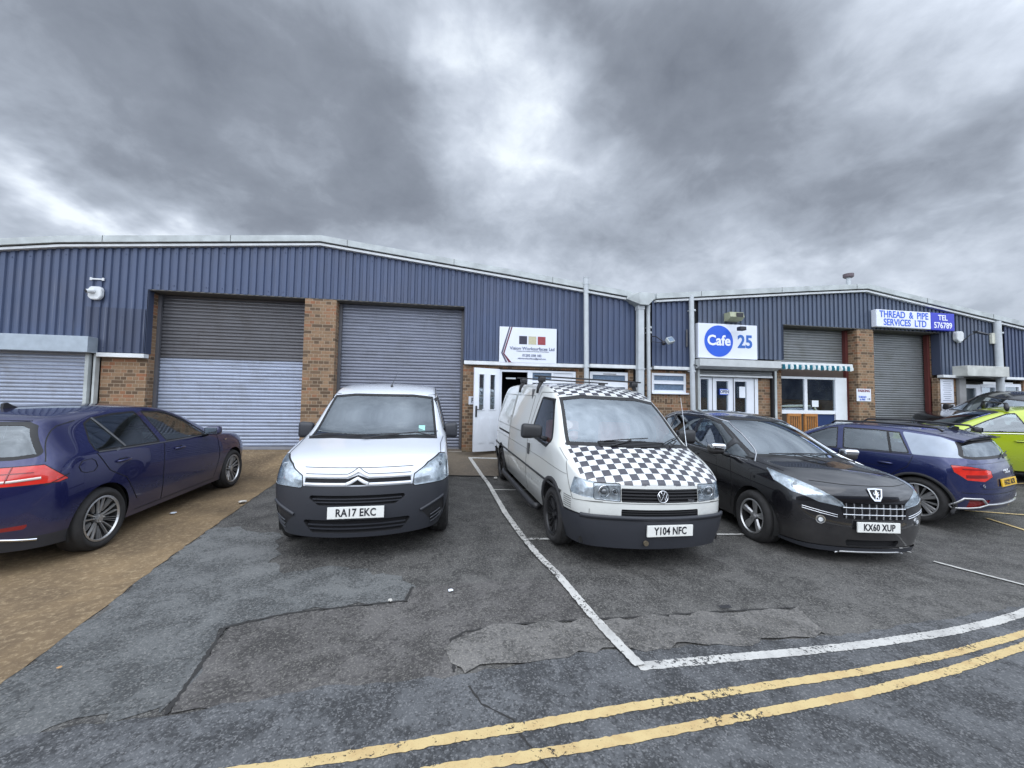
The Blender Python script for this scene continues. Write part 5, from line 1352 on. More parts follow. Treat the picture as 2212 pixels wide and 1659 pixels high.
def blue_hatchback():
    lo = [(.85,.21),(.89,.42),(.90,.64),(.89,.84)]
    secs = [
     (1.86, [(.70,.20),(.79,.40),(.81,.56),(.79,.70),(.73,.775),(.62,.81)], .83, 0),
     (1.62, [(.81,.20),(.87,.42),(.885,.62),(.87,.78),(.81,.875),(.68,.905)], .93, .16),
     (1.15, [(.84,.20),(.885,.42),(.898,.64),(.885,.83),(.84,.93),(.71,.965)], .985, .16),
     (.80, lo+[(.86,.955),(.745,1.01)], 1.035, .26),
     (.36, lo+[(.87,.97),(.70,1.24)], 1.27, .22),
     (-.08, lo+[(.875,.975),(.635,1.405)], 1.45, .12),
     (-.60, lo+[(.875,.985),(.63,1.425)], 1.475, .02),
     (-1.10, lo+[(.875,1.0),(.62,1.41)], 1.46, 0),
     (-1.50, lo[:3]+[(.885,.86),(.87,1.01),(.625,1.38)], 1.43, 0),
     (-1.80, [(.82,.22),(.875,.42),(.885,.66),(.875,.88),(.84,1.01),(.635,1.34)], 1.39, -.04)]
    sh = Shell(subdivide(cage(secs, [.26,.30,.30,.28,.22,.20], [.20,.29,.28,.24,.17,.06], 2.4, 4.0), 4))
    root = thing('hatchback_car', 'dark blue hatchback parked facing the pale roller shutter, red rear lamps showing', 'car')
    for x in (1.318, -1.318): sh.cut('arch', zarch(x, .32, .355))
    sh.drop(['arch'])
    items = [glaze(sh, 'ws', GE([(-.4,1.01),(.5,1.01),(.70,.99),(.60,1.36),(.4,1.39),(-.4,1.39)], 1), root, 'windscreen', 'screen', .03)]
    items.append(glaze(sh, 'rw', GE([(-.4,1.015),(.60,1.015),(.765,1.04),(.625,1.31),(.55,1.345),(-.4,1.345)], -1, .04, .04), root, 'rear_window', 'glass_dark', .032))
    for sg in (1, -1):
        items.append(glaze(sh, 'sf%d' % sg, GL([(.60,.975),(.26,1.22),(-.08,1.36),(-.50,1.385),(-.36,.985)], sg, .02), root, 'front_side_window', 'glass', .018))
        items.append(glaze(sh, 'sr%d' % sg, GL([(-.46,.99),(-.58,1.385),(-.90,1.378),(-1.22,1.345),(-1.33,1.30),(-1.41,1.12),(-1.41,1.03),(-1.38,1.012)], sg, .02), root, 'rear_side_window', 'glass', .018))
    tl = [(-2.05,.34,.95),(-2.0,.60,.96),(-1.86,.80,.965),(-1.72,.875,.82),(-1.80,.87,.80),(-2.0,.66,.80),(-2.09,.34,.80)]
    for sg in (1, -1):
        sh.cut('tls%d' % sg, zdir(tl, (-.75,.65,.05), sg, .008, .006)); sh.cut('tl%d' % sg, zdir(tl, (-.75,.65,.05), sg, .008), sel=('tls%d' % sg,))
        sh.cut('rf%d' % sg, zdir([(-2.08,.44,.435),(-1.95,.76,.455),(-1.96,.74,.415),(-2.08,.44,.405)], (-.85,.5,0), sg, .004))
        sh.cut('hl%d' % sg, zdir([(2.10,.42,.72),(1.72,.80,.83),(1.60,.84,.76),(1.98,.60,.64)], (.75,.65,.2), sg, .01))
    sh.cut('cladding', lambda P, Nn: np.maximum(P[:, 2]-.335, P[:, 0]+1.60))
    finish_glass(sh, root, items)
    for sg in (1, -1):
        o = obj('tail_light', offset(sh.take(['tl%d' % sg]), -.001), M['red_lens'], root, True)
        bm = bmesh.new(); ribbon(sh, [(.36*sg,.832),(.62*sg,.836),(.78*sg,.852)], 'rear', .022, .0, th=.003, bm=bm); obj('reverse_strip', bm, plain('pale lamp strip', (.62,.55,.50), .2, 0, .5), o, True)
        bm = bmesh.new(); ribbon(sh, [(.60*sg,.825),(.615*sg,.96)], 'rear', .008, .001, th=.003, bm=bm); ribbon(sh, [(.38*sg,.90),(.74*sg,.905)], 'rear', .008, .001, th=.002, bm=bm); obj('lamp_division', bm, M['red_dark'], o)
        obj('lamp_gap', sh.take(['tls%d' % sg]), M['seal'], root)
        obj('rear_reflector', sh.take(['rf%d' % sg]), M['red_dark'], root, True)
        lamp(sh, root, 'hl%d' % sg, 'headlight', .04)
    obj('rear_valance', sh.take(['cladding']), M['grey_plastic'], root, True)
    bm = bmesh.new()
    for sg in (1, -1): ribbon(sh, [(.38*sg,.345),(.58*sg,.342),(.76*sg,.305)], 'rear', .018, .004, th=.006, bm=bm)
    obj('exhaust_trim', bm, M['chrome'], root, True)
    obj('body', _body_only(sh), M['blue_paint'], root, True)
    bm = bmesh.new()
    for sg in (1, -1):
        ribbon(sh, [(.76,.30),(.86,.60),(.82,.94)], 'side', .006, bm=bm, sg=sg); ribbon(sh, [(-.42,.28),(-.44,.60),(-.41,.97)], 'side', .006, bm=bm, sg=sg)
        ribbon(sh, [(-.86,.40),(-1.04,.68),(-1.26,.80),(-1.40,1.0)], 'side', .006, bm=bm, sg=sg); ribbon(sh, [(-.86,.27),(.80,.27)], 'side', .006, bm=bm, sg=sg)
        ribbon(sh, [(-1.70,.86),(-1.86,.78)], 'side', .006, bm=bm, sg=sg)
        ribbon(sh, [(.775*sg,.99),(.76*sg,1.05),(.70*sg,1.22),(.655*sg,1.33)], 'rear', .008, bm=bm)
    ribbon(sh, [(-.56,1.348),(0,1.372),(.56,1.348)], 'rear', .006, bm=bm); ribbon(sh, [(-.30,.80),(-.44,.68),(-.50,.60),(.50,.60),(.44,.68),(.30,.80)], 'rear', .006, bm=bm)
    ribbon(sh, [(-1.43,.93),(-1.47,.955),(-1.57,.95),(-1.61,.90),(-1.59,.85),(-1.54,.83),(-1.45,.83),(-1.41,.87)], 'side', .005, bm=bm, sg=-1, closed=True)
    obj('panel_line', bm, M['seal'], root)
    bm = bmesh.new()
    for sg in (1, -1): ribbon(sh, [(.60,.972),(-.38,.982),(-1.38,1.008)], 'side', .012, .002, th=.003, bm=bm, sg=sg); obj('window_trim', bm, plain('dull trim', (.16,.165,.17), .35, .6), root, True); bm = bmesh.new(); ribbon(sh, [(-1.02,1.02),(-1.20,1.345)], 'side', .022, .003, th=.004, bm=bm, sg=sg); obj('quarter_bar', bm, plain('dull trim', (.16,.165,.17), .35, .6), root, True); bm = bmesh.new()
    bm.free()
    p, n = sh.side(-1.17, .985, -1); bm = bmesh.new(); ribbon(sh, [(-1.10,1.005),(-1.16,.995)], 'side', .022, .001, th=.002, bm=bm, sg=-1); ribbon(sh, [(1.02,.84),(1.10,.845)], 'side', .018, .001, th=.003, bm=bm, sg=-1); obj('badge', bm, M['chrome'], root)
    p, n = sh.front(.30, .70, -1); bm = bmesh.new(); ribbon(sh, [(-.36,.705),(-.50,.70)], 'rear', .022, .001, th=.004, bm=bm); bdg = obj('badge', bm, M['chrome'], root)
    p, n = sh.front(0, .73, -1); plate(root, 'HN18 XKD', p+Vector((-.012, 0, -.18)), (-1, 0, .05), m='plate_yellow') if False else None
    handles(root, sh, (-.13, -1.08), .875, M['blue_paint']); wheelset(root, (1.318, -1.318), .775, .315, .225, .225, 'multi', 'alloy', .36)
    for sg in (1, -1): mirror(root, .44, .88, 1.0, sg, 'blue_paint', (.15, .20, .13))
    shark_fin(root, sh, -1.25, M['black_plastic'])
    bm = bmesh.new(); p, n = sh.front(0, 1.34, -1); cabin(root, 1.0, -1.5, .80, .30, [(-.25, -.36), (-.25, .36)], (.35, .98), (.10, -.36, .95), bench=-1.05)
    obj('underbody', bx(-1.6, 1.6, -.76, .76, .17, .23), M['underbody'], root)
    place(root, -4.43, 6.066, 1.598)
blue_hatchback()

# ================= black people carrier
def black_car():
    lo = [(.86,.22),(.905,.42),(.918,.66),(.905,.90)]
    secs = [
     (1.90, [(.70,.17),(.80,.36),(.83,.58),(.82,.75),(.77,.855),(.64,.90)], .92, 0),
     (1.66, [(.81,.19),(.885,.40),(.90,.62),(.89,.84),(.84,.96),(.69,1.005)], 1.03, .12),
     (1.28, [(.85,.21),(.90,.42),(.918,.66),(.905,.87),(.85,.985),(.72,1.03)], 1.065, .20),
     (.94, lo+[(.875,1.02),(.765,1.085)], 1.12, .30),
     (.46, lo+[(.885,1.05),(.725,1.32)], 1.36, .28),
     (-.06, lo+[(.89,1.07),(.665,1.55)], 1.60, .18),
     (-.58, lo+[(.89,1.09),(.655,1.60)], 1.665, .02),
     (-1.10, lo+[(.885,1.10),(.65,1.59)], 1.655, 0),
     (-1.56, lo+[(.87,1.12),(.64,1.53)], 1.595, 0),
     (-1.86, [(.82,.26),(.87,.44),(.88,.68),(.87,.92),(.83,1.12),(.60,1.43)], 1.48, -.03)]
    sh = Shell(subdivide(cage(secs, [.15,.20,.21,.20,.17,.14], [.18,.24,.24,.22,.18,.08], 2.8), 4))
    root = thing('black_car', 'black tall family car with chrome lattice grille parked facing the road', 'car')
    for x in (1.3065, -1.3065): sh.cut('arch', zarch(x, .335, .375))
    sh.drop(['arch'])
    items = [glaze(sh, 'ws', GE([(-.4,1.09),(.5,1.085),(.73,1.065),(.62,1.52),(.4,1.555),(-.4,1.555)], 1), root, 'windscreen', 'screen', .03),
             glaze(sh, 'rw', GE([(-.4,1.12),(.62,1.12),(.55,1.42),(-.4,1.44)], -1), root, 'rear_window', 'glass_dark', .04)]
    for sg in (1, -1):
        items.append(glaze(sh, 'sq%d' % sg, GL([(1.08,1.04),(.70,1.22),(.62,1.04)], sg, .015), root, 'quarter_window', 'glass', .012))
        items.append(glaze(sh, 'sf%d' % sg, GL([(.57,1.04),(.62,1.255),(.20,1.46),(-.12,1.52),(-.24,1.53),(-.26,1.06)], sg, .02), root, 'front_side_window', 'glass', .015))
        items.append(glaze(sh, 'sr%d' % sg, GL([(-.32,1.065),(-.30,1.535),(-.80,1.54),(-1.08,1.525),(-1.12,1.10)], sg, .02), root, 'rear_side_window', 'glass_dark', .015))
        items.append(glaze(sh, 'sx%d' % sg, GL([(-1.18,1.11),(-1.15,1.51),(-1.45,1.44),(-1.66,1.30),(-1.66,1.16)], sg, .02), root, 'quarter_window', 'glass_dark', .015))
    hl = [(1.46,.84,1.00),(1.62,.80,.955),(1.90,.64,.87),(2.06,.40,.735),(2.08,.36,.675),(1.98,.60,.70),(1.82,.80,.775),(1.62,.87,.875)]
    for sg in (1, -1):
        sh.cut('hls%d' % sg, zdir(hl, (.70,.55,.45), sg, .008, .005)); sh.cut('hl%d' % sg, zdir(hl, (.70,.55,.45), sg, .008), sel=('hls%d' % sg,))
    sh.cut('grille', zend([(-.42,.73),(.42,.73),(.38,.545),(-.38,.545)], 1, .04, 0, .3))
    sh.cut('intake', zend([(-.34,.315),(.34,.315),(.30,.235),(-.30,.235)], 1, .02, 0, .3))
    sh.cut('skid', lambda P, Nn: np.maximum(np.maximum(P[:, 2]-.225, 1.60-P[:, 0]), -1))
    finish_glass(sh, root, items)
    for sg in (1, -1):
        lamp(sh, root, 'hl%d' % sg, 'headlight', .05, bulbs=[((1.78,.73*sg,.855),.045), ((1.91,.58*sg,.78),.036)])
        obj('lamp_gap', sh.take(['hls%d' % sg]), M['seal'], root)
    gr = obj('grille', bowl(sh.take(['grille']), .05, (1,0,0)), M['gap'], root)
    bm = bmesh.new()
    for z in (.60, .675): ribbon(sh, [(-.385,z-.002),(0,z+.004),(.385,z-.002)], 'front', .010, -.004, th=.010, bm=bm)
    for k in range(9): y = -.35+.70*k/8; ribbon(sh, [(y,.555),(y,.722)], 'front', .009, -.008, th=.010, bm=bm)
    obj('chrome_lattice', bm, M['chrome'], gr, True)
    obj('lower_intake', bowl(sh.take(['intake']), .04, (1,0,0)), M['gap'], root)
    obj('skid_plate', offset(sh.take(['skid']), .012), M['grey_plastic'], root, True)
    bm = bmesh.new(); ribbon(sh, [(-.42,.155),(-.34,.178),(0,.182),(.34,.178),(.42,.155)], 'front', .016, .016, th=.006, bm=bm); obj('skid_trim', bm, M['alloy'], root, True)
    for sg in (1, -1):
        p, n = sh.front(.60*sg, .52); bm = bmesh.new(); cyl(bm, p-n*.02, p+n*.006, .048, n=24); fo = obj('fog_light', bm, M['chrome'], root)
        bm = bmesh.new(); cyl(bm, p+n*.0065, p+n*.009, .040, n=24); obj('lens', bm, M['bulb_glass'], fo); bm = bmesh.new(); cyl(bm, p+n*.0095, p+n*.012, .024, n=16); obj('lens_centre', bm, M['reflector'], fo)
        bm = bmesh.new()
        for z in (.62, .597): ribbon(sh, [(.44*sg,z-.035),(.60*sg,z-.005),(.76*sg,z+.03)], 'front', .007, .001, th=.003, bm=bm)
        obj('bumper_trim', bm, M['chrome'], root, True)
        bm = bmesh.new(); ribbon(sh, [(1.20,1.015),(.90,1.17),(.56,1.335),(.20,1.485),(-.12,1.548),(-.30,1.562),(-.80,1.568),(-1.2,1.535),(-1.5,1.44)], 'side', .018, .002, th=.004, bm=bm, sg=sg); ribbon(sh, [(1.10,1.02),(-.30,1.045),(-1.2,1.085)], 'side', .008, .002, th=.003, bm=bm, sg=sg)
        obj('chrome_window_line', bm, M['chrome'], root, True)
    obj('body', _body_only(sh), M['black_paint'], root, True)
    bm = bmesh.new(); ribbon(sh, [(-.62,.925),(-.30,.912),(.30,.912),(.62,.925)], 'front', .006, bm=bm)
    for sg in (1, -1):
        ribbon(sh, [(1.62,.74*sg),(1.3,.77*sg),(1.0,.80*sg)], 'top', .005, bm=bm); ribbon(sh, [(.86,.32),(.92,.62),(.80,1.02)], 'side', .006, bm=bm, sg=sg)
        ribbon(sh, [(-.28,.30),(-.28,1.05)], 'side', .006, bm=bm, sg=sg); ribbon(sh, [(-.90,.42),(-1.08,.80),(-1.15,1.08)], 'side', .006, bm=bm, sg=sg)
    obj('panel_line', bm, M['seal'], root)
    # shield with rampant animal on the nose
    p, n = sh.front(0, .825); c = p+n*.006; ya = Vector((0, 0, 1))-n*n.z; mt = frame_m(c, (0, 1, 0), ya)
    def flat(pts, z0, z1, m, par=root, name='emblem', sc=1.0):
        bm = bmesh.new(); prism(bm, [(x*sc, y*sc) for x, y in pts], 'z', z0, z1); bmesh.ops.triangulate(bm, faces=bm.faces[:]); o = obj(name, bm, m, par); o.data.transform(mt); return o
    shd = [(-.092,.068),(0,.073),(.092,.068),(.068,-.026),(.035,-.070),(-.035,-.070),(-.068,-.026)]
    em = flat(shd, -.004, .004, M['chrome']); flat([(x*.76,y*.76+.004) for x, y in shd], .0045, .006, M['ink'], em, 'emblem_field')
    lion = [(-.005,.060),(.012,.062),(.020,.050),(.014,.040),(.022,.030),(.038,.038),(.040,.030),(.026,.018),(.024,.006),(.040,.010),(.042,.002),(.024,-.008),(.018,-.022),(.028,-.038),(.022,-.054),(.008,-.056),(.014,-.042),(.002,-.028),(-.012,-.040),(-.018,-.056),(-.030,-.056),(-.022,-.040),(-.016,-.018),(-.012,.0),(-.030,-.006),(-.042,.012),(-.034,.034),(-.028,.030),(-.032,.014),(-.024,.008),(-.012,.020),(-.014,.040)]
    flat([(x*.85, y*.85) for x, y in lion], .0062, .009, M['chrome'], em, 'rampant_animal')
    p, n = sh.front(0.0, .47); plate(root, 'KX60 XUP', Vector((p.x+.028, .0, .475)), (1, 0, .04))
    wheelset(root, (1.3065, -1.3065), .80, .33, .225, .215, 'twist5', 'alloy', .38, .89)
    for sg in (1, -1): mirror(root, .72, .90, 1.055, sg, 'black_paint', (.15, .23, .155), cap='chrome')
    handles(root, sh, (-.08, -1.0), .93, M['black_paint'])
    wiper(root, sh, [(-.02,1.07),(-.25,1.12),(-.55,1.10),(.15,1.135)]); wiper(root, sh, [(.52,1.06),(.30,1.115),(-.05,1.125),(.60,1.13)])
    p, n = sh.top(1.42, -.12); 
    bm = bmesh.new(); bmesh.ops.create_uvsphere(bm, u_segments=10, v_segments=6, radius=.014); bmesh.ops.translate(bm, verts=bm.verts[:], vec=p); obj('washer_jet', bm, M['seal'], root)
    cabin(root, 1.1, -1.5, .82, .36, [(-.25, -.37), (-.25, .37)], (.50, 1.08), (.20, -.37, 1.02), bench=-1.05)
    obj('underbody', bx(-1.6, 1.6, -.76, .76, .17, .23), M['underbody'], root)
    place(root, 4.90, 5.88, -1.64, dz=-.03)
black_car()

# ================= navy compact suv seen from behind
def navy_suv():
    lo = [(.85,.24),(.885,.44),(.895,.68),(.885,.90)]
    secs = [
     (1.84, [(.72,.22),(.80,.42),(.82,.62),(.80,.78),(.74,.875),(.62,.91)], .93, 0),
     (1.60, [(.82,.22),(.875,.44),(.89,.66),(.875,.84),(.82,.935),(.68,.965)], .99, .15),
     (1.12, [(.84,.24),(.885,.44),(.895,.68),(.885,.88),(.84,.985),(.71,1.02)], 1.045, .15),
     (.80, lo+[(.86,1.0),(.75,1.06)], 1.085, .24),
     (.36, lo+[(.87,1.01),(.70,1.28)], 1.32, .2),
     (-.06, lo+[(.87,1.02),(.64,1.445)], 1.49, .12),
     (-.60, lo+[(.87,1.03),(.635,1.46)], 1.515, .02),
     (-1.10, lo+[(.865,1.045),(.62,1.435)], 1.49, 0),
     (-1.45, lo+[(.85,1.06),(.61,1.385)], 1.44, 0),
     (-1.70, [(.83,.30),(.875,.46),(.885,.70),(.875,.92),(.83,1.06),(.63,1.31)], 1.365, -.04)]
    sh = Shell(subdivide(cage(secs, [.22,.26,.26,.24,.18,.16], [.26,.33,.31,.29,.22,.06], 2.6, 4.0), 4))
    root = thing('compact_suv', 'navy blue compact SUV with silver rear pillar panel and yellow rear plate', 'car')
    for x in (1.2975, -1.2975): sh.cut('arch', zarch(x, .350, .395))
    sh.drop(['arch'])
    items = [glaze(sh, 'ws', GE([(-.4,1.05),(.5,1.05),(.70,1.04),(.60,1.40),(.4,1.43),(-.4,1.43)], 1), root, 'windscreen', 'screen', .03),
             glaze(sh, 'rw', GE([(-.4,1.04),(.60,1.04),(.76,1.065),(.625,1.285),(.55,1.305),(-.4,1.305)], -1, .04, .06), root, 'rear_window', 'glass_dark', .04)]
    for sg in (1, -1):
        items.append(glaze(sh, 'sf%d' % sg, GL([(.62,1.02),(.28,1.26),(-.02,1.39),(-.14,1.40),(-.22,1.03)], sg, .02), root, 'front_side_window', 'glass', .018))
        items.append(glaze(sh, 'sr%d' % sg, GL([(-.30,1.035),(-.22,1.405),(-.70,1.405),(-1.02,1.385),(-1.22,1.06)], sg, .02), root, 'rear_side_window', 'glass', .018))
        sh.cut('blade%d' % sg, zside([(-1.25,1.055),(-1.05,1.395),(-1.5,1.345),(-1.72,1.26),(-1.86,1.06)], sg, .01, 0, .45))
    tl = [(-1.99,.44,.885),(-1.86,.72,.945),(-1.68,.84,.955),(-1.74,.86,.86),(-1.88,.80,.755),(-2.0,.60,.735),(-2.02,.44,.80)]
    for sg in (1, -1):
        sh.cut('tls%d' % sg, zdir(tl, (-.8,.6,.1), sg, .006, .006)); sh.cut('tl%d' % sg, zdir(tl, (-.8,.6,.1), sg, .006), sel=('tls%d' % sg,))
        sh.cut('vent%d' % sg, zdir([(-2.05,.52,.46),(-1.92,.78,.47),(-1.90,.80,.34),(-2.0,.60,.33)], (-.85,.5,0), sg, .01))
    finish_glass(sh, root, items)
    for sg in (1, -1):
        o = obj('tail_light', offset(sh.take(['tl%d' % sg]), -.001), M['red_lens'], root, True)
        bm = bmesh.new(); ribbon(sh, [(.50*sg,.80),(.76*sg,.80)], 'rear', .045, .0, th=.003, bm=bm); ribbon(sh, [(.50*sg,.90),(.78*sg,.905)], 'rear', .018, .0, th=.003, bm=bm); obj('lamp_pattern', bm, M['red_dark'], o)
        obj('lamp_gap', sh.take(['tls%d' % sg]), M['seal'], root)
        obj('pillar_blade', offset(sh.take(['blade%d' % sg]), .003), M['blade'], root, True)
        obj('bumper_vent', bowl(sh.take(['vent%d' % sg]), .02), M['red_dark'], root)
        bm = bmesh.new(); ribbon(sh, [(.0,.375),(.50*sg,.385),(.60*sg,.345),(.82*sg,.315),(.84*sg,.36),(.78*sg,.475),(.60*sg,.475),(.52*sg,.40)], 'rear', .026, .004, th=.010, bm=bm); obj('silver_bumper_trim', bm, M['alloy'], root, True)
    obj('body', _body_only(sh), M['audi_blue'], root, True)
    # spoiler over the rear window
    bm = bmesh.new(); P = []
    for t in np.linspace(-1, 1, 13):
        y = t*.60; zt = 1.385-.045*t*t; x0 = -1.52; x1 = -1.80+.05*t*t; zt = sh.top(x0, y*.98)[0].z-.010
        P.append([bm.verts.new(v) for v in ((x0, y, zt+.012), (x1, y, zt-.038), (x1+.01, y, zt-.065), (x0+.05, y, zt-.06))])
    for A, B in zip(P, P[1:]):
        for k in range(4): bm.faces.new((A[k], A[(k+1) % 4], B[(k+1) % 4], B[k]))
    bm.faces.new(P[0]); bm.faces.new(P[-1][::-1]); bmesh.ops.recalc_face_normals(bm, faces=bm.faces[:]); obj('spoiler', bm, M['audi_blue'], root, False)
    bm = bmesh.new(); box(bm, -1.80, -1.72, -.55, .55, 1.315, 1.325); obj('spoiler_underside', bm, M['seal'], root)
    bm = bmesh.new()
    for sg in (1, -1):
        ribbon(sh, [(.76,.34),(.84,.62),(.80,.98)], 'side', .006, bm=bm, sg=sg); ribbon(sh, [(-.26,.34),(-.26,1.02)], 'side', .006, bm=bm, sg=sg); ribbon(sh, [(-.86,.46),(-1.02,.72),(-1.20,.86),(-1.26,1.04)], 'side', .006, bm=bm, sg=sg)
        ribbon(sh, [(-1.45,.56*sg),(-1.50,.40*sg)], 'top', .004, bm=bm)
    ribbon(sh, [(-.80,.56),(-.30,.545),(.30,.545),(.80,.56)], 'rear', .008, bm=bm); ribbon(sh, [(-.72,.98),(0,.99),(.72,.98)], 'rear', .004, bm=bm); ribbon(sh, [(-.60,.62),(.60,.62)], 'rear', .005, bm=bm)
    obj('panel_line', bm, M['seal'], root)
    bm = bmesh.new()
    for sg in (1, -1): ribbon(sh, [(-.95,.80),(-.70,.815),(-.15,.80)], 'side', .004, bm=bm, sg=sg); ribbon(sh, [(.60,1.012),(-.26,1.025),(-1.24,1.05)], 'side', .010, .002, th=.003, bm=bm, sg=sg); obj('window_trim', bm, M['seal'], root); bm = bmesh.new(); ribbon(sh, [(-.98,1.05),(-.86,1.39)], 'side', .03, .003, th=.003, bm=bm, sg=sg); obj('quarter_bar', bm, M['seal'], root); bm = bmesh.new()
    bm.free()
    for sg in (1, -1):
        for x0 in (1,):
            bm = bmesh.new(); ribbon(sh, [(-1.2975+.41*math.cos(a), .350+.41*math.sin(a)) for a in np.linspace(-.25, math.pi+.25, 22)], 'side', .040, .0, th=.012, bm=bm, sg=sg); obj('wheel_arch_trim', bm, M['audi_blue'], root, True)
        bm = bmesh.new(); P = [Vector((x, .565*sg, interp([(-1.5,1.475),(-1.1,1.505),(-.6,1.52),(0,1.50)][:], x))) for x in np.linspace(-1.45, -.05, 12)]; P = [Vector((P[0].x-.06, P[0].y, P[0].z-.05))]+P+[Vector((P[-1].x+.06, P[-1].y, P[-1].z-.04))]; sweep(bm, P, .017, n=8); obj('roof_rail', bm, M['black_plastic'], root, True)
    p, n = sh.front(0, .70, -1); plate(root, 'HG22 BZR', p+Vector((-.014, 0, 0)), (-1, 0, .12), m='plate_yellow')
    # four linked rings
    p, n = sh.front(0, .855, -1); mt = frame_m(p+n*.006, (0, -1, 0), Vector((0, 0, 1))-n*n.z)
    bm = bmesh.new()
    for k in range(4): sweep(bm, [mt @ Vector((-.062+.0413*k+.028*math.cos(a), .028*math.sin(a), .001*(k % 2))) for a in [2*math.pi*j/24 for j in range(24)]], .0042, n=5, closed=True)
    obj('emblem', bm, M['chrome'], root, True)
    p, n = sh.front(.56, .665, -1); text('badge_lettering', 'Q2', .07, M['chrome'], root, frame_m(p+n*.004, (0, -1, 0), Vector((0, 0, 1))-n*n.z), xs=1.15, ext=.002)
    p, n = sh.front(-.55, .665, -1); text('badge_lettering', '35 TFSI', .028, M['chrome'], root, frame_m(p+n*.004, (0, -1, 0), Vector((0, 0, 1))-n*n.z), xs=1.2, ext=.002)
    handles(root, sh, (-.05, -.92), .875, M['audi_blue']); wheelset(root, (1.2975, -1.2975), .775, .352, .22, .252, 'q5', 'alloy', .40, .87)
    for sg in (1, -1): mirror(root, .48, .88, 1.03, sg, 'audi_blue', (.15, .21, .14))
    wiper(root, sh, [(-.05,1.03),(-.12,1.07),(-.10,1.06),(-.42,1.10)], how='rear'); shark_fin(root, sh, -1.42, M['seal'])
    cabin(root, 1.0, -1.4, .80, .34, [(-.25, -.36), (-.25, .36)], (.35, 1.02), (.10, -.36, .98), bench=-.95)
    obj('underbody', bx(-1.6, 1.5, -.76, .76, .20, .26), M['underbody'], root)
    place(root, 7.88, 6.70, 1.83, dz=.035)
navy_suv()

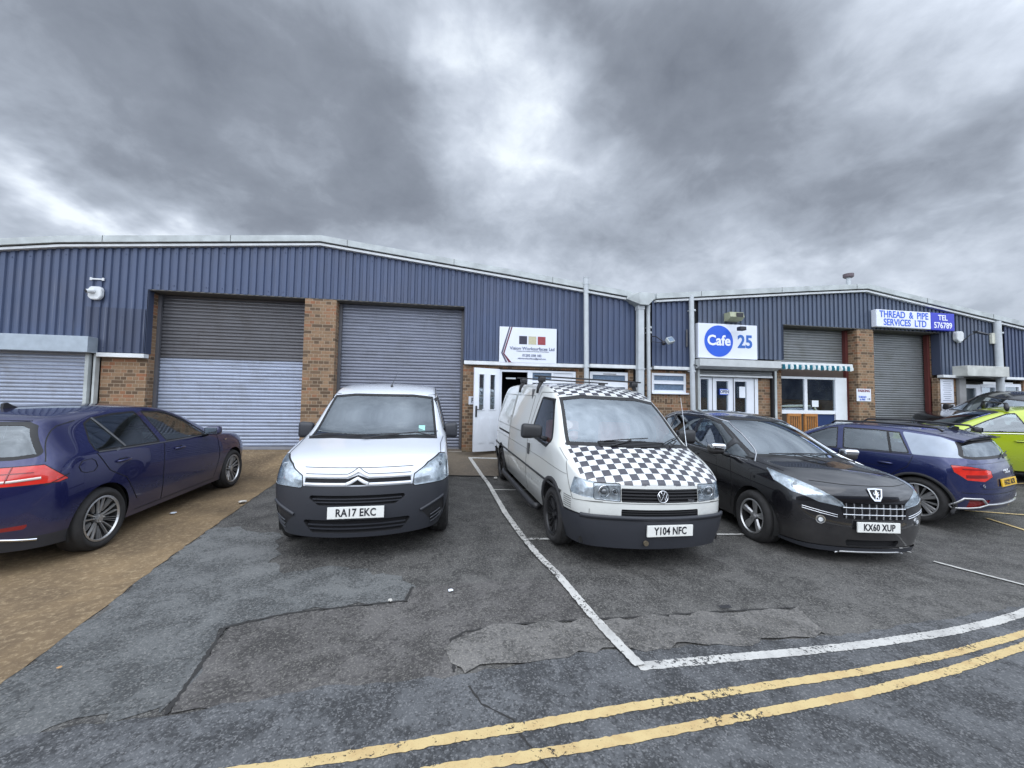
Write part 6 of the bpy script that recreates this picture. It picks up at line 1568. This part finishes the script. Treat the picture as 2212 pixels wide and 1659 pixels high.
# ================= two cars further back on the right: lime hatchback and black off-roader
def side_car(name, label, paint_m, cx_, cy_, yaw, H=1.52, L=4.05, dz=0.0, bars=False, suv=False, wb=1.27, lev=3):
    k = H/1.508; sx = L/4.19
    lo = [(.84,.24*k),(.88,.44*k),(.892,.68*k),(.88,.90*k)]
    if suv:
        secs = [(1.86,[(.74,.26),(.82,.46),(.85,.66),(.84,.86),(.80,1.0),(.70,1.05)],1.07,0),(1.62,[(.84,.26),(.89,.46),(.90,.70),(.89,.90),(.84,1.06),(.72,1.09)],1.11,.12),(1.15,[(.85,.26),(.90,.46),(.91,.70),(.90,.92),(.86,1.09),(.74,1.13)],1.15,.12),
          (.82,[(.85,.26),(.90,.46),(.91,.70),(.90,.94),(.87,1.12),(.77,1.18)],1.2,.18),(.40,[(.85,.26),(.90,.46),(.91,.70),(.90,.94),(.88,1.13),(.73,1.45)],1.48,.16),(.05,[(.85,.26),(.90,.46),(.91,.70),(.90,.94),(.88,1.14),(.68,1.69)],1.74,.1),
          (-.5,[(.85,.26),(.90,.46),(.91,.70),(.90,.94),(.88,1.15),(.68,1.74)],1.79,0),(-1.1,[(.85,.26),(.90,.46),(.91,.70),(.90,.94),(.88,1.16),(.68,1.73)],1.78,0),(-1.65,[(.85,.28),(.89,.46),(.90,.70),(.89,.94),(.87,1.17),(.66,1.66)],1.71,0),(-1.95,[(.80,.32),(.86,.48),(.87,.70),(.86,.94),(.84,1.17),(.63,1.56)],1.6,-.02)]
        kk = H/1.79; secs = [(x*sx, [(y, z*kk) for y, z in p], zc*kk, b) for x, p, zc, b in secs]
        wf = [(.66,1.14),(.30,1.46),(.06,1.62),(-.12,1.64),(-.16,1.15)]; wr = [(-.24,1.155),(-.20,1.645),(-.95,1.65),(-1.0,1.17)]; wq = [(-1.08,1.175),(-1.04,1.64),(-1.55,1.58),(-1.72,1.35),(-1.72,1.2)]
        sc = lambda W_: [(x*sx, z*kk) for x, z in W_]; belt = 1.10*kk
    else:
        secs = [(1.80,[(.70,.22),(.79,.42),(.81,.60),(.79,.74),(.73,.84),(.62,.88)],.90,0),(1.56,[(.81,.22),(.87,.44),(.885,.66),(.87,.82),(.81,.93),(.68,.965)],.99,.16),(1.18,lo[:3]+[(.88,.86),(.84,.99),(.72,1.03)],1.06,.16),
          (.90,lo+[(.86,1.0*k),(.76,1.09)],1.12,.24),(.46,lo+[(.87,1.01*k),(.71,1.31)],1.34,.2),(.02,lo+[(.87,1.02*k),(.65,1.48)],1.52,.12),(-.5,lo+[(.87,1.03*k),(.64,1.50)],1.555,.02),(-1.05,lo+[(.865,1.04*k),(.63,1.47)],1.52,0),(-1.48,lo+[(.85,1.05*k),(.61,1.40)],1.45,0),(-1.72,[(.82,.28),(.87,.46),(.88,.70),(.86,.92),(.82,1.07),(.58,1.30)],1.35,-.04)]
        secs = [(x*sx, p, zc, b) for x, p, zc, b in secs]
        wf = [(.78,1.03),(.38,1.27),(.06,1.42),(-.06,1.43),(-.22,1.04)]; wr = [(-.36,1.045),(-.18,1.43),(-.75,1.43),(-1.02,1.40),(-1.16,1.08)]; wq = [(1.10,1.025),(.86,1.18),(.84,1.03)]
        sc = lambda W_: [(x*sx, z) for x, z in W_]; belt = .99
    sh = Shell(subdivide(cage(secs, [.22,.26,.26,.24,.18,.14], [.18,.24,.24,.22,.16,.06]), lev))
    root = thing(name, label, 'car'); r = .36 if suv else .31; arch = r+.05
    for x in (wb, -wb): sh.cut('arch', zarch(x, r+.01, arch))
    sh.drop(['arch'])
    zb, zt_ = (1.16*H/1.79, 1.60*H/1.79) if suv else (1.09, 1.46)
    items = [glaze(sh, 'ws', GE([(-.4,zb+.02),(.5,zb+.02),(.72,zb),(.60,zt_-.02),(.4,zt_),(-.4,zt_)], 1), root, 'windscreen', 'screen', .03),
             glaze(sh, 'rw', GE([(-.4,zb+.02),(.62,zb+.02),(.55,zt_-.12),(-.4,zt_-.10)], -1), root, 'rear_window', 'glass_dark', .04)]
    for sg in (1, -1):
        items.append(glaze(sh, 'sf%d' % sg, GL(sc(wf), sg, .02), root, 'front_side_window', 'glass', .02)); items.append(glaze(sh, 'sr%d' % sg, GL(sc(wr), sg, .02), root, 'rear_side_window', 'glass', .02)); items.append(glaze(sh, 'sq%d' % sg, GL(sc(wq), sg, .01), root, 'quarter_window', 'glass', .015))
        hz = secs[0][1][3][1]; sh.cut('hl%d' % sg, zdir([(2.0*sx,.48,hz-.02),(1.72*sx,.80,hz+.08),(1.62*sx,.85,hz-.0),(1.95*sx,.56,hz-.13)], (.75,.65,.2), sg, .01))
        sh.cut('tl%d' % sg, zdir([(-1.95*sx,.62,hz+.12),(-1.72*sx,.84,hz+.14),(-1.78*sx,.86,hz-.06),(-1.97*sx,.62,hz-.08)], (-.75,.65,0), sg, .01))
    finish_glass(sh, root, items)
    for sg in (1, -1):
        lamp(sh, root, 'hl%d' % sg, 'headlight', .04); f = sh.take(['tl%d' % sg]); obj('tail_light', f, M['red_lens'], root, True)
    obj('body', _body_only(sh), paint_m, root, True)
    bm = bmesh.new()
    for sg in (1, -1):
        a = wf[-1][0]*sx-.03; ribbon(sh, [(a,.34),(a,belt)], 'side', .007, bm=bm, sg=sg); ribbon(sh, [(.80*sx,.34),(.86*sx,.70),(.82*sx,belt-.04)], 'side', .007, bm=bm, sg=sg); ribbon(sh, [(-.9*sx,.45),(-1.05*sx,.75),(-1.12*sx,belt)], 'side', .007, bm=bm, sg=sg)
    obj('panel_line', bm, M['seal'], root)
    bm = bmesh.new()
    for sg in (1, -1): ribbon(sh, [(.85*sx,belt+.005),(-1.16*sx,belt+.045)], 'side', .014, .002, th=.003, bm=bm, sg=sg)
    obj('window_trim', bm, M['seal'] if suv else M['chrome'], root, True)
    handles(root, sh, (-.06, -.95), belt-.13, M['black_plastic'] if suv else paint_m); wheelset(root, (wb, -wb), .77, r, .215, r*.68, 'twist5', 'alloy', arch+.005, .86)
    for sg in (1, -1): mirror(root, .60*sx, .89, belt+.04, sg, 'black_plastic', (.15, .20, .18 if suv else .14))
    if bars:
        for x in (.05, -.70):
            rb = bpy.data.objects.new('roof_bar', None); link(rb, root); rb.location = (x, 0, 0)
            obj('crossbar', bx(-.03, .03, -.58, .58, 1.615, 1.640, bev=.006), M['black_plastic'], rb)
            for sg in (1, -1):
                bm = bmesh.new(); sweep(bm, [(0,.655*sg,1.46),(0,.64*sg,1.53),(0,.60*sg,1.62)], [.022,.045,.03], n=8); obj('foot', bm, M['black_plastic'], rb, True)
    cabin(root, 1.0, -1.3, .80, .34, [(-.25, -.36), (-.25, .36)], (.40, belt+.02), (.12, -.36, belt), bench=-.95)
    obj('underbody', bx(-1.75*sx, 1.7*sx, -.79, .79, .20, .26), M['underbody'], root)
    place(root, cx_, cy_, yaw, wb, dz=dz)
    return root
side_car('lime_car', 'lime yellow hatchback with black roof bars behind the navy compact SUV', M['lime_paint'], 12.15, 7.0, 2.36, H=1.58, bars=True, dz=.05)
side_car('off_road_car', 'black off road car standing beyond the lime yellow hatchback near the canopy', M['black_paint'], 14.75, 8.36, 3.06, H=1.84, dz=.06, L=4.45, suv=True, wb=1.33)
# ------------------------------------------------------------------ signs and small things on the facade
def board(name, label, cat, x0, x1, z0, z1, y, m, th=.03, bev=.004):
    t = thing(name, label, cat, ((x0+x1)/2, y, z0))
    wobj(t, 'panel', bx(x0, x1, y, y+th, z0, z1, bev=bev), m); return t
def wtext(t, s, size, m, x, y, z, xs=1.0, off=0.0, name='lettering', align='CENTER', space=1.0):
    o = text(name, s, size, m, t, FACE_M(x, y, z), xs, .002, off, align, space); o.data.transform(Matrix.Translation(-t.location)); return o
def wpoly(t, name, pts, y, m, th=.003):
    bm = bmesh.new(); prism(bm, pts, 'y', y, y+th); bmesh.ops.triangulate(bm, faces=[f for f in bm.faces if len(f.verts) > 4]); return wobj(t, name, bm, m)
M['sign_white'] = plain('sign panel white', (.66, .69, .76), .35, var=.03, scale=2)
M['navy_ink'] = plain('navy lettering', (.035, .055, .14), .4, var=.02); M['blue_ink'] = plain('bright blue lettering', (.008, .085, .55), .4, var=.03)
M['white_ink'] = plain('white lettering', (.75, .77, .82), .4, var=.02)
# worksurface firm's board
v = board('company_sign', 'white company sign with black, cream and red squares above the open door', 'sign', 1.20, 2.615, 2.59, 3.45, 9.315, M['sign_white'])
y = 9.311
for x, m in ((1.68, (.022, .022, .045)), (1.91, (.45, .42, .28)), (2.14, (.26, .035, .045))):
    wobj(v, 'colour_square', bx(x, x+.195, y, y+.003, 3.04, 3.24), plain('square %.2f' % x, m, .5, var=.25, scale=40))
wpoly(v, 'grey_stripe', [(1.43, 3.448), (1.462, 3.448), (1.285, 2.81), (1.40, 2.592), (1.355, 2.592), (1.245, 2.81)], y, plain('grey stripe', (.07, .065, .10), .5))
wpoly(v, 'red_stripe', [(1.482, 3.448), (1.515, 3.448), (1.325, 2.80), (1.50, 2.592), (1.425, 2.592), (1.292, 2.80)], y, plain('maroon stripe', (.11, .012, .030), .5))
wtext(v, 'Vision Worksurfaces Ltd', .108, M['navy_ink'], 2.01, y, 2.935, 1.02, .0012)
wtext(v, 'Complete New Kitchens and Worktops Fitting Solutions', .036, M['navy_ink'], 2.02, y, 2.872, .98)
wtext(v, '01202 038 183', .085, M['navy_ink'], 2.00, y, 2.768, .92, .0012)
wtext(v, 'visionworksurfaces@gmail.com', .056, M['navy_ink'], 2.00, y, 2.695, .98, .0004)
# cafe board
c = thing('cafe_sign', 'white cafe sign with a blue disc reading Cafe 25 above the cream shutter box', 'sign', (7.37, 9.2, 2.88))
wobj(c, 'panel', bx(6.52, 8.23, 9.20, 9.35, 2.885, 3.79, bev=.006), M['sign_white'])
bm = bmesh.new(); cyl(bm, (7.10, 9.200, 3.335), (7.10, 9.192, 3.335), .41, n=56); wobj(c, 'disc', bm, M['blue_ink'])
wtext(c, 'Cafe', .37, M['white_ink'], 7.10, 9.189, 3.34, .98, .010); wtext(c, '25', .47, plain('blue numeral', (.015, .11, .42), .4), 7.87, 9.197, 3.33, .95, .014)
# pipe merchant's sign box
t = thing('company_sign', 'long white and blue THREAD & PIPE SERVICES LTD sign over the grey shutter', 'sign', (13.4, 9.2, 3.96))
wobj(t, 'panel', bx(12.03, 13.90, 9.20, 9.35, 3.975, 4.47, bev=.02), M['sign_white']); wobj(t, 'blue_panel', bx(13.905, 14.74, 9.20, 9.35, 3.965, 4.47, bev=.01), plain('royal blue panel', (.010, .022, .42), .4))
wtext(t, 'THREAD  &  PIPE', .265, M['blue_ink'], 12.97, 9.197, 4.335, .86, .0045); wtext(t, 'SERVICES  LTD', .265, M['blue_ink'], 13.0, 9.197, 4.11, .86, .0045)
wtext(t, 'TEL', .22, M['white_ink'], 14.32, 9.197, 4.325, .95, .004); wtext(t, '576789', .24, M['white_ink'], 14.32, 9.197, 4.10, .90, .004)
# parking signs
p_ = thing('parking_sign', 'white NO PARKING sign on the brickwork behind the open glazed door', 'sign', (.80, 9.43, 1.5))
wobj(p_, 'panel', bx(.47, 1.165, 9.436, 9.448, 1.545, 1.735, bev=.002), M['sign_white']); wobj(p_, 'upper_panel', bx(.62, .99, 9.436, 9.448, 1.78, 1.95, bev=.002), M['sign_white'])
wtext(p_, 'PARKING', .165, M['ink'], .815, 9.433, 1.64, .82, .004); wtext(p_, 'NO', .165, M['ink'], .805, 9.433, 1.865, .9, .004)
p_ = board('parking_sign', 'small white PARKING THREAD & PIPE sign with an arrow on the brick pier', 'sign', 11.40, 11.87, 1.80, 2.15, 9.345, M['sign_white'], .012, .002)
wtext(p_, 'PARKING', .10, plain('maroon lettering', (.20, .03, .06), .5), 11.635, 9.342, 2.09, .95, .002); wtext(p_, 'THREAD', .072, M['blue_ink'], 11.58, 9.342, 1.915, .95, .0015); wtext(p_, '& PIPE', .072, M['blue_ink'], 11.58, 9.342, 1.845, .95, .0015)
wpoly(p_, 'arrow', [(11.74, 1.872), (11.80, 1.872), (11.80, 1.895), (11.845, 1.865), (11.80, 1.835), (11.80, 1.858), (11.74, 1.858)], 9.341, M['navy_ink'])
# notice boards by the right entrance
n_ = board('notice_board', 'tall white directory board of small text beside the entrance canopy', 'sign', 14.33, 14.80, 1.80, 2.50, 9.43, M['sign_white'], .012, .002)
for k, sx in enumerate((.30, .26, .32, .28, .33, .24, .30, .28, .20, .34)): wobj(n_, 'text_row', bx(14.565-sx/2, 14.565+sx/2, 9.4275, 9.429, 2.42-.062*k, 2.432-.062*k), M['navy_ink'])
n_ = board('notice_board', 'small white notice board under the tall directory board', 'sign', 14.35, 14.82, 1.50, 1.76, 9.43, M['sign_white'], .012, .002)
wobj(n_, 'text_row', bx(14.45, 14.72, 9.4275, 9.429, 1.66, 1.68), M['navy_ink'])
# open sign and papers in the cafe door
o_ = thing('open_sign', 'blue and white OPEN sign hanging in the cafe door glass', 'sign', (7.24, 9.45, 1.86))
wobj(o_, 'panel', bx(7.11, 7.39, 9.452, 9.458, 1.90, 2.06, bev=.002), M['blue_ink']); wobj(o_, 'face', bx(7.125, 7.375, 9.449, 9.4515, 1.92, 2.04), M['paper']); wtext(o_, 'OPEN', .115, M['navy_ink'], 7.25, 9.447, 1.98, .85, .003)
bm = bmesh.new(); sweep(bm, [(7.15, 9.455, 2.06), (7.25, 9.455, 2.13), (7.35, 9.455, 2.06)], .003, n=4); wobj(o_, 'string', bm, M['ink'])
tag(obj('paper_notice', bx(7.69, 7.87, 9.449, 9.4515, 1.83, 2.13), M['paper']), 'white paper notice taped inside the right hand cafe door', 'notice')
tag(obj('paper_notice', bx(10.10, 10.31, 9.606, 9.609, 1.62, 1.80), M['paper']), 'white paper notice in the cafe service window', 'notice')
tag(obj('green_box', bx(7.86, 8.02, 9.54, 9.62, 1.52, 1.60, bev=.01), plain('lime green box', (.30, .48, .03), .5)), 'small lime green item behind the right hand cafe door glass', 'box')
# alarm boxes, cameras, lights
a_ = thing('alarm_box', 'white hexagonal alarm bell box high on the left cladding', 'alarm box', (-7.37, 9.33, 3.62))
def hexbox(t, cx_, cz_, w, h, y0, y1, m):
    P = [(cx_-w/2, cz_-h*.30), (cx_-w/2, cz_+h*.30), (cx_-w*.34, cz_+h/2), (cx_+w*.34, cz_+h/2), (cx_+w/2, cz_+h*.30), (cx_+w/2*.95, cz_-h*.25), (cx_+w*.25, cz_-h/2), (cx_-w*.25, cz_-h/2)]
    bm = bmesh.new(); prism(bm, P, 'y', y0, y1); bmesh.ops.bevel(bm, geom=bm.edges[:], offset=.012, segments=2, affect='EDGES'); return wobj(t, 'casing', bm, m)
hexbox(a_, -7.37, 3.755, .25, .27, 9.27, 9.35, M['trim_white']); bm = bmesh.new(); cyl(bm, (-7.38, 9.27, 3.79), (-7.44, 9.17, 3.76), .045, .04, n=14); wobj(a_, 'camera_tube', bm, M['trim_white']); bm = bmesh.new(); cyl(bm, (-7.441, 9.169, 3.76), (-7.445, 9.162, 3.758), .036, n=14); wobj(a_, 'lens', bm, M['ink'])
bm = bmesh.new(); box(bm, -.13, .13, -.008, .008, -.015, .015, bev=.005); box(bm, -.13, -.09, -.01, .01, -.03, .03, bev=.006); box(bm, .09, .13, -.01, .01, -.03, .03, bev=.006)
tag(obj('wall_bracket', bm, M['trim_white'], loc=(-7.37, 9.34, 4.06)), 'small white empty bracket above the alarm box on the left', 'bracket')
a_ = thing('alarm_box', 'white alarm bell box on the right building beside the long sign', 'alarm box', (15.0, 9.33, 3.55)); hexbox(a_, 15.02, 3.80, .26, .30, 9.24, 9.35, M['trim_white']); bm = bmesh.new(); cyl(bm, (15.02, 9.29, 3.62), (15.02, 9.29, 3.66), .05, n=12); wobj(a_, 'strobe', bm, M['trim'])
tag(obj('junction_box', bx(-.10, .10, -.07, 0, -.16, .16, bev=.012), plain('cream plastic box', (.55, .55, .47), .5), loc=(16.30, 9.35, 3.78)), 'cream rectangular junction box next to the right hand drainpipe', 'box')
l_ = thing('lamp_arm', 'dark street style wall lamp with angled head above the entrance canopy', 'wall lamp', (15.55, 9.35, 3.72))
bm = bmesh.new(); sweep(bm, [(15.50, 9.33, 3.70), (15.50, 9.15, 3.88), (15.56, 9.0, 3.93)], .013, n=8); wobj(l_, 'arm', bm, M['alloy_dark']); bm = bmesh.new(); prism(bm, [(15.42, 3.96), (15.90, 3.87), (15.92, 3.86), (15.45, 3.92)], 'y', 8.94, 9.06); wobj(l_, 'head', bm, M['alloy_dark'])
f_ = thing('flood_light', 'cream square flood light fixture above the cafe sign', 'flood light', (7.6, 9.33, 3.90))
bm = bmesh.new(); prism(bm, [(9.35, 4.13), (9.13, 4.13), (9.10, 4.0), (9.20, 3.92), (9.35, 3.92)], 'x', 7.40, 7.80); wobj(f_, 'housing', bm, plain('aged cream casing', (.33, .35, .24), .6, var=.2)); wobj(f_, 'lamp_face', bx(7.57, 7.77, 9.094, 9.104, 4.00, 4.11), M['alloy_black'])
f_ = thing('sign_lamp', 'small black spotlight on a bracket over the top edge of the cafe sign', 'spotlight', (7.7, 9.2, 3.75))
bm = bmesh.new(); sweep(bm, [(7.42, 9.18, 3.88), (7.60, 9.05, 3.84), (7.70, 8.98, 3.80)], .012, n=6); wobj(f_, 'arm', bm, M['ink']); bm = bmesh.new(); box(bm, 7.58, 7.76, 8.88, 9.02, 3.62, 3.72, bev=.02); wobj(f_, 'head', bm, M['ink'])
f_ = thing('flood_light', 'tilted flood light on a bent cable arm left of the cafe sign', 'flood light', (5.45, 9.3, 3.2))
bm = bmesh.new(); sweep(bm, [(5.12, 9.30, 3.40), (5.32, 9.22, 3.39), (5.40, 9.15, 3.30), (5.47, 9.12, 3.25)], .014, n=6); sweep(bm, [(5.22, 9.30, 3.38), (5.24, 9.30, 3.27), (5.36, 9.22, 3.24), (5.44, 9.12, 3.22)], .007, n=5); wobj(f_, 'arm', bm, M['ink'])
bm = bmesh.new(); box(bm, -.09, .09, -.05, .05, -.08, .08, bev=.015); bmesh.ops.rotate(bm, verts=bm.verts[:], matrix=Matrix.Rotation(R(-32), 3, 'X') @ Matrix.Rotation(R(-18), 3, 'Y')); bmesh.ops.translate(bm, verts=bm.verts[:], vec=(5.60, 9.05, 3.27)); wobj(f_, 'head', bm, M['trim'])
bm = bmesh.new(); box(bm, -.07, .07, -.056, -.050, -.06, .06); bmesh.ops.rotate(bm, verts=bm.verts[:], matrix=Matrix.Rotation(R(-32), 3, 'X') @ Matrix.Rotation(R(-18), 3, 'Y')); bmesh.ops.translate(bm, verts=bm.verts[:], vec=(5.60, 9.05, 3.27)); wobj(f_, 'glass', bm, M['frosted'])
bm = bmesh.new(); cyl(bm, (5.47, 9.10, 3.18), (5.47, 9.14, 3.24), .05, .05, n=12); wobj(f_, 'sensor', bm, M['ink'])
bm = bmesh.new(); sweep(bm, [(6.27, 9.30, 2.66), (6.33, 9.18, 2.665), (6.42, 9.17, 2.62), (6.52, 9.2, 2.60)], .012, n=6); tag(obj('cable', bm, M['ink']), 'short black cable from the drainpipe to the cream shutter box', 'cable')
bm = bmesh.new(); box(bm, -.02, .02, -.03, .0, -.23, .23, bev=.01); tag(obj('cable_conduit', bm, M['alloy_dark'], loc=(6.20, 9.34, 3.38)), 'short vertical conduit beside the drainpipe left of the cafe sign', 'conduit')
# awning with striped valance
w_ = thing('awning', 'rolled awning with a teal and white striped valance over the service window', 'awning', (10.1, 9.3, 2.6))
wobj(w_, 'cassette', bx(9.00, 11.26, 9.18, 9.36, 2.765, 2.835, bev=.015), M['trim_white'])
bm = bmesh.new(); mA, mB = plain('teal awning cloth', (.012, .13, .18), .9), plain('white awning cloth', (.62, .66, .66), .9); n = 130; rows = []
for k in range(n+1):
    x = 9.03+2.20*k/n; yy = 9.17+.022*math.sin(k*.9)+.01*math.sin(k*.37); zb = 2.635+.028*abs(math.sin(math.pi*k/6))*0+.020*abs(math.cos(math.pi*k/5)); rows.append((bm.verts.new((x, 9.17, 2.775)), bm.verts.new((x, yy-.006, 2.70)), bm.verts.new((x, yy, zb))))
for k in range(n):
    for j in range(2):
        f = bm.faces.new((rows[k][j], rows[k+1][j], rows[k+1][j+1], rows[k][j+1])); f.material_index = (k//5) % 2
wobj(w_, 'striped_valance', bm, [mA, mB])
# wooden chairs under the service window
def wooden_chair(x, label):
    t = thing('wooden_chair', label, 'chair', (x, 9.08, G(x, 9.1)), R(4), 'wooden chairs below the service window')
    k = M.setdefault('wood', plain('orange varnished wood', (.36, .15, .035), .45, var=.25, scale=14)); h = 1.44-G(x, 9.1)
    for sx in (-1, 1):
        obj('leg', bx(sx*.19-.02, sx*.19+.02, -.22, -.18, 0, h, bev=.004), k, t); obj('leg', bx(sx*.19-.02, sx*.19+.02, .14, .18, 0, .45, bev=.004), k, t)
    obj('seat', bx(-.21, .21, -.22, .20, .45, .475, bev=.005), k, t); obj('top_rail', bx(-.21, .21, -.225, -.175, h-.075, h+.0, bev=.008), k, t); obj('lower_rail', bx(-.17, .17, -.215, -.185, .70, .74, bev=.003), k, t)
    for i in range(5): obj('back_slat', bx(-.155+.07*i, -.130+.07*i, -.21, -.19, .74, h-.075), k, t)
wooden_chair(8.78, 'left orange wooden slatted chair under the cafe service window'); wooden_chair(9.27, 'right orange wooden slatted chair under the cafe service window')
tag(obj('grating', boxes([(-.05, .05, -.025+.012*k, -.019+.012*k, 0, .004) for k in range(4)], bev=0), M['alloy_dark'], loc=(2.30, 3.02, G(2.3, 3.02)+.02)), 'small metal strip lying on the tarmac near the gritty repair patch', 'scrap')
# boards stand a little proud of the wall
for o_ in [x for x in COL.objects if x.get('category') and x.parent is None]:
    l = o_['label']
    for key, d in (('black, cream and red squares', (-.03, -.02)), ('blue disc reading', (-.195, -.045)), ('THREAD & PIPE SERVICES', (-.21, -.07)), ('PARKING THREAD', (-.12, -.0)), ('directory board', (-.03, 0)), ('awning with', (-.28, -.03)), ('bell box high', (.12, -.03)), ('empty bracket', (.10, -.03)), ('bell box on the right', (-.22, -.04)), ('junction box', (-.16, -.02)), ('angled head above', (-.5, -.08)), ('cream square flood', (-.22, -.07)), ('black spotlight', (-.30, -.08)), ('bent cable arm', (-.16, -.05)), ('short black cable', (-.12, -.02)), ('vertical conduit', (-.12, -.03))):
        if key in l: o_.location.x += d[0]; o_.location.z += d[1]
# unseen row behind the viewer, added for the cars and windows to reflect
D_ = thing('industrial_building', 'unseen low clad unit added behind the viewer for reflections', 'building', (0, -16, 0))
wobj(D_, 'brick_wall', bx(-40, 40, -16.2, -16, -.2, 2.4), M['brick']); wobj(D_, 'cladding', bx(-40, 40, -16.25, -15.95, 2.4, 5.0), M['clad']); wobj(D_, 'roof', bx(-40, 40, -30, -15.9, 5.0, 5.15), M['trim'])
